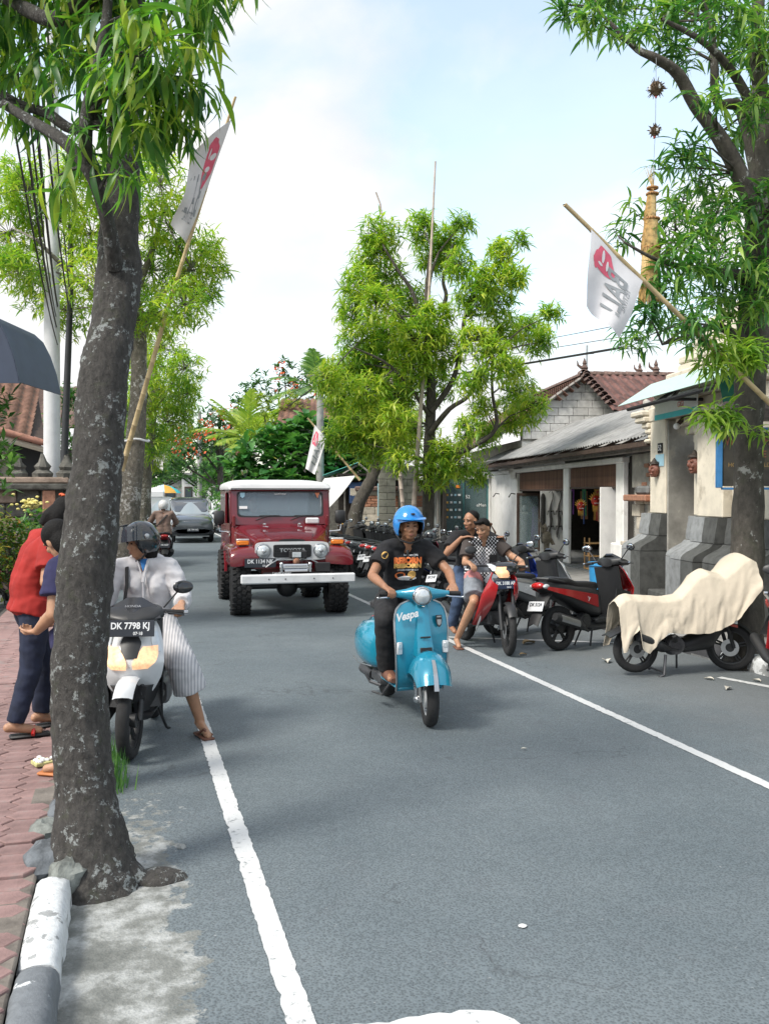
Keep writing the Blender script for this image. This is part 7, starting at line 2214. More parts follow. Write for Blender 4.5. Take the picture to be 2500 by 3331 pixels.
def mpv(label, loc, rz, paint, plt=None, group=None):
    t = thing('car', label, 'car', loc, rz, group)
    for x in (1.32, -1.32):
        for y in (.70, -.70):
            T = AXY
            wh = MB().lathe([(0, -.02), (.08, -.02), (.19, .02), (.20, .07), (.20, -.07)], 18, M=T @ Matrix.Scale(-1 if y > 0 else 1, 4, (0, 0, 1))).build('wheel', M_alu, t, 40, (x, y, .31))
            MB().lathe([(.195, -.08), (.25, -.10), (.295, -.085), (.31, 0), (.295, .085), (.25, .10), (.195, .08)], 24, closed=True, M=T).build('tyre', M_rub_, wh, 50)
    q = MB().loft(secs([(2.10, .55, .62, .20, 4), (2.06, .58, .74, .30, 4), (1.85, .62, .80, .36, 4), (1.3, .65, .83, .40, 4.5), (.8, .66, .83, .44, 5), (-1.6, .66, .83, .46, 5), (-2.0, .68, .80, .44, 4), (-2.07, .68, .72, .36, 4)], 28, 4))
    q.build('body', paint, t, 45)
    q = MB().loft([[(x + sl * (z - 1.05), y, z) for y, z in sup(0, 1.30, w, .30 + dz, 4.5, 28)] for x, w, dz, sl in ((1.05, .60, -.12, -1.15), (.85, .70, .0, -1.1), (.55, .72, .06, -.5), (-.4, .73, .085, 0), (-1.6, .72, .08, 0), (-1.95, .66, .0, .2))])
    q.build('cabin', paint, t, 45)
    q = MB().sheet(lambda u, v: (1.12 - .60 * v - .10 * (2 * u - 1) ** 2 + .012, (2 * u - 1) * (.68 - .12 * v), 1.02 + .48 * v), 10, 6, .01)
    q.build('windscreen', mat('screen_bright', (.26, .31, .34), .06, var=0, coat=.8), t, 60)
    for s in (-1, 1):
        MB().sheet(lambda u, v: (.35 - 1.9 * u, s * (.745 - .05 * v), 1.12 + .34 * v), 6, 2, .02).build('side_window', M_blkg, t, 60)
        q = MB().loft([[(x, s * y, z) for y, z in sup(yc, .80, wy, wz, 2.4, 14)] for x, yc, wy, wz in ((1.98, .60, .10, .04), (1.90, .64, .13, .075), (1.78, .68, .10, .07))])
        q.build('headlight', M_clear, t, 50)
        MB().ell((2.07, s * .60, .50), (.02, .05, .045)).build('fog_lamp', M_clear, t)
        MB().ell((.75, s * .93, 1.08), (.07, .11, .075)).tube([(.75, s * .8, 1.05), (.75, s * .9, 1.06)], .025, 6).build('mirror', paint, t)
    q = MB().prism([(-.44, .06), (.44, .06), (.36, -.08), (.22, -.12), (-.22, -.12), (-.36, -.08)], .03, facing((2.045, 0, .78), R(10)))
    g = q.build('grille', M_blkg, t, 0)
    for k in range(3):
        MB().box((2.085 - .005 * k, 0, .80 - k * .04), (.012, .74 - k * .12, .012), None, .002).build('grille_bar', M_chr, g)
    MB().loft(secs([(2.10, .42, .66, .10, 4), (2.0, .42, .80, .16, 4), (1.7, .42, .82, .16, 4)], 20, 4)).build('bumper', M_blkg, t, 45)
    MB().box((1.9, 0, .255), (.3, 1.2, .05), None, .01).build('skirt', M_alu, t)
    if plt:
        plate(t, plt, '', facing((2.115, 0, .48)), .42, .12, size=.09)
    return t
M_avz = mat('car_blue_black', (.11, .125, .14), .18, .6, var=0, coat=1)
mpv('dark family car with chrome grille following the jeep', (2.37, 37.7, 0), R(-90), M_avz, 'DK 704 HG')
mpv('silver family car behind the dark car', (1.50, 45.5, 0), R(-90), M_silv, 'DK 118 AB')
mpv('white car parked behind the jeep on the right', (4.55, 30.5, 0), R(-90), M_wpl)
mpv('pale grey car partly hidden between the dark car and the jeep', (4.6, 46, 0), R(-90), M_wpl)
# ------------------------------------------------------------------ people
from mathutils.bvhtree import BVHTree
def skinmat(name, c):
    m = mat(name, c, .5, var=.10, vs=14, bump=.12, bs=120)
    m.node_tree.nodes['Principled BSDF'].inputs['Subsurface Weight'].default_value = .08
    m.node_tree.nodes['Principled BSDF'].inputs['Subsurface Radius'].default_value = (.02, .008, .005)
    return m
M_skin = skinmat('skin_brown', (.33, .165, .095))
M_skin2 = skinmat('skin_tan', (.42, .23, .14))
M_hair = mat('black_hair', (.006, .0055, .0055), .75, var=.3, vs=40, bump=.6, bs=90, spec=.25)
M_eye = mat('eye_dark', (.015, .01, .008), .15, var=0)
M_lip = mat('lip', (.26, .10, .08), .5, var=0)
M_jean = mat('jeans', (.045, .075, .14), .9, var=.25, vs=12)
M_bltr = mat('black_trousers', (.014, .014, .016), .85, var=.25, vs=8)
M_btee = mat('black_tee', (.011, .011, .013), .9, var=.3, vs=6)
M_rtee = mat('red_tee', (.32, .016, .012), .85, var=.15, vs=7)
M_hood = mat('pale_hoodie', (.60, .59, .61), .9, var=.07, vs=8, bump=.3, bs=160)
M_brn = mat('brown_jacket', (.25, .17, .14), .9, var=.15, vs=7)
M_leatr = mat('sandal', (.16, .07, .045), .7, var=.2)
M_navysl = mat('navy_sleeve', (.022, .022, .075), .9, var=.2)
def capsule(q, a, b, ra, rb, n=12):
    a, b = Vector(a), Vector(b)
    q.tube([a, b], [ra, rb], n)
    q.ell(a, ra, n, 8)
    q.ell(b, rb, n, 8)
def person(name, label, loc, rz, J, wear, skin=M_skin, voxel=.0085, hair='short', female=False, head_s=1.0, group=None, grips=('L', 'R')):
    """J: joints in local metres; wear: list of (part name, kind, material, options)"""
    t = thing(name, label, 'person', loc, rz, group)
    J = {k: Vector(v) for k, v in J.items()}
    lat = (J['shL'] - J['shR']).normalized()
    lath = (J['hipL'] - J['hipR']).normalized()
    up = (J['neck'] - J['pel']).normalized()
    q = MB()
    sw = (J['shL'] - J['shR']).length
    def torso(q, g):
        for s in (-1, 1):
            capsule(q, J['pel'] + lath * s * .065, J['waist'] + lat * s * .055, .105 + g, .100 + g)
            capsule(q, J['waist'] + lat * s * .055, J['chest'] + lat * s * .075, .100 + g, .100 + g)
            capsule(q, J['chest'] + lat * s * .075, (J['shL'] if s > 0 else J['shR']) - lat * s * .03, .096 + g, .056 + g)
            capsule(q, J['neck'] - up * .03 + lat * s * .03, (J['shL'] if s > 0 else J['shR']), .052 + g * .6, .056 + g)
        if female:
            fw = J['face0'] if 'face0' in J else Vector((1, 0, 0))
            for s in (-1, 1):
                q.ell(J['chest'] + fw * .062 + lat * s * .072 - up * .03, .055 + g, 12, 8)
    torso(q, 0)
    capsule(q, J['neck'] - up * .05, J['head'] - Vector((0, 0, .03)), .058, .052)
    # arms and legs
    for s in ('L', 'R'):
        capsule(q, J['sh' + s], J['el' + s], .052, .040)
        m_ = J['el' + s].lerp(J['wr' + s], .3)
        capsule(q, J['el' + s], m_, .041, .042)
        capsule(q, m_, J['wr' + s], .042, .027)
        capsule(q, J['hip' + s], J['kn' + s], .085, .055)
        m_ = J['kn' + s].lerp(J['an' + s], .32)
        capsule(q, J['kn' + s], m_, .056, .057)
        capsule(q, m_, J['an' + s], .057, .036)
        heel = J['an' + s] + (J['an' + s] - J['to' + s]) * .28 + Vector((0, 0, -.035))
        capsule(q, heel, J['an' + s] - Vector((0, 0, .02)), .032, .034)
        capsule(q, J['an' + s] - Vector((0, 0, .02)), J['to' + s], .036, .028)
        # hand: palm, four fingers of unequal length, thumb from the side of the palm
        d = (J['ha' + s] - J['wr' + s]).normalized()
        nrm = J['pn' + s].normalized() if ('pn' + s) in J else Vector((0, 0, -1))     # palm normal
        nrm = (nrm - d * nrm.dot(d)).normalized()
        sd = d.cross(nrm)
        tsgn = 1 if s == 'L' else -1
        wr = J['wr' + s]
        for k in (-1, 0, 1):
            capsule(q, wr + sd * k * .014, wr + d * .085 + sd * k * .024, .017, .015)
        curl = J['curl' + s].x if ('curl' + s) in J else 1.0
        for i, (off, L) in enumerate(((-.034, .062), (-.012, .072), (.011, .067), (.033, .052))):
            p = wr + d * .085 + sd * off * (tsgn)
            a1 = .45 * curl
            for seg, k in ((.42, 0), (.33, 1), (.25, 2)):
                dirn = (d * math.cos(a1) + nrm * math.sin(a1)).normalized()
                p2 = p + dirn * L * seg * 1.15
                capsule(q, p, p2, .0093 - k * .0007, .0088 - k * .0007, 8)
                p = p2
                a1 += .75 * curl
        b0 = wr + d * .03 - sd * tsgn * .03
        b1 = b0 + (d * .6 - sd * tsgn * .5 + nrm * .35).normalized() * .045
        capsule(q, b0, b1, .013, .0105, 8)
        capsule(q, b1, b1 + (d * .75 + nrm * .6 - sd * tsgn * .05).normalized() * .035, .0105, .0085, 8)
    # head
    f = J['face'].normalized()
    z = Vector((0, 0, 1)) if 'hup' not in J else J['hup'].normalized()
    H = frame(J['head'], f, None, z) @ Matrix.Scale(head_s, 4)
    q.ell((-.012, 0, .035), (.098, .076, .088), 20, 14, M=H)            # skull
    q.ell((.028, 0, -.02), (.062, .060, .085), 18, 12, M=H)             # face
    q.ell((.040, 0, -.082), (.040, .038, .028), 14, 9, M=H)             # chin
    for s in (-1, 1):
        q.ell((.005, s * .05, -.052), (.045, .018, .040), 12, 8, M=H)   # jaw
        q.ell((.060, s * .040, -.015), (.024, .024, .020), 12, 8, M=H)  # cheek
        q.ell((.068, s * .032, .034), (.020, .030, .011), 12, 8, M=H)   # brow
        q.ell((-.005, s * .078, -.002), (.022, .011, .034), 12, 8, M=H) # ear
        q.ell((.088, s * .014, -.030), (.012, .010, .009), 8, 6, M=H)   # nostril
    q.tube([(.080, 0, .022), (.094, 0, -.008), (.104, 0, -.026)], [.010, .012, .014], 8, M=H)
    q.ell((.080, 0, -.060), (.016, .026, .011), 12, 8, M=H)             # lips
    body = remesh(q, voxel, 'body', skin, t, 2)
    def put(nm, m, fn, par=None):
        k = MB()
        fn(k)
        return k.build(nm, m, par or t, 50)
    put('mouth', M_lip, lambda k: k.ell((.0905, 0, -.056), (.0075, .022, .0035), M=H).ell((.0895, 0, -.064), (.0075, .018, .004), M=H))
    for s in (-1, 1):
        put('eye', M_eye, lambda k: k.ell((.0815, s * .031, .014), (.008, .0125, .0055), M=H))
        put('eyebrow', M_hair, lambda k: k.tube([(.086, s * .014, .034), (.086, s * .032, .040), (.074, s * .052, .036)], [.004, .0045, .0025], 6, M=H))
    if hair == 'short':
        k = MB()
        k.ell((-.036, 0, .056), (.094, .080, .080), 20, 14, M=H)
        k.ell((-.055, 0, .0), (.060, .076, .06), 16, 10, M=H)
        if head_s:
            o = remesh(k, .01, 'hair', M_hair, t, 1)
    elif hair == 'long':
        k = MB()
        k.ell((-.02, 0, .048), (.108, .090, .092), 20, 14, M=H).ell((-.05, 0, -.03), (.078, .088, .11), 16, 10, M=H)
        k.tube([H @ Vector((-.08, 0, .0)), H @ Vector((-.095, 0, -.07)), H @ Vector((-.085, .01, -.14))], [.05, .05, .03], 10)
        remesh(k, .01, 'hair', M_hair, t, 1)
    elif hair == 'young':
        k = MB()
        k.ell((-.026, 0, .054), (.097, .080, .082), 20, 14, M=H).ell((-.05, 0, .0), (.060, .076, .055), 16, 10, M=H)
        r = random.Random(3)
        for i in range(60):
            a, b = r.uniform(-1.3, 1.3), r.uniform(-.8, .9)
            p = Vector((.03 + .07 * math.cos(a) * math.cos(b), .07 * math.sin(a), .105 + .02 * math.sin(b)))
            k.tube([H @ (p * .96), H @ (p + Vector((.03, 0, .022)))], [.012, .004], 5)
        remesh(k, .008, 'hair', M_hair, t, 1)
    # garments
    made = {}
    for nm, kind, m, op in wear:
        k = MB()
        g = op.get('g', .014)
        if kind == 'top':
            torso(k, g)
            if op.get('hem'):
                for s in (-1, 1):
                    k.tube([J['pel'] + lath * s * .06 + up * .06, J['pel'] + lath * s * .065 - up * op['hem']], [.118 + g, .125 + g], 14)
            for s in ('L', 'R'):
                L = op.get('sleeve', .62)
                p, e = J['sh' + s], J['el' + s]
                if L <= 1:
                    k.ell(p, .056 + g, 12, 8)
                    k.tube([p, p.lerp(e, L)], [.058 + g, .058 + g + op.get('flare', .01)], 14)
                else:
                    capsule(k, p, e, .056 + g, .050 + g)
                    w_ = e.lerp(J['wr' + s], L - 1)
                    k.tube([e, w_], [.050 + g, .038 + g], 14)
        elif kind == 'legs':
            for s in (-1, 1):
                S_ = 'L' if s > 0 else 'R'
                capsule(k, J['pel'] + lath * s * .065, J['pel'] + lath * s * .055 + up * .06, .107 + g, .10 + g)
                L = op.get('length', 2.0)
                h, kn, an = J['hip' + S_], J['kn' + S_], J['an' + S_]
                w1, w2 = op.get('w', (.062, .046))
                k.ell(h, .09 + g, 12, 8)
                if L <= 1:
                    k.tube([h, h.lerp(kn, L)], [.092 + g, .085 + g + op.get('flare', 0)], 14)
                else:
                    capsule(k, h, kn, .092 + g, w1 + g)
                    k.tube([kn, kn.lerp(an, L - 1)], [w1 + g, w2 + g], 14)
        o = remesh(k, op.get('vox', .011), nm, m, t, 2)
        wv = op.get('wrinkle', .007)
        me = o.data
        co = np.empty(len(me.vertices) * 3, np.float32)
        no = np.empty(len(me.vertices) * 3, np.float32)
        me.vertices.foreach_get('co', co)
        me.vertices.foreach_get('normal', no)
        co, no = co.reshape(-1, 3), no.reshape(-1, 3)
        dsp = np.array([mnoise.noise(Vector((p[0] * 9, p[1] * 9, p[2] * 15))) + .5 * mnoise.noise(Vector((p[0] * 22, p[1] * 22, p[2] * 30 + 4))) for p in co])
        co = co + no * (dsp * wv)[:, None]
        me.vertices.foreach_set('co', co.ravel())
        me.update()
        made[nm] = o
    t['_h'] = 0
    del t['_h']
    return t, H, made
def project(o, target, axis, off=.004):
    """lay flat print on a garment"""
    me = target.data
    bv = BVHTree.FromPolygons([v.co for v in me.vertices], [tuple(p.vertices) for p in me.polygons])
    ax = Vector(axis).normalized()
    for v in o.data.vertices:
        h = bv.ray_cast(v.co + ax * .5, -ax)
        if h[0]:
            v.co = h[0] + ax * off
def helmet(t, H, shell, label=None, visor=None, peak=False, s=1.0, dark=None, chin=True):
    HM = H @ Matrix.Scale(s, 4)
    def prof(th, ph):                                          # open-face shell
        x, y, z = -.012 + .140 * math.cos(ph) * math.sin(th), .122 * math.sin(ph) * math.sin(th), .028 + .142 * math.cos(th)
        return (x, y, z)
    rings = []
    n = 36
    for i in range(13):
        ring = []
        for k in range(n):
            ph = 2 * math.pi * k / n
            front = max(0, math.cos(ph))
            side = abs(math.sin(ph))
            thmax = R(128) - front ** .6 * R(58) if front > .05 else R(128)
            thmax = R(130)
            if front > .42:
                thmax = R(130) - min(1, (front - .42) / .2) * R(44)
            if front > .62:
                thmax = R(86) - (front - .62) / .38 * R(7)
            ring.append(prof(.02 + (thmax - .02) * i / 12, ph))
        rings.append(ring)
    q = MB().loft(rings, False, 0, HM)
    hl = q.build('helmet', shell, t, 60)
    md = None
    inner = [[tuple(Vector(p) * .93 + Vector((0, 0, .002))) for p in r] for r in rings]
    q = MB().loft(inner, False, 0, HM)
    q.add([p for p in rings[-1]] + [p for p in inner[-1]], [(k, (k + 1) % n, n + (k + 1) % n, n + k) for k in range(n)], 0, HM)
    q.build('lining', dark or M_black, hl, 60)
    if peak:
        q = MB().sheet(lambda u, v: (.125 * math.cos((u - .5) * 2.2) + .045 * v * math.cos((u - .5) * 2.2) - .012, .128 * math.sin((u - .5) * 2.2), .075 - .012 * v), 12, 3, .006, M=HM)
        q.build('peak', shell, hl, 60)
    if visor:
        q = MB().sheet(lambda u, v: (-.012 + (.150 + .02 * v) * math.cos((u - .5) * 2.7), (.132 + .005 * v) * math.sin((u - .5) * 2.7), .125 - .115 * v * (1 - .25 * abs(u - .5)) + .02), 16, 5, .004, M=HM)
        q.build('visor', visor, hl, 60)
        for s_ in (-1, 1):
            MB().ell((-.01, s_ * .126, .06), (.02, .008, .02), M=HM).build('visor_screw', M_alu, hl)
    if chin:
        q = MB()
        for s_ in (-1, 1):
            q.tube([(.0, s_ * .10, -.06), (.03, s_ * .075, -.10), (.045, 0, -.122)], .008, 6, M=HM)
        q.build('chin_strap', M_black, hl)
    return hl

# ---- rider of the turquoise scooter
J = dict(pel=(-.30, .02, .93), waist=(-.29, .04, 1.08), chest=(-.25, .055, 1.25), neck=(-.20, .065, 1.43), head=(-.15, .065, 1.555), face=(1, -.04, -.05),
         shL=(-.22, .245, 1.37), shR=(-.22, -.125, 1.375), elL=(-.02, .385, 1.17), elR=(-.03, -.30, 1.15), wrL=(.245, .325, 1.085), wrR=(.295, -.28, 1.085),
         haL=(.33, .30, 1.06), haR=(.38, -.25, 1.06), pnL=(.2, 0, -1), pnR=(.2, 0, -1), curlL=(1.15, 0, 0), curlR=(1.15, 0, 0),
         hipL=(-.28, .10, .90), hipR=(-.28, -.10, .90), knL=(.16, .19, .80), knR=(.17, -.24, .80), anL=(.06, .175, .37), anR=(.04, -.19, .37), toL=(.24, .19, .315), toR=(.22, -.21, .315))
t, H, mk = person('person', 'man in blue helmet and black t-shirt riding the turquoise scooter', (2.30, 7.74, 0), R(-89), J,
                  [('t_shirt', 'top', M_btee, dict(sleeve=.66, g=.013, hem=.10, flare=.012, wrinkle=.012)), ('trousers', 'legs', M_bltr, dict(g=.02, w=(.075, .065)))], hair=None)
helmet(t, H, mat('helmet_blue', (.015, .22, .62), .22, var=.04, coat=.6), peak=True, s=1.12)
hl = [c for c in t.children if c.name.startswith('helmet')][0]
MB().box((.125, 0, .122), (.02, .035, .010), (0, R(40), 0), .004, M=H).build('vent', M_black, hl)
for s in (-1, 1):
    k = MB()
    a = J['an' + 'LR'[s < 0]]
    b = J['to' + 'LR'[s < 0]]
    k.loft([[(x, a[1] + y, a[2] - .05 + z) for y, z in sup(0, zc, w, h, 2.6, 14)] for x, w, h, zc in ((a[0] - .07, .03, .03, .0), (a[0] - .03, .045, .055, .02), (a[0] + .05, .048, .05, .015), (a[0] + .15, .05, .032, -.004), (a[0] + .22, .03, .02, -.012))])
    k.build('shoe', M_leatr, t)
Mt = facing((.2, 0, 1.225))
M_or = mat('print_orange', (.80, .20, .05), .7, var=0)
M_yl = mat('print_gold', (.70, .42, .12), .7, var=0)
def tprint(s, size, y, z, m, sx=1.0, bold=.002):
    o = text('print', s, size, facing((.2, y, z)), m, t, 0, sx, bold=bold)
    project(o, mk['t_shirt'], (1, 0, 0))
    o.parent = mk['t_shirt']
    return o
tprint('REBORN', .070, .055, 1.262, M_or, .92, .005)
tprint('REBORN', .048, .055, 1.217, M_yl, 1.33, .004)
tprint('Kampung JVB', .022, .085, 1.312, M_ptext, 1.0, .0004)
tprint('OWNERS SCOOTER CLUB', .018, .055, 1.182, M_ptext, .9, .0004)
k = MB()
for (y, z, w, h, mi) in ((-.06, 1.135, .05, .03, 0), (.045, 1.14, .035, .035, 1), (.0, 1.11, .09, .02, 2)):
    k.prism([(y + .05 + p[0], z + p[1]) for p in sup(0, 0, w, h, 2, 16)], .001, Matrix(((0, 0, 1, .2), (1, 0, 0, 0), (0, 1, 0, 0), (0, 0, 0, 1))), mi)
o = k.build('print', [M_or, M_yl, M_wsign], mk['t_shirt'], 0)
project(o, mk['t_shirt'], (1, 0, 0))
k = MB().prism(sup(0, 0, .030, .030, 2, 16), .001, Matrix(((0, 0, 1, 0), (1, 0, 0, -.20), (0, 1, 0, 1.32), (0, 0, 0, 1))))
o = k.build('sleeve_badge', M_yl, mk['t_shirt'], 0)
project(o, mk['t_shirt'], (1, -.35, 0))
MB().box((.0, 0, 0), (.008, .022, .05), None, .003, M=Matrix.Translation((-.075, .03, 1.335))).build('clip', M_blkp, mk['t_shirt'])

# ---- two men on the red motorbike
def dotmat():
    m, tt, b = _mk('dotted_cloth')
    c = _coord(tt)
    sp = tt.nodes.new('ShaderNodeSeparateXYZ')
    tt.links.new(c, sp.inputs[0])
    k = 22.0
    yy = _math(tt, 'ADD', sp.outputs[1], sp.outputs[2])
    zz = _math(tt, 'SUBTRACT', sp.outputs[2], sp.outputs[1])
    def cell(v):
        a = _math(tt, 'SUBTRACT', _math(tt, 'FRACT', _math(tt, 'MULTIPLY', v, k)), .5)
        return _math(tt, 'MULTIPLY', a, a)
    d = _math(tt, 'SQRT', _math(tt, 'ADD', cell(yy), cell(zz)))
    rad = _ramp(tt, _math(tt, 'MULTIPLY', _math(tt, 'ADD', sp.outputs[2], -.8), 2.0), [(.05, (.30, .30, .30)), (.4, (.52, .52, .52)), (.95, (.30, .30, .30))])
    f = _math(tt, 'LESS_THAN', d, rad)
    tt.links.new(_mix(tt, f, (.012, .012, .014), (.66, .66, .68)), b.inputs['Base Color'])
    b.inputs['Roughness'].default_value = .9
    return m
J = dict(pel=(-.16, 0, .86), waist=(-.15, 0, 1.0), chest=(-.11, 0, 1.14), neck=(-.06, -.01, 1.30), head=(-.01, -.03, 1.415), face=(.55, -.75, -.30), hup=(.1, -.2, 1),
         shL=(-.09, .185, 1.25), shR=(-.09, -.185, 1.25), elL=(.05, .32, 1.09), elR=(.0, -.27, 1.02), wrL=(.235, .36, 1.04), wrR=(.20, -.30, 1.03),
         haL=(.30, .33, 1.0), haR=(.28, -.29, 1.0), pnL=(.2, 0, -1), pnR=(.2, 0, -1),
         hipL=(-.14, .10, .83), hipR=(-.14, -.10, .83), knL=(.22, .20, .62), knR=(.20, -.24, .58), anL=(-.02, .24, .33), anR=(-.10, -.33, .10), toL=(.14, .25, .30), toR=(.06, -.37, .035))
t, H, mk = person('person', 'young man in dotted shirt steering the red motorbike', (4.15, 10.66, 0), R(-86), J,
                  [('shirt', 'top', dotmat(), dict(sleeve=.12, g=.016, hem=.12)), ('shorts', 'legs', mat('grey_shorts', (.20, .22, .25), .9, var=.2), dict(length=.86, g=.022, flare=.02))], skin=M_skin2, hair='young', head_s=.98)
M_slv = mat('brown_sleeve', (.055, .045, .042), .9, var=.15)
for s in 'LR':
    k = MB()
    a, b = Vector(J['sh' + s]), Vector(J['el' + s])
    k.tube([a.lerp(b, .06), a.lerp(b, .72)], [.078, .088], 14)
    k.ell(a, .077)
    remesh(k, .011, 'sleeve', M_slv, mk['shirt'], 2)
k = MB().box((.055, .07, 1.06), (.02, .10, .11), None, .006)
o = k.build('pocket', M_btee, mk['shirt'])
k = MB()
for s in (-1, 1):
    k.tube([(-.14, s * .1, .845), Vector((-.14, s * .1, .83)).lerp(Vector((.2, s * .22, .6)), .35)], [.118, .112], 14)
remesh(k, .012, 'pink_hem', mat('pink_cloth', (.50, .20, .20), .9, var=.1), t, 2)
k = MB().box((.0, -.355, .01), (.24, .09, .02), (0, 0, R(-12)), .008)
k.build('sandal', M_leatr, t)
J = dict(pel=(-.47, 0, .90), waist=(-.46, 0, 1.05), chest=(-.43, 0, 1.20), neck=(-.39, -.02, 1.37), head=(-.34, -.04, 1.50), face=(.35, -.95, -.14),
         shL=(-.42, .20, 1.32), shR=(-.42, -.20, 1.32), elL=(-.26, .36, 1.20), elR=(-.25, -.40, 1.12), wrL=(-.10, .27, 1.30), wrR=(-.11, -.27, 1.31),
         haL=(-.04, .22, 1.32), haR=(-.05, -.21, 1.33), pnL=(.2, -.2, -1), pnR=(.2, .2, -1), curlL=(.35, 0, 0), curlR=(.35, 0, 0),
         hipL=(-.45, .12, .87), hipR=(-.45, -.12, .87), knL=(-.06, .29, .66), knR=(-.10, -.30, .62), anL=(-.22, .31, .33), anR=(-.26, -.33, .24), toL=(-.06, .33, .29), toR=(-.10, -.36, .19))
person('person', 'man in black t-shirt and jeans riding pillion with hands on the driver', (4.15, 10.66, 0), R(-86), J,
       [('t_shirt', 'top', M_btee, dict(sleeve=.72, g=.018, hem=.08)), ('jeans', 'legs', M_jean, dict(g=.018))], hair='short')

# ---- woman waiting on the white scooter
def stripemat():
    m, tt, b = _mk('striped_cloth')
    c = _coord(tt)
    w_ = tt.nodes.new('ShaderNodeTexWave')
    w_.bands_direction = 'Y'
    w_.inputs['Scale'].default_value = 14
    w_.inputs['Distortion'].default_value = .6
    tt.links.new(c, w_.inputs['Vector'])
    tt.links.new(_ramp(tt, w_.outputs['Color'], [(.35, (.40, .40, .43)), (.55, (.64, .63, .64))]), b.inputs['Base Color'])
    b.inputs['Roughness'].default_value = .9
    return m
J = dict(pel=(-.22, .02, .86), waist=(-.21, .02, 1.0), chest=(-.17, .01, 1.16), neck=(-.13, -.01, 1.33), head=(-.10, -.03, 1.46), face=(.50, -.86, -.12), face0=(1, 0, 0),
         shL=(-.15, .185, 1.275), shR=(-.15, -.185, 1.275), elL=(-.10, .30, 1.03), elR=(-.08, -.29, 1.03), wrL=(.16, .305, 1.02), wrR=(.17, -.30, 1.02),
         haL=(.26, .30, 1.0), haR=(.27, -.30, 1.0), pnL=(.2, 0, -1), pnR=(.2, 0, -1),
         hipL=(-.20, .12, .83), hipR=(-.20, -.10, .83), knL=(.12, .31, .55), knR=(.15, -.22, .62), anL=(.01, .43, .105), anR=(.12, -.17, .42), toL=(.17, .50, .035), toR=(.28, -.18, .36))
t, H, mk = person('person', 'woman in pale hooded jacket and dark helmet waiting on the white scooter', (.115, 7.42, 0), R(-99), J,
                  [('jacket', 'top', M_hood, dict(sleeve=1.85, g=.022, hem=.12, wrinkle=.012)), ('culottes', 'legs', stripemat(), dict(length=1.42, g=.03, w=(.085, .10)))], skin=M_skin2, hair='long', female=True, head_s=.97)
helmet(t, H, mat('helmet_black', (.014, .016, .020), .18, var=.1, coat=.8), visor=glassmat('smoke_visor', (.04, .05, .065), .05, .82), s=1.08)
k = MB()
k.tube([(-.23, -.05, 1.34), (-.20, -.13, 1.315), (-.07, -.125, 1.28), (-.035, -.12, 1.15), (-.03, -.14, 1.0)], .016, 8, flat=.5)
k.build('bag_strap', M_black, t)
k = MB().tube([(-.062, -.045, 1.335), (-.045, -.02, 1.26), (-.035, .0, 1.17), (-.05, .0, .95)], .006, 6).tube([(-.062, .035, 1.335), (-.045, .015, 1.26), (-.035, .0, 1.17)], .012, 6)
k.build('zip', M_hood, mk['jacket'])
k = MB().ell((-.245, 0, 1.33), (.07, .15, .06))
remesh(k, .012, 'hood', M_hood, mk['jacket'], 2)
k = MB().prism([(-.03, .06), (.03, .06), (0, -.04)], .004, facing((-.046, 0, 1.29), R(20)))
k.build('undershirt', mat('blue_top', (.03, .16, .42), .9), t)
k = MB()
d = (Vector(J['toL']) - Vector(J['anL'])).normalized()
k.box((.085, .462, .012), (.255, .092, .022), (0, 0, math.atan2(.07, .16)), .01)
sd_ = k.build('sandal', M_leatr, t)
MB().tube([(.09, .415, .03), (.14, .47, .075), (.15, .53, .03)], .012, 8).tube([(.14, .47, .075), (.19, .505, .03)], .009, 6).build('strap', M_leatr, sd_)

# ---- the two people on the left pavement
J = dict(pel=(-.03, 0, .86), waist=(-.05, 0, 1.0), chest=(.02, 0, 1.20), neck=(.10, 0, 1.36), head=(.20, .02, 1.46), face=(.75, .2, -.62), hup=(.55, 0, .8), face0=(1, 0, 0),
         shL=(.06, .18, 1.31), shR=(.06, -.18, 1.31), elL=(.06, .27, 1.05), elR=(.0, -.27, 1.04), wrL=(.27, .12, 1.02), wrR=(.25, -.15, 1.00),
         haL=(.36, .08, 1.04), haR=(.34, -.10, 1.02), pnL=(0, 0, 1), pnR=(0, 0, 1),
         hipL=(-.03, .09, .84), hipR=(-.03, -.09, .84), knL=(.06, .09, .46), knR=(-.06, -.10, .46), anL=(.05, .10, .09), anR=(-.17, -.11, .09), toL=(.20, .12, .035), toR=(-.02, -.13, .035))
t, H, mk = person('person', 'person in red t-shirt and dark jeans bending forward on the left pavement', (-.63, 7.28, .125), R(18), J,
                  [('t_shirt', 'top', M_rtee, dict(sleeve=.70, g=.018, hem=.06)), ('jeans', 'legs', mat('dark_jeans', (.014, .020, .045), .9, var=.25, vs=12), dict(g=.016, length=1.97, w=(.06, .045)))], skin=M_skin2, hair='long')
t.scale = (1.06,) * 3
k = MB()
for i in range(6):
    a = i * 1.05
    k.ell(H @ Vector((-.10 + .012 * math.cos(a), .03 + .022 * math.sin(a), .11)), (.016, .014, .010))
k.build('hair_flower', M_orange, t)
MB().ell(H @ Vector((-.085, .05, .115)), (.02, .018, .012)).build('hair_flower', M_wsign, t)
for s in 'LR':
    a, b = J['an' + s], J['to' + s]
    sd_ = MB().box(((a[0] + b[0]) / 2 + .02, (a[1] + b[1]) / 2, .008), (.26, .095, .022), (0, 0, math.atan2(b[1] - a[1], b[0] - a[0])), .01).build('sandal', M_black, t)
    MB().tube([(b[0] - .05, b[1] - .05, .02), (b[0] - .03, b[1], .06), (b[0] - .05, b[1] + .05, .02)], .014, 8).build('strap', M_redl, sd_)
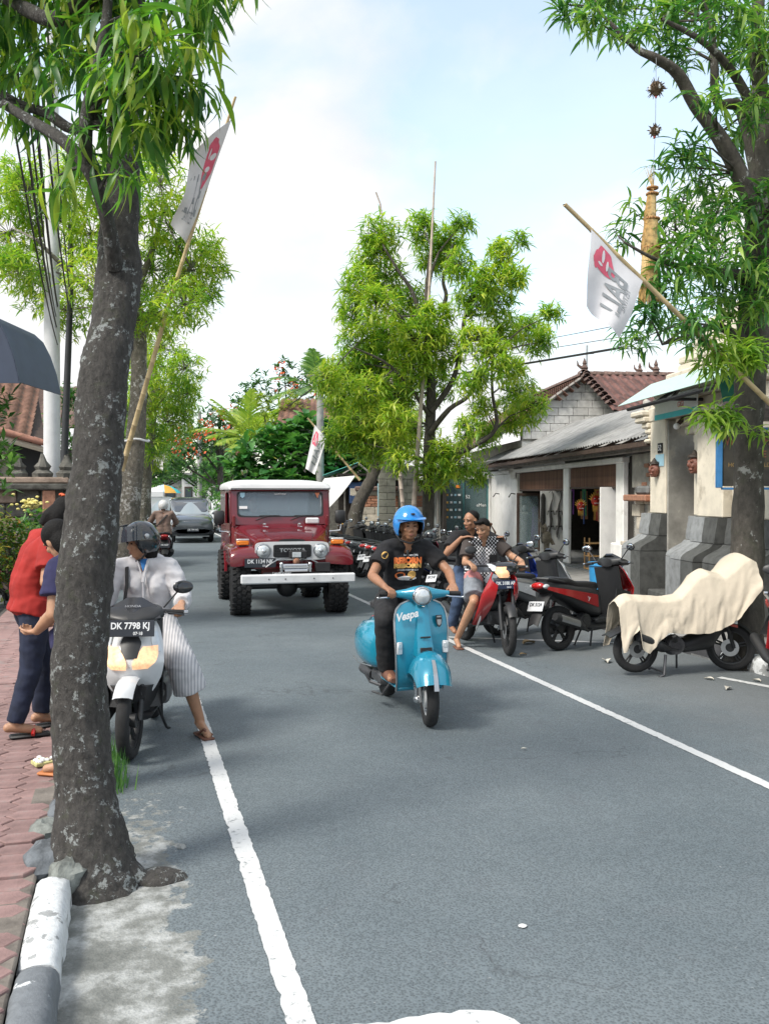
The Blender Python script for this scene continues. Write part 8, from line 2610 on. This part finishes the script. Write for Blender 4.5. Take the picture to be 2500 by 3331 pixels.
J = dict(pel=(0, 0, .84), waist=(-.01, 0, .98), chest=(.02, 0, 1.16), neck=(.07, 0, 1.32), head=(.14, 0, 1.42), face=(.75, -.3, -.6), hup=(.45, 0, .85), face0=(1, 0, 0),
         shL=(.03, .165, 1.27), shR=(.03, -.165, 1.27), elL=(.02, .24, 1.0), elR=(.02, -.24, 1.0), wrL=(.20, .14, .88), wrR=(.20, -.12, .90),
         haL=(.29, .10, .86), haR=(.29, -.08, .88), pnL=(0, 0, 1), pnR=(0, 0, 1),
         hipL=(0, .09, .82), hipR=(0, -.09, .82), knL=(.03, .10, .45), knR=(.03, -.10, .45), anL=(0, .10, .09), anR=(0, -.10, .09), toL=(.15, .12, .035), toR=(.15, -.12, .035))
t, H, mk = person('person', 'person in navy sleeves mostly hidden behind the foreground trunk', (-.285, 6.14, .13), R(150), J,
                  [('t_shirt', 'top', M_navysl, dict(sleeve=.62, g=.018, hem=.06, flare=.014)), ('trousers', 'legs', M_bltr, dict(g=.016, length=1.9))], skin=M_skin2, hair='long', head_s=.97)
for s in 'LR':
    b = J['to' + s]
    MB().box((b[0] - .07, b[1] - .01, .008), (.25, .09, .022), None, .01).build('sandal', mat('orange_sandal', (.45, .16, .05), .6), t)

# ---- rider seen from behind, driver of the jeep, a walker and far riders
RJ = dict(pel=(-.25, 0, .88), waist=(-.25, 0, 1.03), chest=(-.22, 0, 1.20), neck=(-.18, 0, 1.38), head=(-.14, 0, 1.50), face=(1, 0, -.05),
          shL=(-.20, .20, 1.32), shR=(-.20, -.20, 1.32), elL=(-.05, .33, 1.10), elR=(-.05, -.33, 1.10), wrL=(.20, .30, 1.03), wrR=(.20, -.30, 1.03),
          haL=(.3, .28, 1.0), haR=(.3, -.28, 1.0), pnL=(.2, 0, -1), pnR=(.2, 0, -1), hipL=(-.22, .1, .85), hipR=(-.22, -.1, .85), knL=(.15, .2, .66), knR=(.15, -.2, .66), anL=(.1, .17, .38), anR=(.1, -.17, .38), toL=(.26, .18, .34), toR=(.26, -.18, .34))
scooter('scooter', 'white and red scooter riding away in front of the dark car', (.92, 25.2, 0), R(90), M_wpl, M_rede, rear_plate=('DK 6627', ''), wheels=.27)
t, H, mk = person('person', 'rider in brown jacket and white helmet seen from behind', (.92, 25.2, 0), R(90), RJ, [('jacket', 'top', M_brn, dict(sleeve=1.85, g=.022, hem=.10, vox=.015)), ('trousers', 'legs', M_bltr, dict(g=.018, vox=.015))], voxel=.014, hair=None)
helmet(t, H, mat('helmet_white', (.66, .66, .66), .3, var=.03, coat=.4), s=1.05)
MB().tube([(-.10, -.19, 1.36), (-.345, -.06, 1.27), (-.36, .10, 1.10), (-.30, .17, 1.0)], .025, 8, flat=.35).build('bag_strap', M_black, t)
DJ = dict(RJ)
for k_ in DJ:
    if k_ not in ('face', 'pnL', 'pnR'):
        v = Vector(DJ[k_])
        DJ[k_] = (v.x - .05, v.y - .38, v.z + .22)
DJ['wrL'], DJ['wrR'] = (-.02, -.24, 1.40), (-.02, -.52, 1.40)
DJ['haL'], DJ['haR'] = (.03, -.26, 1.44), (.03, -.50, 1.44)
DJ['elL'], DJ['elR'] = (-.22, -.14, 1.24), (-.22, -.62, 1.24)
DJ['knL'], DJ['knR'], DJ['anL'], DJ['anR'], DJ['toL'], DJ['toR'] = (.1, -.28, 1.0), (.1, -.48, 1.0), (.2, -.28, .75), (.2, -.48, .75), (.3, -.28, .75), (.3, -.48, .75)
person('person', 'driver behind the windscreen of the red jeep', (2.42, 15.62, -.05), R(-91), DJ, [('t_shirt', 'top', mat('green_tee', (.05, .10, .08), .9), dict(vox=.016)), ('trousers', 'legs', M_bltr, dict(vox=.016))], voxel=.014)
WJ = dict(J, head=(.06, 0, 1.44), neck=(.02, 0, 1.33), face=(1, 0, -.1), knR=(.14, -.10, .46), anR=(.10, -.1, .09), toR=(.25, -.12, .035))
WJ.pop('hup')
person('person', 'walker with pale skirt on the pavement behind the pale barked tree', (-.62, 27, .13), R(-80), WJ, [('t_shirt', 'top', M_brn, dict(vox=.016)), ('trousers', 'legs', M_hood, dict(vox=.016, g=.04))], voxel=.015, hair='long')
far0 = None
fs = [(.15, 52, 88), (.45, 55.5, 84), (.05, 58, 90), (.5, 61, 86), (-.05, 64, 92), (.4, 67, 88), (.1, 71, 90), (.75, 57, -92), (.9, 63.5, -90), (.8, 70, -88), (4.3, 37, -100), (4.5, 41.5, -95)]
base = bpy.data.objects['scooter.005']
for i, (x, y, a) in enumerate(fs):
    o = copy_tree(bpy.data.objects['scooter.%03d' % (3 + i % 7)])
    o.location = (x, y, 0)
    o.rotation_euler = (0, 0, R(a))
    o['label'] = ['nearest', 'second', 'third', 'fourth', 'fifth', 'sixth', 'seventh', 'near oncoming', 'middle oncoming', 'far oncoming'][i] + ' scooter among the distant ones at the far left of the street' if i < 10 else ('scooter parked right of the oncoming dark car' if i == 10 else 'scooter parked behind the pale grey car')
    o['group'] = 'distant scooters down the street'
for i, (x, y, a, m) in enumerate(((.75, 57, -92, M_rtee), (.9, 63.5, -90, M_hood), (.8, 70, -88, M_btee), (.15, 52, 88, M_navysl))):
    t, H, mk = person('person', ['far rider in red coming towards the camera', 'far rider in pale jacket coming towards the camera', 'farthest rider in black coming towards the camera', 'far rider in navy at the left of the street'][i], (x, y, 0), R(a), RJ, [('jacket', 'top', m, dict(sleeve=1.85, vox=.03)), ('trousers', 'legs', M_bltr, dict(vox=.03))], voxel=.024, hair=None, group='far riders')
    helmet(t, H, [M_rede, M_wpl, M_blkg, M_wpl][i], s=1.1, chin=False)
# ------------------------------------------------------------------ flags, poles, wires, ornaments, small plants
M_bambp = mat('pale_bamboo', (.52, .40, .22), .6, var=.2, vs=6)
M_bambw = mat('bleached_bamboo', (.46, .38, .32), .6, var=.15, vs=6)
M_flag = mat('flag_cloth', (.72, .71, .73), .9, var=.04)
M_pink = mat('flag_pink', (.70, .13, .20), .85, var=.1)
M_fgrey = mat('flag_grey', (.30, .32, .34), .85, var=.1)
def bamboo(q, pts, r0, r1, n=9, step=.32):
    pts = [Vector(p) for p in pts]
    L = [0]
    for a, b in zip(pts, pts[1:]):
        L.append(L[-1] + (b - a).length)
    m = max(4, int(L[-1] / step))
    P, Q = [], []
    for i in range(m + 1):
        for da, k in ((-.012, 1), (0, 1.13), (.012, 1)):
            s = min(max(L[-1] * i / m + da, 0), L[-1])
            for j in range(len(pts) - 1):
                if s <= L[j + 1] + 1e-6:
                    P.append(pts[j].lerp(pts[j + 1], (s - L[j]) / max(1e-6, L[j + 1] - L[j])))
                    break
            Q.append((r0 + (r1 - r0) * s / L[-1]) * k)
    return q.tube(P, Q, n)
def flag(label, pole, r0, r1, A, B, C, D, mark=True, wave=.03, tsize=.2, pm=None, seed=0):
    """cloth spanned by four corners: A-B along the pole, D-C the free edge"""
    o = Vector(pole[0])
    t = thing('bamboo_flag', label, 'flag', o)
    q = MB()
    bamboo(q, [Vector(p) - o for p in pole], r0, r1)
    q.build('pole', pm or M_bambp, t, 50)
    A, B, C, D = [Vector(p) - o for p in (A, B, C, D)]
    nrm = (B - A).cross(D - A).normalized()
    if nrm.y > 0:
        nrm = -nrm
    def pt(u, v, off=0):
        p = A.lerp(B, u).lerp(D.lerp(C, u), v)
        w = wave * (math.sin(u * 7 + v * 2 + seed) * (.25 + v) + .6 * math.sin(v * 6 - u * 3 + seed))
        return p + nrm * (w + off)
    cl = MB().sheet(lambda u, v: pt(u, v), 22, 18, .0).build('cloth', M_flag, t, 80)
    if mark:
        def region(poly, nm, m, off=.004):
            q = MB()
            n = 10
            cu = sum(p[0] for p in poly) / len(poly)
            cv_ = sum(p[1] for p in poly) / len(poly)
            rings = [[pt(cu + (u - cu) * k / 4, cv_ + (v - cv_) * k / 4, off) for u, v in poly] for k in (1, 2, 3, 4)]
            q.loft(rings, False)
            q.add(rings[0], [tuple(range(len(poly)))])
            q.build(nm, m, cl, 0)
        blob = [(.30 + .20 * math.cos(a) * (1 + .25 * math.sin(3 * a)), .24 + .20 * math.sin(a) * (1 + .2 * math.cos(2 * a))) for a in [6.283 * k / 22 for k in range(22)]]
        region(blob, 'print', M_pink)
        region([(.14 + .05 * math.cos(a), .30 + .12 * math.sin(a)) for a in [6.283 * k / 14 for k in range(14)]], 'print', M_pink)
        for (cx_, cy_, ru, rv) in ((.26, .20, .03, .09), (.36, .27, .025, .07), (.22, .32, .05, .02)):
            region([(cx_ + ru * math.cos(a), cy_ + rv * math.sin(a)) for a in [6.283 * k / 12 for k in range(12)]], 'print', M_flag, .007)
        o2 = text('lettering', 'BALI', tsize, Matrix.Identity(4), M_fgrey, cl, 0, .9, bold=.004)
        w = max(v.co.x for v in o2.data.vertices) - min(v.co.x for v in o2.data.vertices)
        for v in o2.data.vertices:
            v.co = pt(.60 - v.co.y / w * .9, .52 + v.co.x / w * .55, .006)
        o3 = text('lettering', 'FESTIVAL', tsize * .3, Matrix.Identity(4), M_fgrey, cl, 0, .9)
        for v in o3.data.vertices:
            v.co = pt(.80 - v.co.y / w * .9, .52 + v.co.x / w * .55, .006)
    return t
flag('white and pink BALI flag on a leaning bamboo pole by the right tree', [(3.84, 7.92, 4.46), (6.14, 8.09, 2.74), (6.9, 8.15, 2.17)], .020, .028, (4.09, 7.92, 4.25), (4.66, 7.96, 3.83), (4.40, 7.90, 3.28), (4.02, 7.86, 3.54), wave=.025, tsize=.2, seed=1)
flag('long flag rolled along the tall bamboo pole tied to the pale barked tree', [(-.08, 19.31, 2.3), (.80, 17.9, 5.4), (1.81, 16.23, 8.52)], .055, .022, (1.74, 16.35, 8.2), (1.10, 17.45, 6.28), (.82, 17.25, 6.55), (1.14, 16.45, 7.62), wave=.05, tsize=.35, seed=2)
flag('small white flag before the broad leaved tree', [(4.9, 40.3, 2.0), (4.42, 40.2, 4.0)], .03, .02, (4.45, 40.2, 3.9), (4.9, 40.2, 3.3), (4.74, 40.1, 2.75), (4.22, 40.1, 2.95), tsize=.3, seed=3)
flag('white BALI flag above the jeep roof by the lime tree', [(4.8, 25.69, 3.9), (5.3, 25.6, 3.3), (6.2, 25.4, 2.2)], .025, .035, (4.98, 25.6, 3.72), (5.28, 25.5, 3.33), (4.96, 25.5, 2.35), (4.72, 25.6, 2.52), wave=.03, tsize=.3, seed=4)
flag('small white flag under the leaves on the left', [(.2, 31, 2.2), (.72, 30.9, 2.98)], .02, .02, (.74, 30.9, 3.0), (1.2, 30.8, 3.1), (1.13, 30.8, 2.55), (.86, 30.85, 2.72), mark=False, seed=5)
def pole(label, pts, r0, r1, m, name='bamboo_pole', cat='pole'):
    q = MB()
    bamboo(q, [Vector(p) - Vector(pts[0]) for p in pts], r0, r1)
    return tag(q.build(name, m, None, 50, pts[0]), label, cat)
pole('bleached bamboo pole standing before the lime green tree', [(5.76, 18.95, 0), (5.78, 18.95, 1.6), (5.92, 18.95, 3.5), (6.11, 18.95, 6.05), (6.25, 18.97, 8.76)], .060, .018, M_bambw)
pole('thin bent bamboo tip rising behind the lime green tree', [(6.9, 23.1, 0), (6.45, 23.2, 5), (6.3, 23.3, 8.56), (6.2, 23.34, 9.33), (6.12, 23.36, 9.44)], .06, .02, M_bambw)
# rope round the pale trunk
MB().tube([(.20 + .25 * math.cos(a), 19.66 + .25 * math.sin(a), 2.9 + .02 * math.sin(3 * a)) for a in [6.283 * k / 20 for k in range(21)]], .022, 6).build('rope', M_wsign)
tag(bpy.data.objects['rope'], 'pale rope tying the bamboo pole to the second trunk', 'rope')
# concrete poles
up = thing('utility_pole', 'white concrete utility pole with blue patch left of the near trunk', 'pole', (-1.37, 19.1, 0))
MB().tube([(0, 0, 0), (.03, 0, 5), (.07, 0, 10.5)], [.165, .145, .11], 20).build('shaft', mat('white_concrete', (.62, .63, .64), .8, var=.06, vs=6, bump=.2), up, 60)
MB().sheet(lambda u, v: (.005 + .163 * math.cos(-1.75 + u * 1.0), .163 * math.sin(-1.75 + u * 1.0), 1.62 + v * .28), 6, 1, .004).build('blue_patch', M_blue, up, 60)
tag(MB().tube([(-1.24, 20, 0), (-1.17, 20, 3), (-1.06, 20.05, 5.6), (-1.03, 20.05, 7.2)], [.075, .07, .06, .05], 12).build('steel_pole', mat('black_pole', (.03, .033, .038), .6, var=.15), None, 60), 'thin black steel pole beside the white utility pole', 'pole')
p2 = thing('utility_pole', 'grey concrete utility pole above the jeep in front of the tiled roof', 'pole', (6.48, 32.4, 0))
MB().tube([(0, 0, 0), (.04, .1, 6.2)], [.15, .11], 14).build('shaft', M_conc, p2, 60)
MB().box((0, 0, 5.9), (.9, .08, .08), None, .01).build('crossarm', M_woodg, p2)
lp = thing('street_lamp', 'far street lamp with curved arm over the cars', 'lamp', (4.46, 60.9, 0))
MB().tube([(0, 0, 0), (.03, 0, 7)], [.16, .10], 12).build('shaft', M_conc, lp, 60)
MB().tube([(0, 0, 4.0), (-.6, 0, 4.6), (-1.3, 0, 5.0)], .04, 6).build('arm', M_alu, lp)
MB().ell((-1.45, 0, 5.05), (.28, .12, .07)).build('lamp_head', M_wpl, lp)
# wires
M_wire = mat('wire', (.015, .015, .018), .6, var=0)
def wire(label, a, b, sag, r=.012, m=None):
    a, b = Vector(a), Vector(b)
    q = MB().tube([a.lerp(b, i / 18) - Vector((0, 0, sag * 4 * (i / 18) * (1 - i / 18))) for i in range(19)], r, 5, caps=False)
    q.v = [tuple(Vector(p) - a) for p in q.v]
    tag(q.build('overhead_wire', m or M_wire, None, 60, a), label, 'wire')
for i, (x, z, x2, z2, r) in enumerate(((-.72, 5.1, -1.26, 5.0, .014), (-.66, 5.1, -1.27, 5.2, .010), (-.61, 5.08, -1.24, 5.4, .016), (-.57, 5.1, -1.05, 5.4, .012), (-.50, 5.3, -1.04, 5.7, .009), (-.80, 5.0, -1.27, 4.7, .010))):
    wire(['outermost', 'second', 'third', 'fourth', 'innermost', 'lowest'][i] + ' black cable of the bundle falling past the left leaves', (x, 6.45, z), (x2, 19.2 if i < 3 else 20.0, z2), .25, r)
wire('thick dark cable over the tiled house gable', (8.0, 14.3, 4.28), (7.0, 29.2, 5.2), .05, .022)
wire('thin wire above the tiled house ridge', (9.9, 18, 5.1), (6.6, 32.4, 5.95), .1, .008)
wire('second thin wire above the tiled house ridge', (9.9, 18, 5.35), (6.6, 32.4, 6.05), .1, .008)
wire('dark cable slanting down left from the grey utility pole', (6.5, 32.4, 5.7), (4.48, 60.9, 5.4), .7, .025)
wire('high thin wire from the grey utility pole', (6.1, 32.4, 5.95), (4.5, 60.9, 6.9), .3, .012)
wire('low thin wire towards the far lamp', (6.8, 32.4, 5.95), (4.5, 60.9, 6.5), .35, .012)
wire('thin wire crossing to the left above the far street', (4.5, 60.9, 6.8), (-1.3, 26, 6.4), .3, .010)
an = MB().tube([(0, 0, 0), (.02, 0, 1.3)], .03, 6).tube([(-.25, 0, 1.0), (.25, 0, 1.05)], .015, 5)
tag(an.build('roof_aerial', M_alu, None, 40, (14.0, 27.3, 5.2)), 'thin aerial on a roof behind the gable', 'aerial')
# hanging straw ornaments
M_straw = mat('straw', (.60, .43, .20), .8, var=.3, vs=30)
M_strawd = mat('dark_straw', (.13, .085, .05), .85, var=.3, vs=30)
def spiky(label, loc, r, n, seed):
    t = thing('straw_ball', label, 'ornament', loc)
    rr = random.Random(seed)
    MB().ell((0, 0, 0), (r * .8, r * .8, r * .75)).ell((0, 0, -r * .55), (r * .4, r * .4, r * .45)).build('core', M_strawd, t)
    q = MB()
    for _ in range(n):
        d = Vector((rr.gauss(0, 1), rr.gauss(0, 1), rr.gauss(0, .8))).normalized()
        q.tube([d * r * .6, d * r * rr.uniform(1.0, 1.35)], [.008, .002], 4)
    tag(q.build('spikes', M_strawd, t, 0), kind='stuff')
    for k in range(4):
        MB().box((math.cos(k * 1.57) * r * .8, math.sin(k * 1.57) * r * .8, -r * .1), (.02, .02, r * .5), None, .004).build('strip', M_wsign, t)
    MB().ell((0, 0, -r * 1.0), (.012, .012, .02)).build('bead', M_redl, t)
spiky('large spiky straw ball hanging below the right branch', (5.13, 8.54, 5.90), .085, 70, 1)
spiky('small spiky straw ball hanging above the straw tassel', (5.11, 8.53, 5.47), .06, 50, 2)
tag(MB().tube([(5.13, 8.54, 6.2), (5.12, 8.53, 5.5), (5.09, 8.53, 4.9)], .003, 4).build('string', M_fgrey), 'string carrying the straw balls', 'string')
ts = thing('straw_tassel', 'long straw tassel with woven rings hanging by the right tree', 'ornament', (5.05, 8.53, 3.86))
MB().tube([(0, 0, 0), (.01, 0, .35), (.02, 0, .7), (.05, 0, 1.0)], [.085, .075, .055, .03], 12).build('core', M_straw, ts)
q = MB()
for i in range(70):
    a = i * .61
    for z0, z1, r0, r1 in ((.72, 1.0, .055, .035), (.42, .74, .085, .06), (-.12, .45, .11, .075)):
        q.tube([(math.cos(a) * r0 + .012, math.sin(a) * r0, z0 + .05 * math.sin(i * 7)), (math.cos(a) * r1 + .03, math.sin(a) * r1, z1)], [.007, .005], 3)
tag(q.build('straws', M_straw, ts, 0), kind='stuff')
for z, r in ((.44, .085), (.73, .068), (.98, .05), (1.04, .045)):
    q = MB()
    for k in range(16):
        a = k * .3927
        q.ell((math.cos(a) * r + .02 + z * .02, math.sin(a) * r, z), (.018, .018, .014), 6, 5)
    q.lathe([(r - .01, -.012), (r + .008, 0), (r - .01, .012)], 16, M=Matrix.Translation((.02 + z * .02, 0, z)))
    q.build('woven_ring', mat('rattan_ring', (.34, .17, .06), .7, var=.3, vs=30), ts)
q = MB()
for k in range(7):
    q.tube([(.05, 0, 1.02), (-.05 + k * .02, .01, 1.24 + .02 * (k % 2))], [.006, .002], 4)
tag(q.build('plume', M_straw, ts, 0), kind='stuff')
# plants on the left, grass, offerings, umbrella
M_shr = leafmat('shrub_leaf', [(.2, (.02, .07, .02)), (.5, (.06, .16, .03)), (.75, (.30, .26, .04)), (.9, (.50, .20, .05))], .3, 2.5)
bushy('shrub', 'clipped shrub with orange young leaves at the left edge', (-1.75, 15.6, .02), [(-.2, 0, .9, .42), (.15, .1, .7, .4), (-.4, 0, .5, .45), (.2, 0, 1.15, .3), (-.1, 0, 1.3, .3)], 71, M_shr, (.10, .045), 330, 7, 0, .03, cat='shrub')
bushy('flowering_plant', 'plant with pale yellow flower head before the carved wall', (-1.52, 16.6, .02), [(.0, 0, 1.35, .22), (.1, 0, 1.1, .22)], 72, M_far1, (.16, .06), 220, 6, 0, .02, cat='plant')
q = MB()
rr = random.Random(2)
for i in range(60):
    q.ell((rr.gauss(0, .10), rr.gauss(-.1, .06), rr.gauss(0, .05)), (.03, .03, .02), 6, 5)
q.build('flower_head', mat('yellow_petal', (.70, .62, .22), .7, var=.2), bpy.data.objects['flowering_plant'], 40, (.05, -.1, 1.66))
bushy('garden_tree', 'feathery green leaves below the dark canopy', (-2.1, 13.2, .02), [(.35, 0, 2.9, .35), (.1, 0, 2.5, .4), (.5, 0, 2.3, .3), (.3, 0, 2.0, .3), (-.2, 0, 3.1, .35)], 73, M_far1, (.22, .06), 170, 7, 0, .04)
bushy('garden_tree', 'fresh green bush on the far left wall', (-1.7, 25.2, .02), [(0, 0, 3.4, .5), (.5, 0, 3.1, .45), (.2, 0, 4.2, .4), (.6, 0, 2.3, .4)], 74, M_far1, (.2, .07), 150, 7, 0, .05)
q = MB()
for i in range(420):
    x, y, h, a = rr.gauss(-.12, .06), rr.uniform(6.0, 7.0), rr.uniform(.06, .19), rr.random() * 6.28
    d = Vector((math.cos(a), math.sin(a), 0))
    b0 = Vector((x, y, .0))
    q.add([b0 - d * .005, b0 + d * .005, b0 + d * .025 + Vector((0, 0, h))], [(0, 1, 2)])
tag(q.build('grass', M_far1, None, 0), 'tuft of green grass at the kerb behind the near trunk', 'grass', kind='stuff')
for i, (x, y, lb) in enumerate(((-.52, 6.33, 'palm leaf offering tray on the left pavement beside the trunk'), (8.05, 13.9, 'flower offering on the step by the stone gateway'))):
    t = thing('offering_tray', lb, 'offering', (x, y, .135 if i == 0 else .36))
    MB().box((0, 0, .012), (.11, .11, .024), (0, 0, .4), .004).build('tray', mat('palm_offering', (.5, .5, .2)), t)
    q = MB()
    for k in range(9):
        q.ell((rr.gauss(0, .03), rr.gauss(0, .03), .03), (.018, .018, .012), 6, 5)
    q.build('petals', [M_wsign, M_gold][i], t)
um = thing('beach_umbrella', 'rainbow umbrella far down the street above the cars', 'umbrella', (2.35, 63, 0))
MB().cyl((0, 0, 0), (0, 0, 2.3), .025).build('pole', M_alu, um)
for k in range(8):
    MB().lathe([(0, 2.4), (.5, 2.28), (.9, 2.05), (1.1, 1.85)], 3, a0=k * math.pi / 4, a1=(k + 1) * math.pi / 4).build('panel', [M_sky, M_gold, M_turq, M_maskr, M_wsign][k % 5], um, 60)
tag(MB().box((0, 0, 1.3), (1.6, 1.0, 1.4), None, .05).build('market_cart', M_wsign, None, 30, (1.5, 62, 0)), 'pale cart under the rainbow umbrella', 'cart')

# ------------------------------------------------------------------ tidy up
if bpy.data.scenes.get('workbench'):
    bpy.data.scenes.remove(bpy.data.scenes['workbench'])
